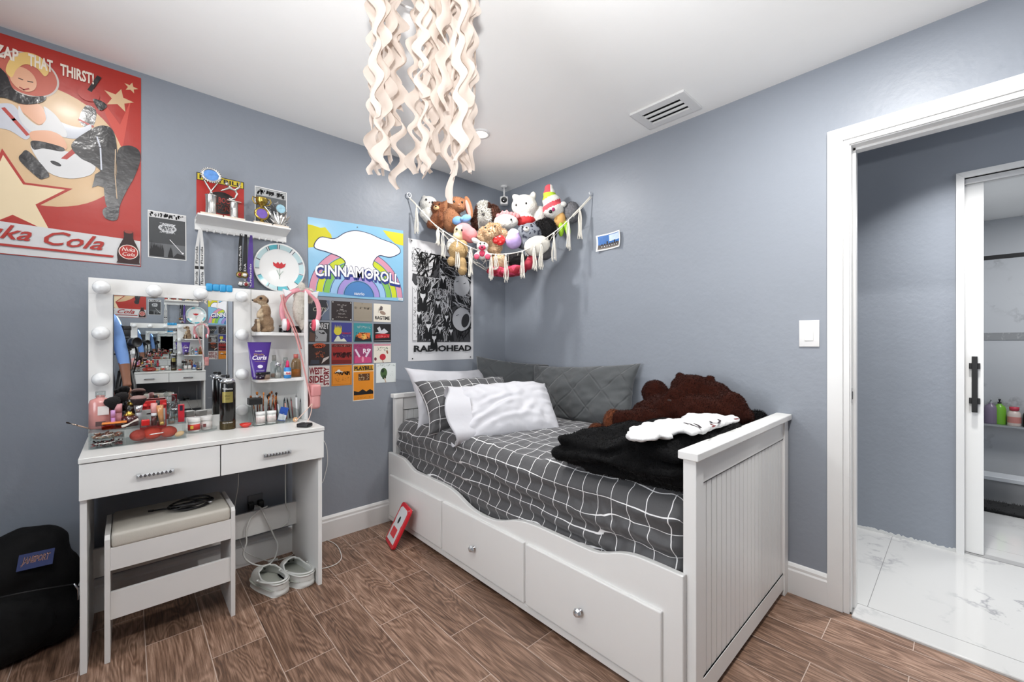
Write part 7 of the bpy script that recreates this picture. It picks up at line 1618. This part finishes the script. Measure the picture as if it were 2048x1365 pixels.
def bag():
    t = thing('crossbody_bag', (-1.585, -.22, .85), 'small pink crossbody bag hanging by its long strap at the right of the vanity', 'bag')
    m = M((214, 152, 150), .45, bump=.1, bscale=60); b = MB(); b.rbox(-1.602, -1.555, -.262, -.140, .830, .958, .016, m, seg=4); b.build('body', t)
    b = MB(); b.rbox(-1.604, -1.553, -.265, -.137, .895, .960, .012, M((206, 138, 138), .4), seg=4); b.build('flap', t)
    b = MB(); q = [onY(562, 590, -.235), onY(568, 618, -.238), onY(578, 640, -.24), onY(590, 668, -.246), onY(599, 700, -.248), onY(606, 728, -.246), onY(613, 760, -.246), onY(620, 792, -.246), onY(623, 806, -.246)]
    b.tube(spline(q, 6), .0058, m, 8, flat=.7); b.tube(spline([p + Vector((.012, .01, .004)) for p in q[:5]], 6), .0048, m, 8, flat=.7); b.build('strap', t)
    b = MB(); q = [onY(624, 808, -.268), onY(617, 816, -.272), onY(604, 830, -.276), onY(590, 844, -.280)]; b.tube(spline(q, 5), .0022, M((222, 190, 176), .5), 6); b.tube(spline([onY(624, 808, -.268), onY(622, 826, -.27), onY(616, 842, -.275), onY(612, 848, -.28)], 5), .0022, M((222, 190, 176), .5), 6); b.build('tassel_cord', t)
bag()
# ---------------------------------------------------------------- mirrored closet doors behind the camera
for k, (x0, x1) in enumerate(((-3.46, -2.52), (-2.56, -1.625))):
    yy = BY - .012 - (.022 if k == 0 else 0); s = struct(MB().box(x0, x1, yy - .012, yy - .004, .012, 2.05, M('#55585c', .5)).build('door_%d' % (k + 2)))
    MB().box(x0 + .03, x1 - .012, yy - .004, yy - .001, .04, 2.03, M_MIRROR).build('mirror_panel', s)
    b = MB(); Wm = M('#cfd1d3', .35, .3)
    for a, c, d, e in ((x0, x0 + .03, .012, 2.05), (x1 - .012, x1, .012, 2.05), (x0, x1, .012, .04), (x0, x1, 2.03, 2.05)): b.box(a, c, yy - .004, yy + .004, d, e, Wm)
    b.build('door_frame', s)
# ---------------------------------------------------------------- the photographer's camera on its tripod, right behind the viewpoint
rig = thing('photo_camera', CAM - Vector((0, 0, .05)), 'black camera with a wide lens on the tripod, seen in the vanity mirror', 'camera')
Tc = Matrix.Translation(CAM - FW * .012) @ Matrix(((RT.x, -FW.x, 0, 0), (RT.y, -FW.y, 0, 0), (0, 0, 1, 0), (0, 0, 0, 1)))   # local y forward is -y
bk = M((20, 20, 22), .45, bump=.2, bscale=200); LT = Tc @ Matrix.Rotation(R(90), 4, 'X')
b = MB(); b.lathe([(.030, .085), (.033, .080), (.038, .040), (.042, .015), (.044, .0), (.040, .0), (.034, .02), (.0, .022)], bk, 32, Tc @ Matrix.Rotation(R(90), 4, 'X'), cap=False); b.lathe([(.0388, .045), (.040, .047), (.040, .060), (.0388, .062)], M((50, 52, 56), .7), 32, LT, cap=False)
b.v = [v for v in b.v]; ob = b
def flip(b_):   # lens axis points backwards from the front ring into the body
    c0 = CAM - FW * .012
    for i, v in enumerate(b_.v):
        d = (v - c0).dot(FW)
        if d > 0: b_.v[i] = v - FW * (2 * d)
flip(ob); ob.build('lens', rig)
Tb = Matrix.Translation(CAM - FW * .135) @ TB
b = MB(); b.rbox(-.068, .066, -.030, .036, -.058, .030, .010, bk, T=Tb); b.rbox(-.025, .025, -.030, .034, .022, .052, .008, bk, T=Tb); b.rbox(-.068, -.040, -.030, .048, -.050, .026, .009, bk, T=Tb); b.lathe([(.014, .0), (.014, .010)], bk, 16, Tb @ Matrix.Translation((-.05, 0, .028))); b.build('body', rig)
# flash body added on top, below the ceiling fill lamp
b = MB(); b.rbox(-.03, .03, -.02, .02, .052, .112, .005, bk, T=Tb); b.rbox(-.035, .035, -.022, .022, .110, .15, .005, bk, T=Tb); b.build('flash', rig)
b = MB(); q = [Tb @ Vector(p) for p in ((.068, 0, .01), (.085, -.01, -.08), (.075, .0, -.20), (.060, .01, -.30), (.055, .0, -.33), (.075, -.02, -.22), (.09, -.02, -.1), (.07, -.01, .0))]; b.tube(spline(q, 6), .007, bk, 6, flat=.3); b.build('strap', rig)
tri = thing('tripod', (CAM.x - FW.x * .13, CAM.y - FW.y * .13, 0), 'black tripod under the camera, reflected in the vanity mirror', 'tripod')
c = Vector((CAM.x - FW.x * .13, CAM.y - FW.y * .13, 0)); g = M((24, 24, 26), .4)
b = MB(); b.rbox(-.03, .03, -.03, .03, -.075, -.06, .004, g, T=Tb); b.ell(Tb @ Vector((0, 0, -.10)), .03, g); b.cyl(c + Vector((0, 0, .97)), c + Vector((0, 0, 1.07)), .030, g, 16); b.build('ball_head', tri)
b = MB(); b.cyl(c + Vector((0, 0, .55)), c + Vector((0, 0, .99)), .014, g, 14); b.build('centre_column', tri)
b = MB(); q = Tb @ Vector((0, 0, -.10)); b.tube([q, q + Vector((-.10, .0, -.01)), q + Vector((-.20, -.01, .0))], [.006, .006, .012], g, 8); b.build('pan_handle', tri)
for a in (95, 205, -15):
    d = Vector((math.cos(R(a)), math.sin(R(a)), 0)); rr_ = .21 if a == 95 else (.10 if a == 205 else .13)
    if a == 205: d = Vector((-.95, -.02, 0)); rr_ = .17
    if a == -15: d = Vector((.95, -.02, 0)); rr_ = .17
    b = MB(); p = c + d * .035 + Vector((0, 0, .93)); e = c + d * rr_ + Vector((0, 0, .012)); b.tube([p, p.lerp(e, .45), p.lerp(e, .46), p.lerp(e, .98), e], [.016, .015, .012, .011, .014], g, 12); b.build('leg', tri)

# ---------------------------------------------------------------- the photographer, standing left of the tripod (seen in the mirror)
def person():
    px, py = -2.655, -2.55; t = thing('person', (px, py, 0), 'person in light blue shirt and dark trousers standing beside the tripod', 'person')
    J = {'pelvis': (0, 0, .96, .13), 'waist': (0, 0, 1.10, .125), 'chest': (0, .0, 1.32, .145), 'neck': (0, 0, 1.47, .055), 'head0': (0, .01, 1.56, .070), 'head1': (0, .015, 1.66, .088), 'head2': (0, .01, 1.72, .070)}
    names = list(J); edges = [('pelvis', 'waist'), ('waist', 'chest'), ('chest', 'neck'), ('neck', 'head0'), ('head0', 'head1'), ('head1', 'head2')]
    def limb(tag_, base, pts):
        prev = base
        for i, p in enumerate(pts): n_ = '%s%d' % (tag_, i); J[n_] = p; edges.append((prev, n_)); prev = n_
        return prev
    for s_, nm in ((1, 'r'), (-1, 'l')):
        limb('leg' + nm, 'pelvis', [(s_ * .10, 0, .90, .095), (s_ * .11, .02, .50, .060), (s_ * .115, .0, .30, .055), (s_ * .12, -.02, .09, .040), (s_ * .12, .02, .045, .042), (s_ * .125, .12, .035, .035)])
    limb('armr', 'chest', [(.17, .0, 1.39, .062), (.22, -.01, 1.22, .052), (.24, .02, 1.09, .046)]); limb('arml', 'chest', [(-.17, .0, 1.39, .062), (-.22, -.01, 1.20, .052), (-.24, .01, 1.08, .046)])
    limb('forer', 'armr2', [(.25, .05, .96, .038), (.25, .09, .85, .029), (.25, .11, .79, .034)]); limb('forel', 'arml2', [(-.24, .05, .95, .038), (-.235, .09, .84, .029), (-.235, .11, .78, .034)])
    names = list(J); me = bpy.data.meshes.new('person_skeleton'); me.from_pydata([J[n][:3] for n in names], [(names.index(a), names.index(c)) for a, c in edges], []); o = bpy.data.objects.new('tmp', me); COL.objects.link(o)
    md = o.modifiers.new('skin', 'SKIN'); 
    for i, n in enumerate(names): me.skin_vertices[0].data[i].radius = (J[n][3], J[n][3] * (.72 if n in ('pelvis', 'waist', 'chest') else 1))
    me.skin_vertices[0].data[0].use_root = True; sb = o.modifiers.new('s', 'SUBSURF'); sb.levels = 2
    dg = bpy.context.evaluated_depsgraph_get(); ev = o.evaluated_get(dg); e = ev.to_mesh(); r = MB(); r.v = [v.co.copy() for v in e.vertices]; r.f = [tuple(p.vertices) for p in e.polygons]; r.m = [0] * len(r.f); r.sm = [True] * len(r.f); ev.to_mesh_clear(); bpy.data.objects.remove(o)
    skin = M((128, 84, 62), .6); shirt = M((112, 148, 204), .8, bump=.4, bscale=14); tr = M((32, 38, 56), .8); shoe = M((20, 20, 22), .5); hair = M((36, 26, 22), .7)
    def fn(c):
        if c.z < .075: return shoe
        if abs(c.x) < .18 and c.z < .985 and not (c.y > .12 and c.z > .9): return tr
        if c.z > 1.475: return skin
        if c.x < -.19 and c.z < 1.0: return skin
        if c.x > .19 and c.z < 1.0: return skin
        return shirt
    paint(r, fn); T = Matrix.Translation((px, py, 0)) @ Matrix.Rotation(R(-18), 4, 'Z'); r.v = [T @ v for v in r.v]; r.build('body', t)
    def part(nm, f): b = MB(); f(b); b.v = [T @ v for v in b.v]; b.build(nm, t)
    part('hair', lambda b: (b.ell((0, -.005, 1.725), (.082, .095, .075), hair), b.ell((0, -.05, 1.66), (.078, .055, .09), hair)))
    for s_ in (-1, 1): part('eye', lambda b: b.ell((s_ * .032, .094, 1.67), (.012, .008, .008), M_BLACK)); part('ear', lambda b: b.ell((s_ * .088, .0, 1.65), (.012, .02, .030), skin))
    part('nose', lambda b: b.ell((0, .105, 1.635), (.012, .018, .024), skin)); part('mouth', lambda b: b.ell((0, .088, 1.595), (.024, .008, .007), M((150, 70, 66), .6)))
    for (hx, hy, hz, d) in ((.25, .115, .765, Vector((0, .15, -1))), (-.235, .115, .755, Vector((0, .15, -1)))):
        d.normalize(); sd = Vector((0, 0, 1)) if abs(d.z) < .5 else Vector((0, 1, 0)); sd = (sd - d * sd.dot(d)).normalized(); base = Vector((hx, hy, hz)); nr = d.cross(sd)
        for k, L in enumerate((.062, .075, .080, .072)):
            p = base + sd * (.024 - k * .016) + d * .015; part('finger', lambda b: b.tube([p, p + d * L * .45, p + d * L * .75 + nr * .012, p + d * L * .85 + nr * .030], [.0095, .009, .008, .006], skin, 8))
        part('thumb', lambda b: b.tube([base + sd * .028 - d * .015, base + sd * .045 + d * .012 + nr * .01, base + sd * .045 + d * .038 + nr * .02], [.011, .010, .007], skin, 8))
person()
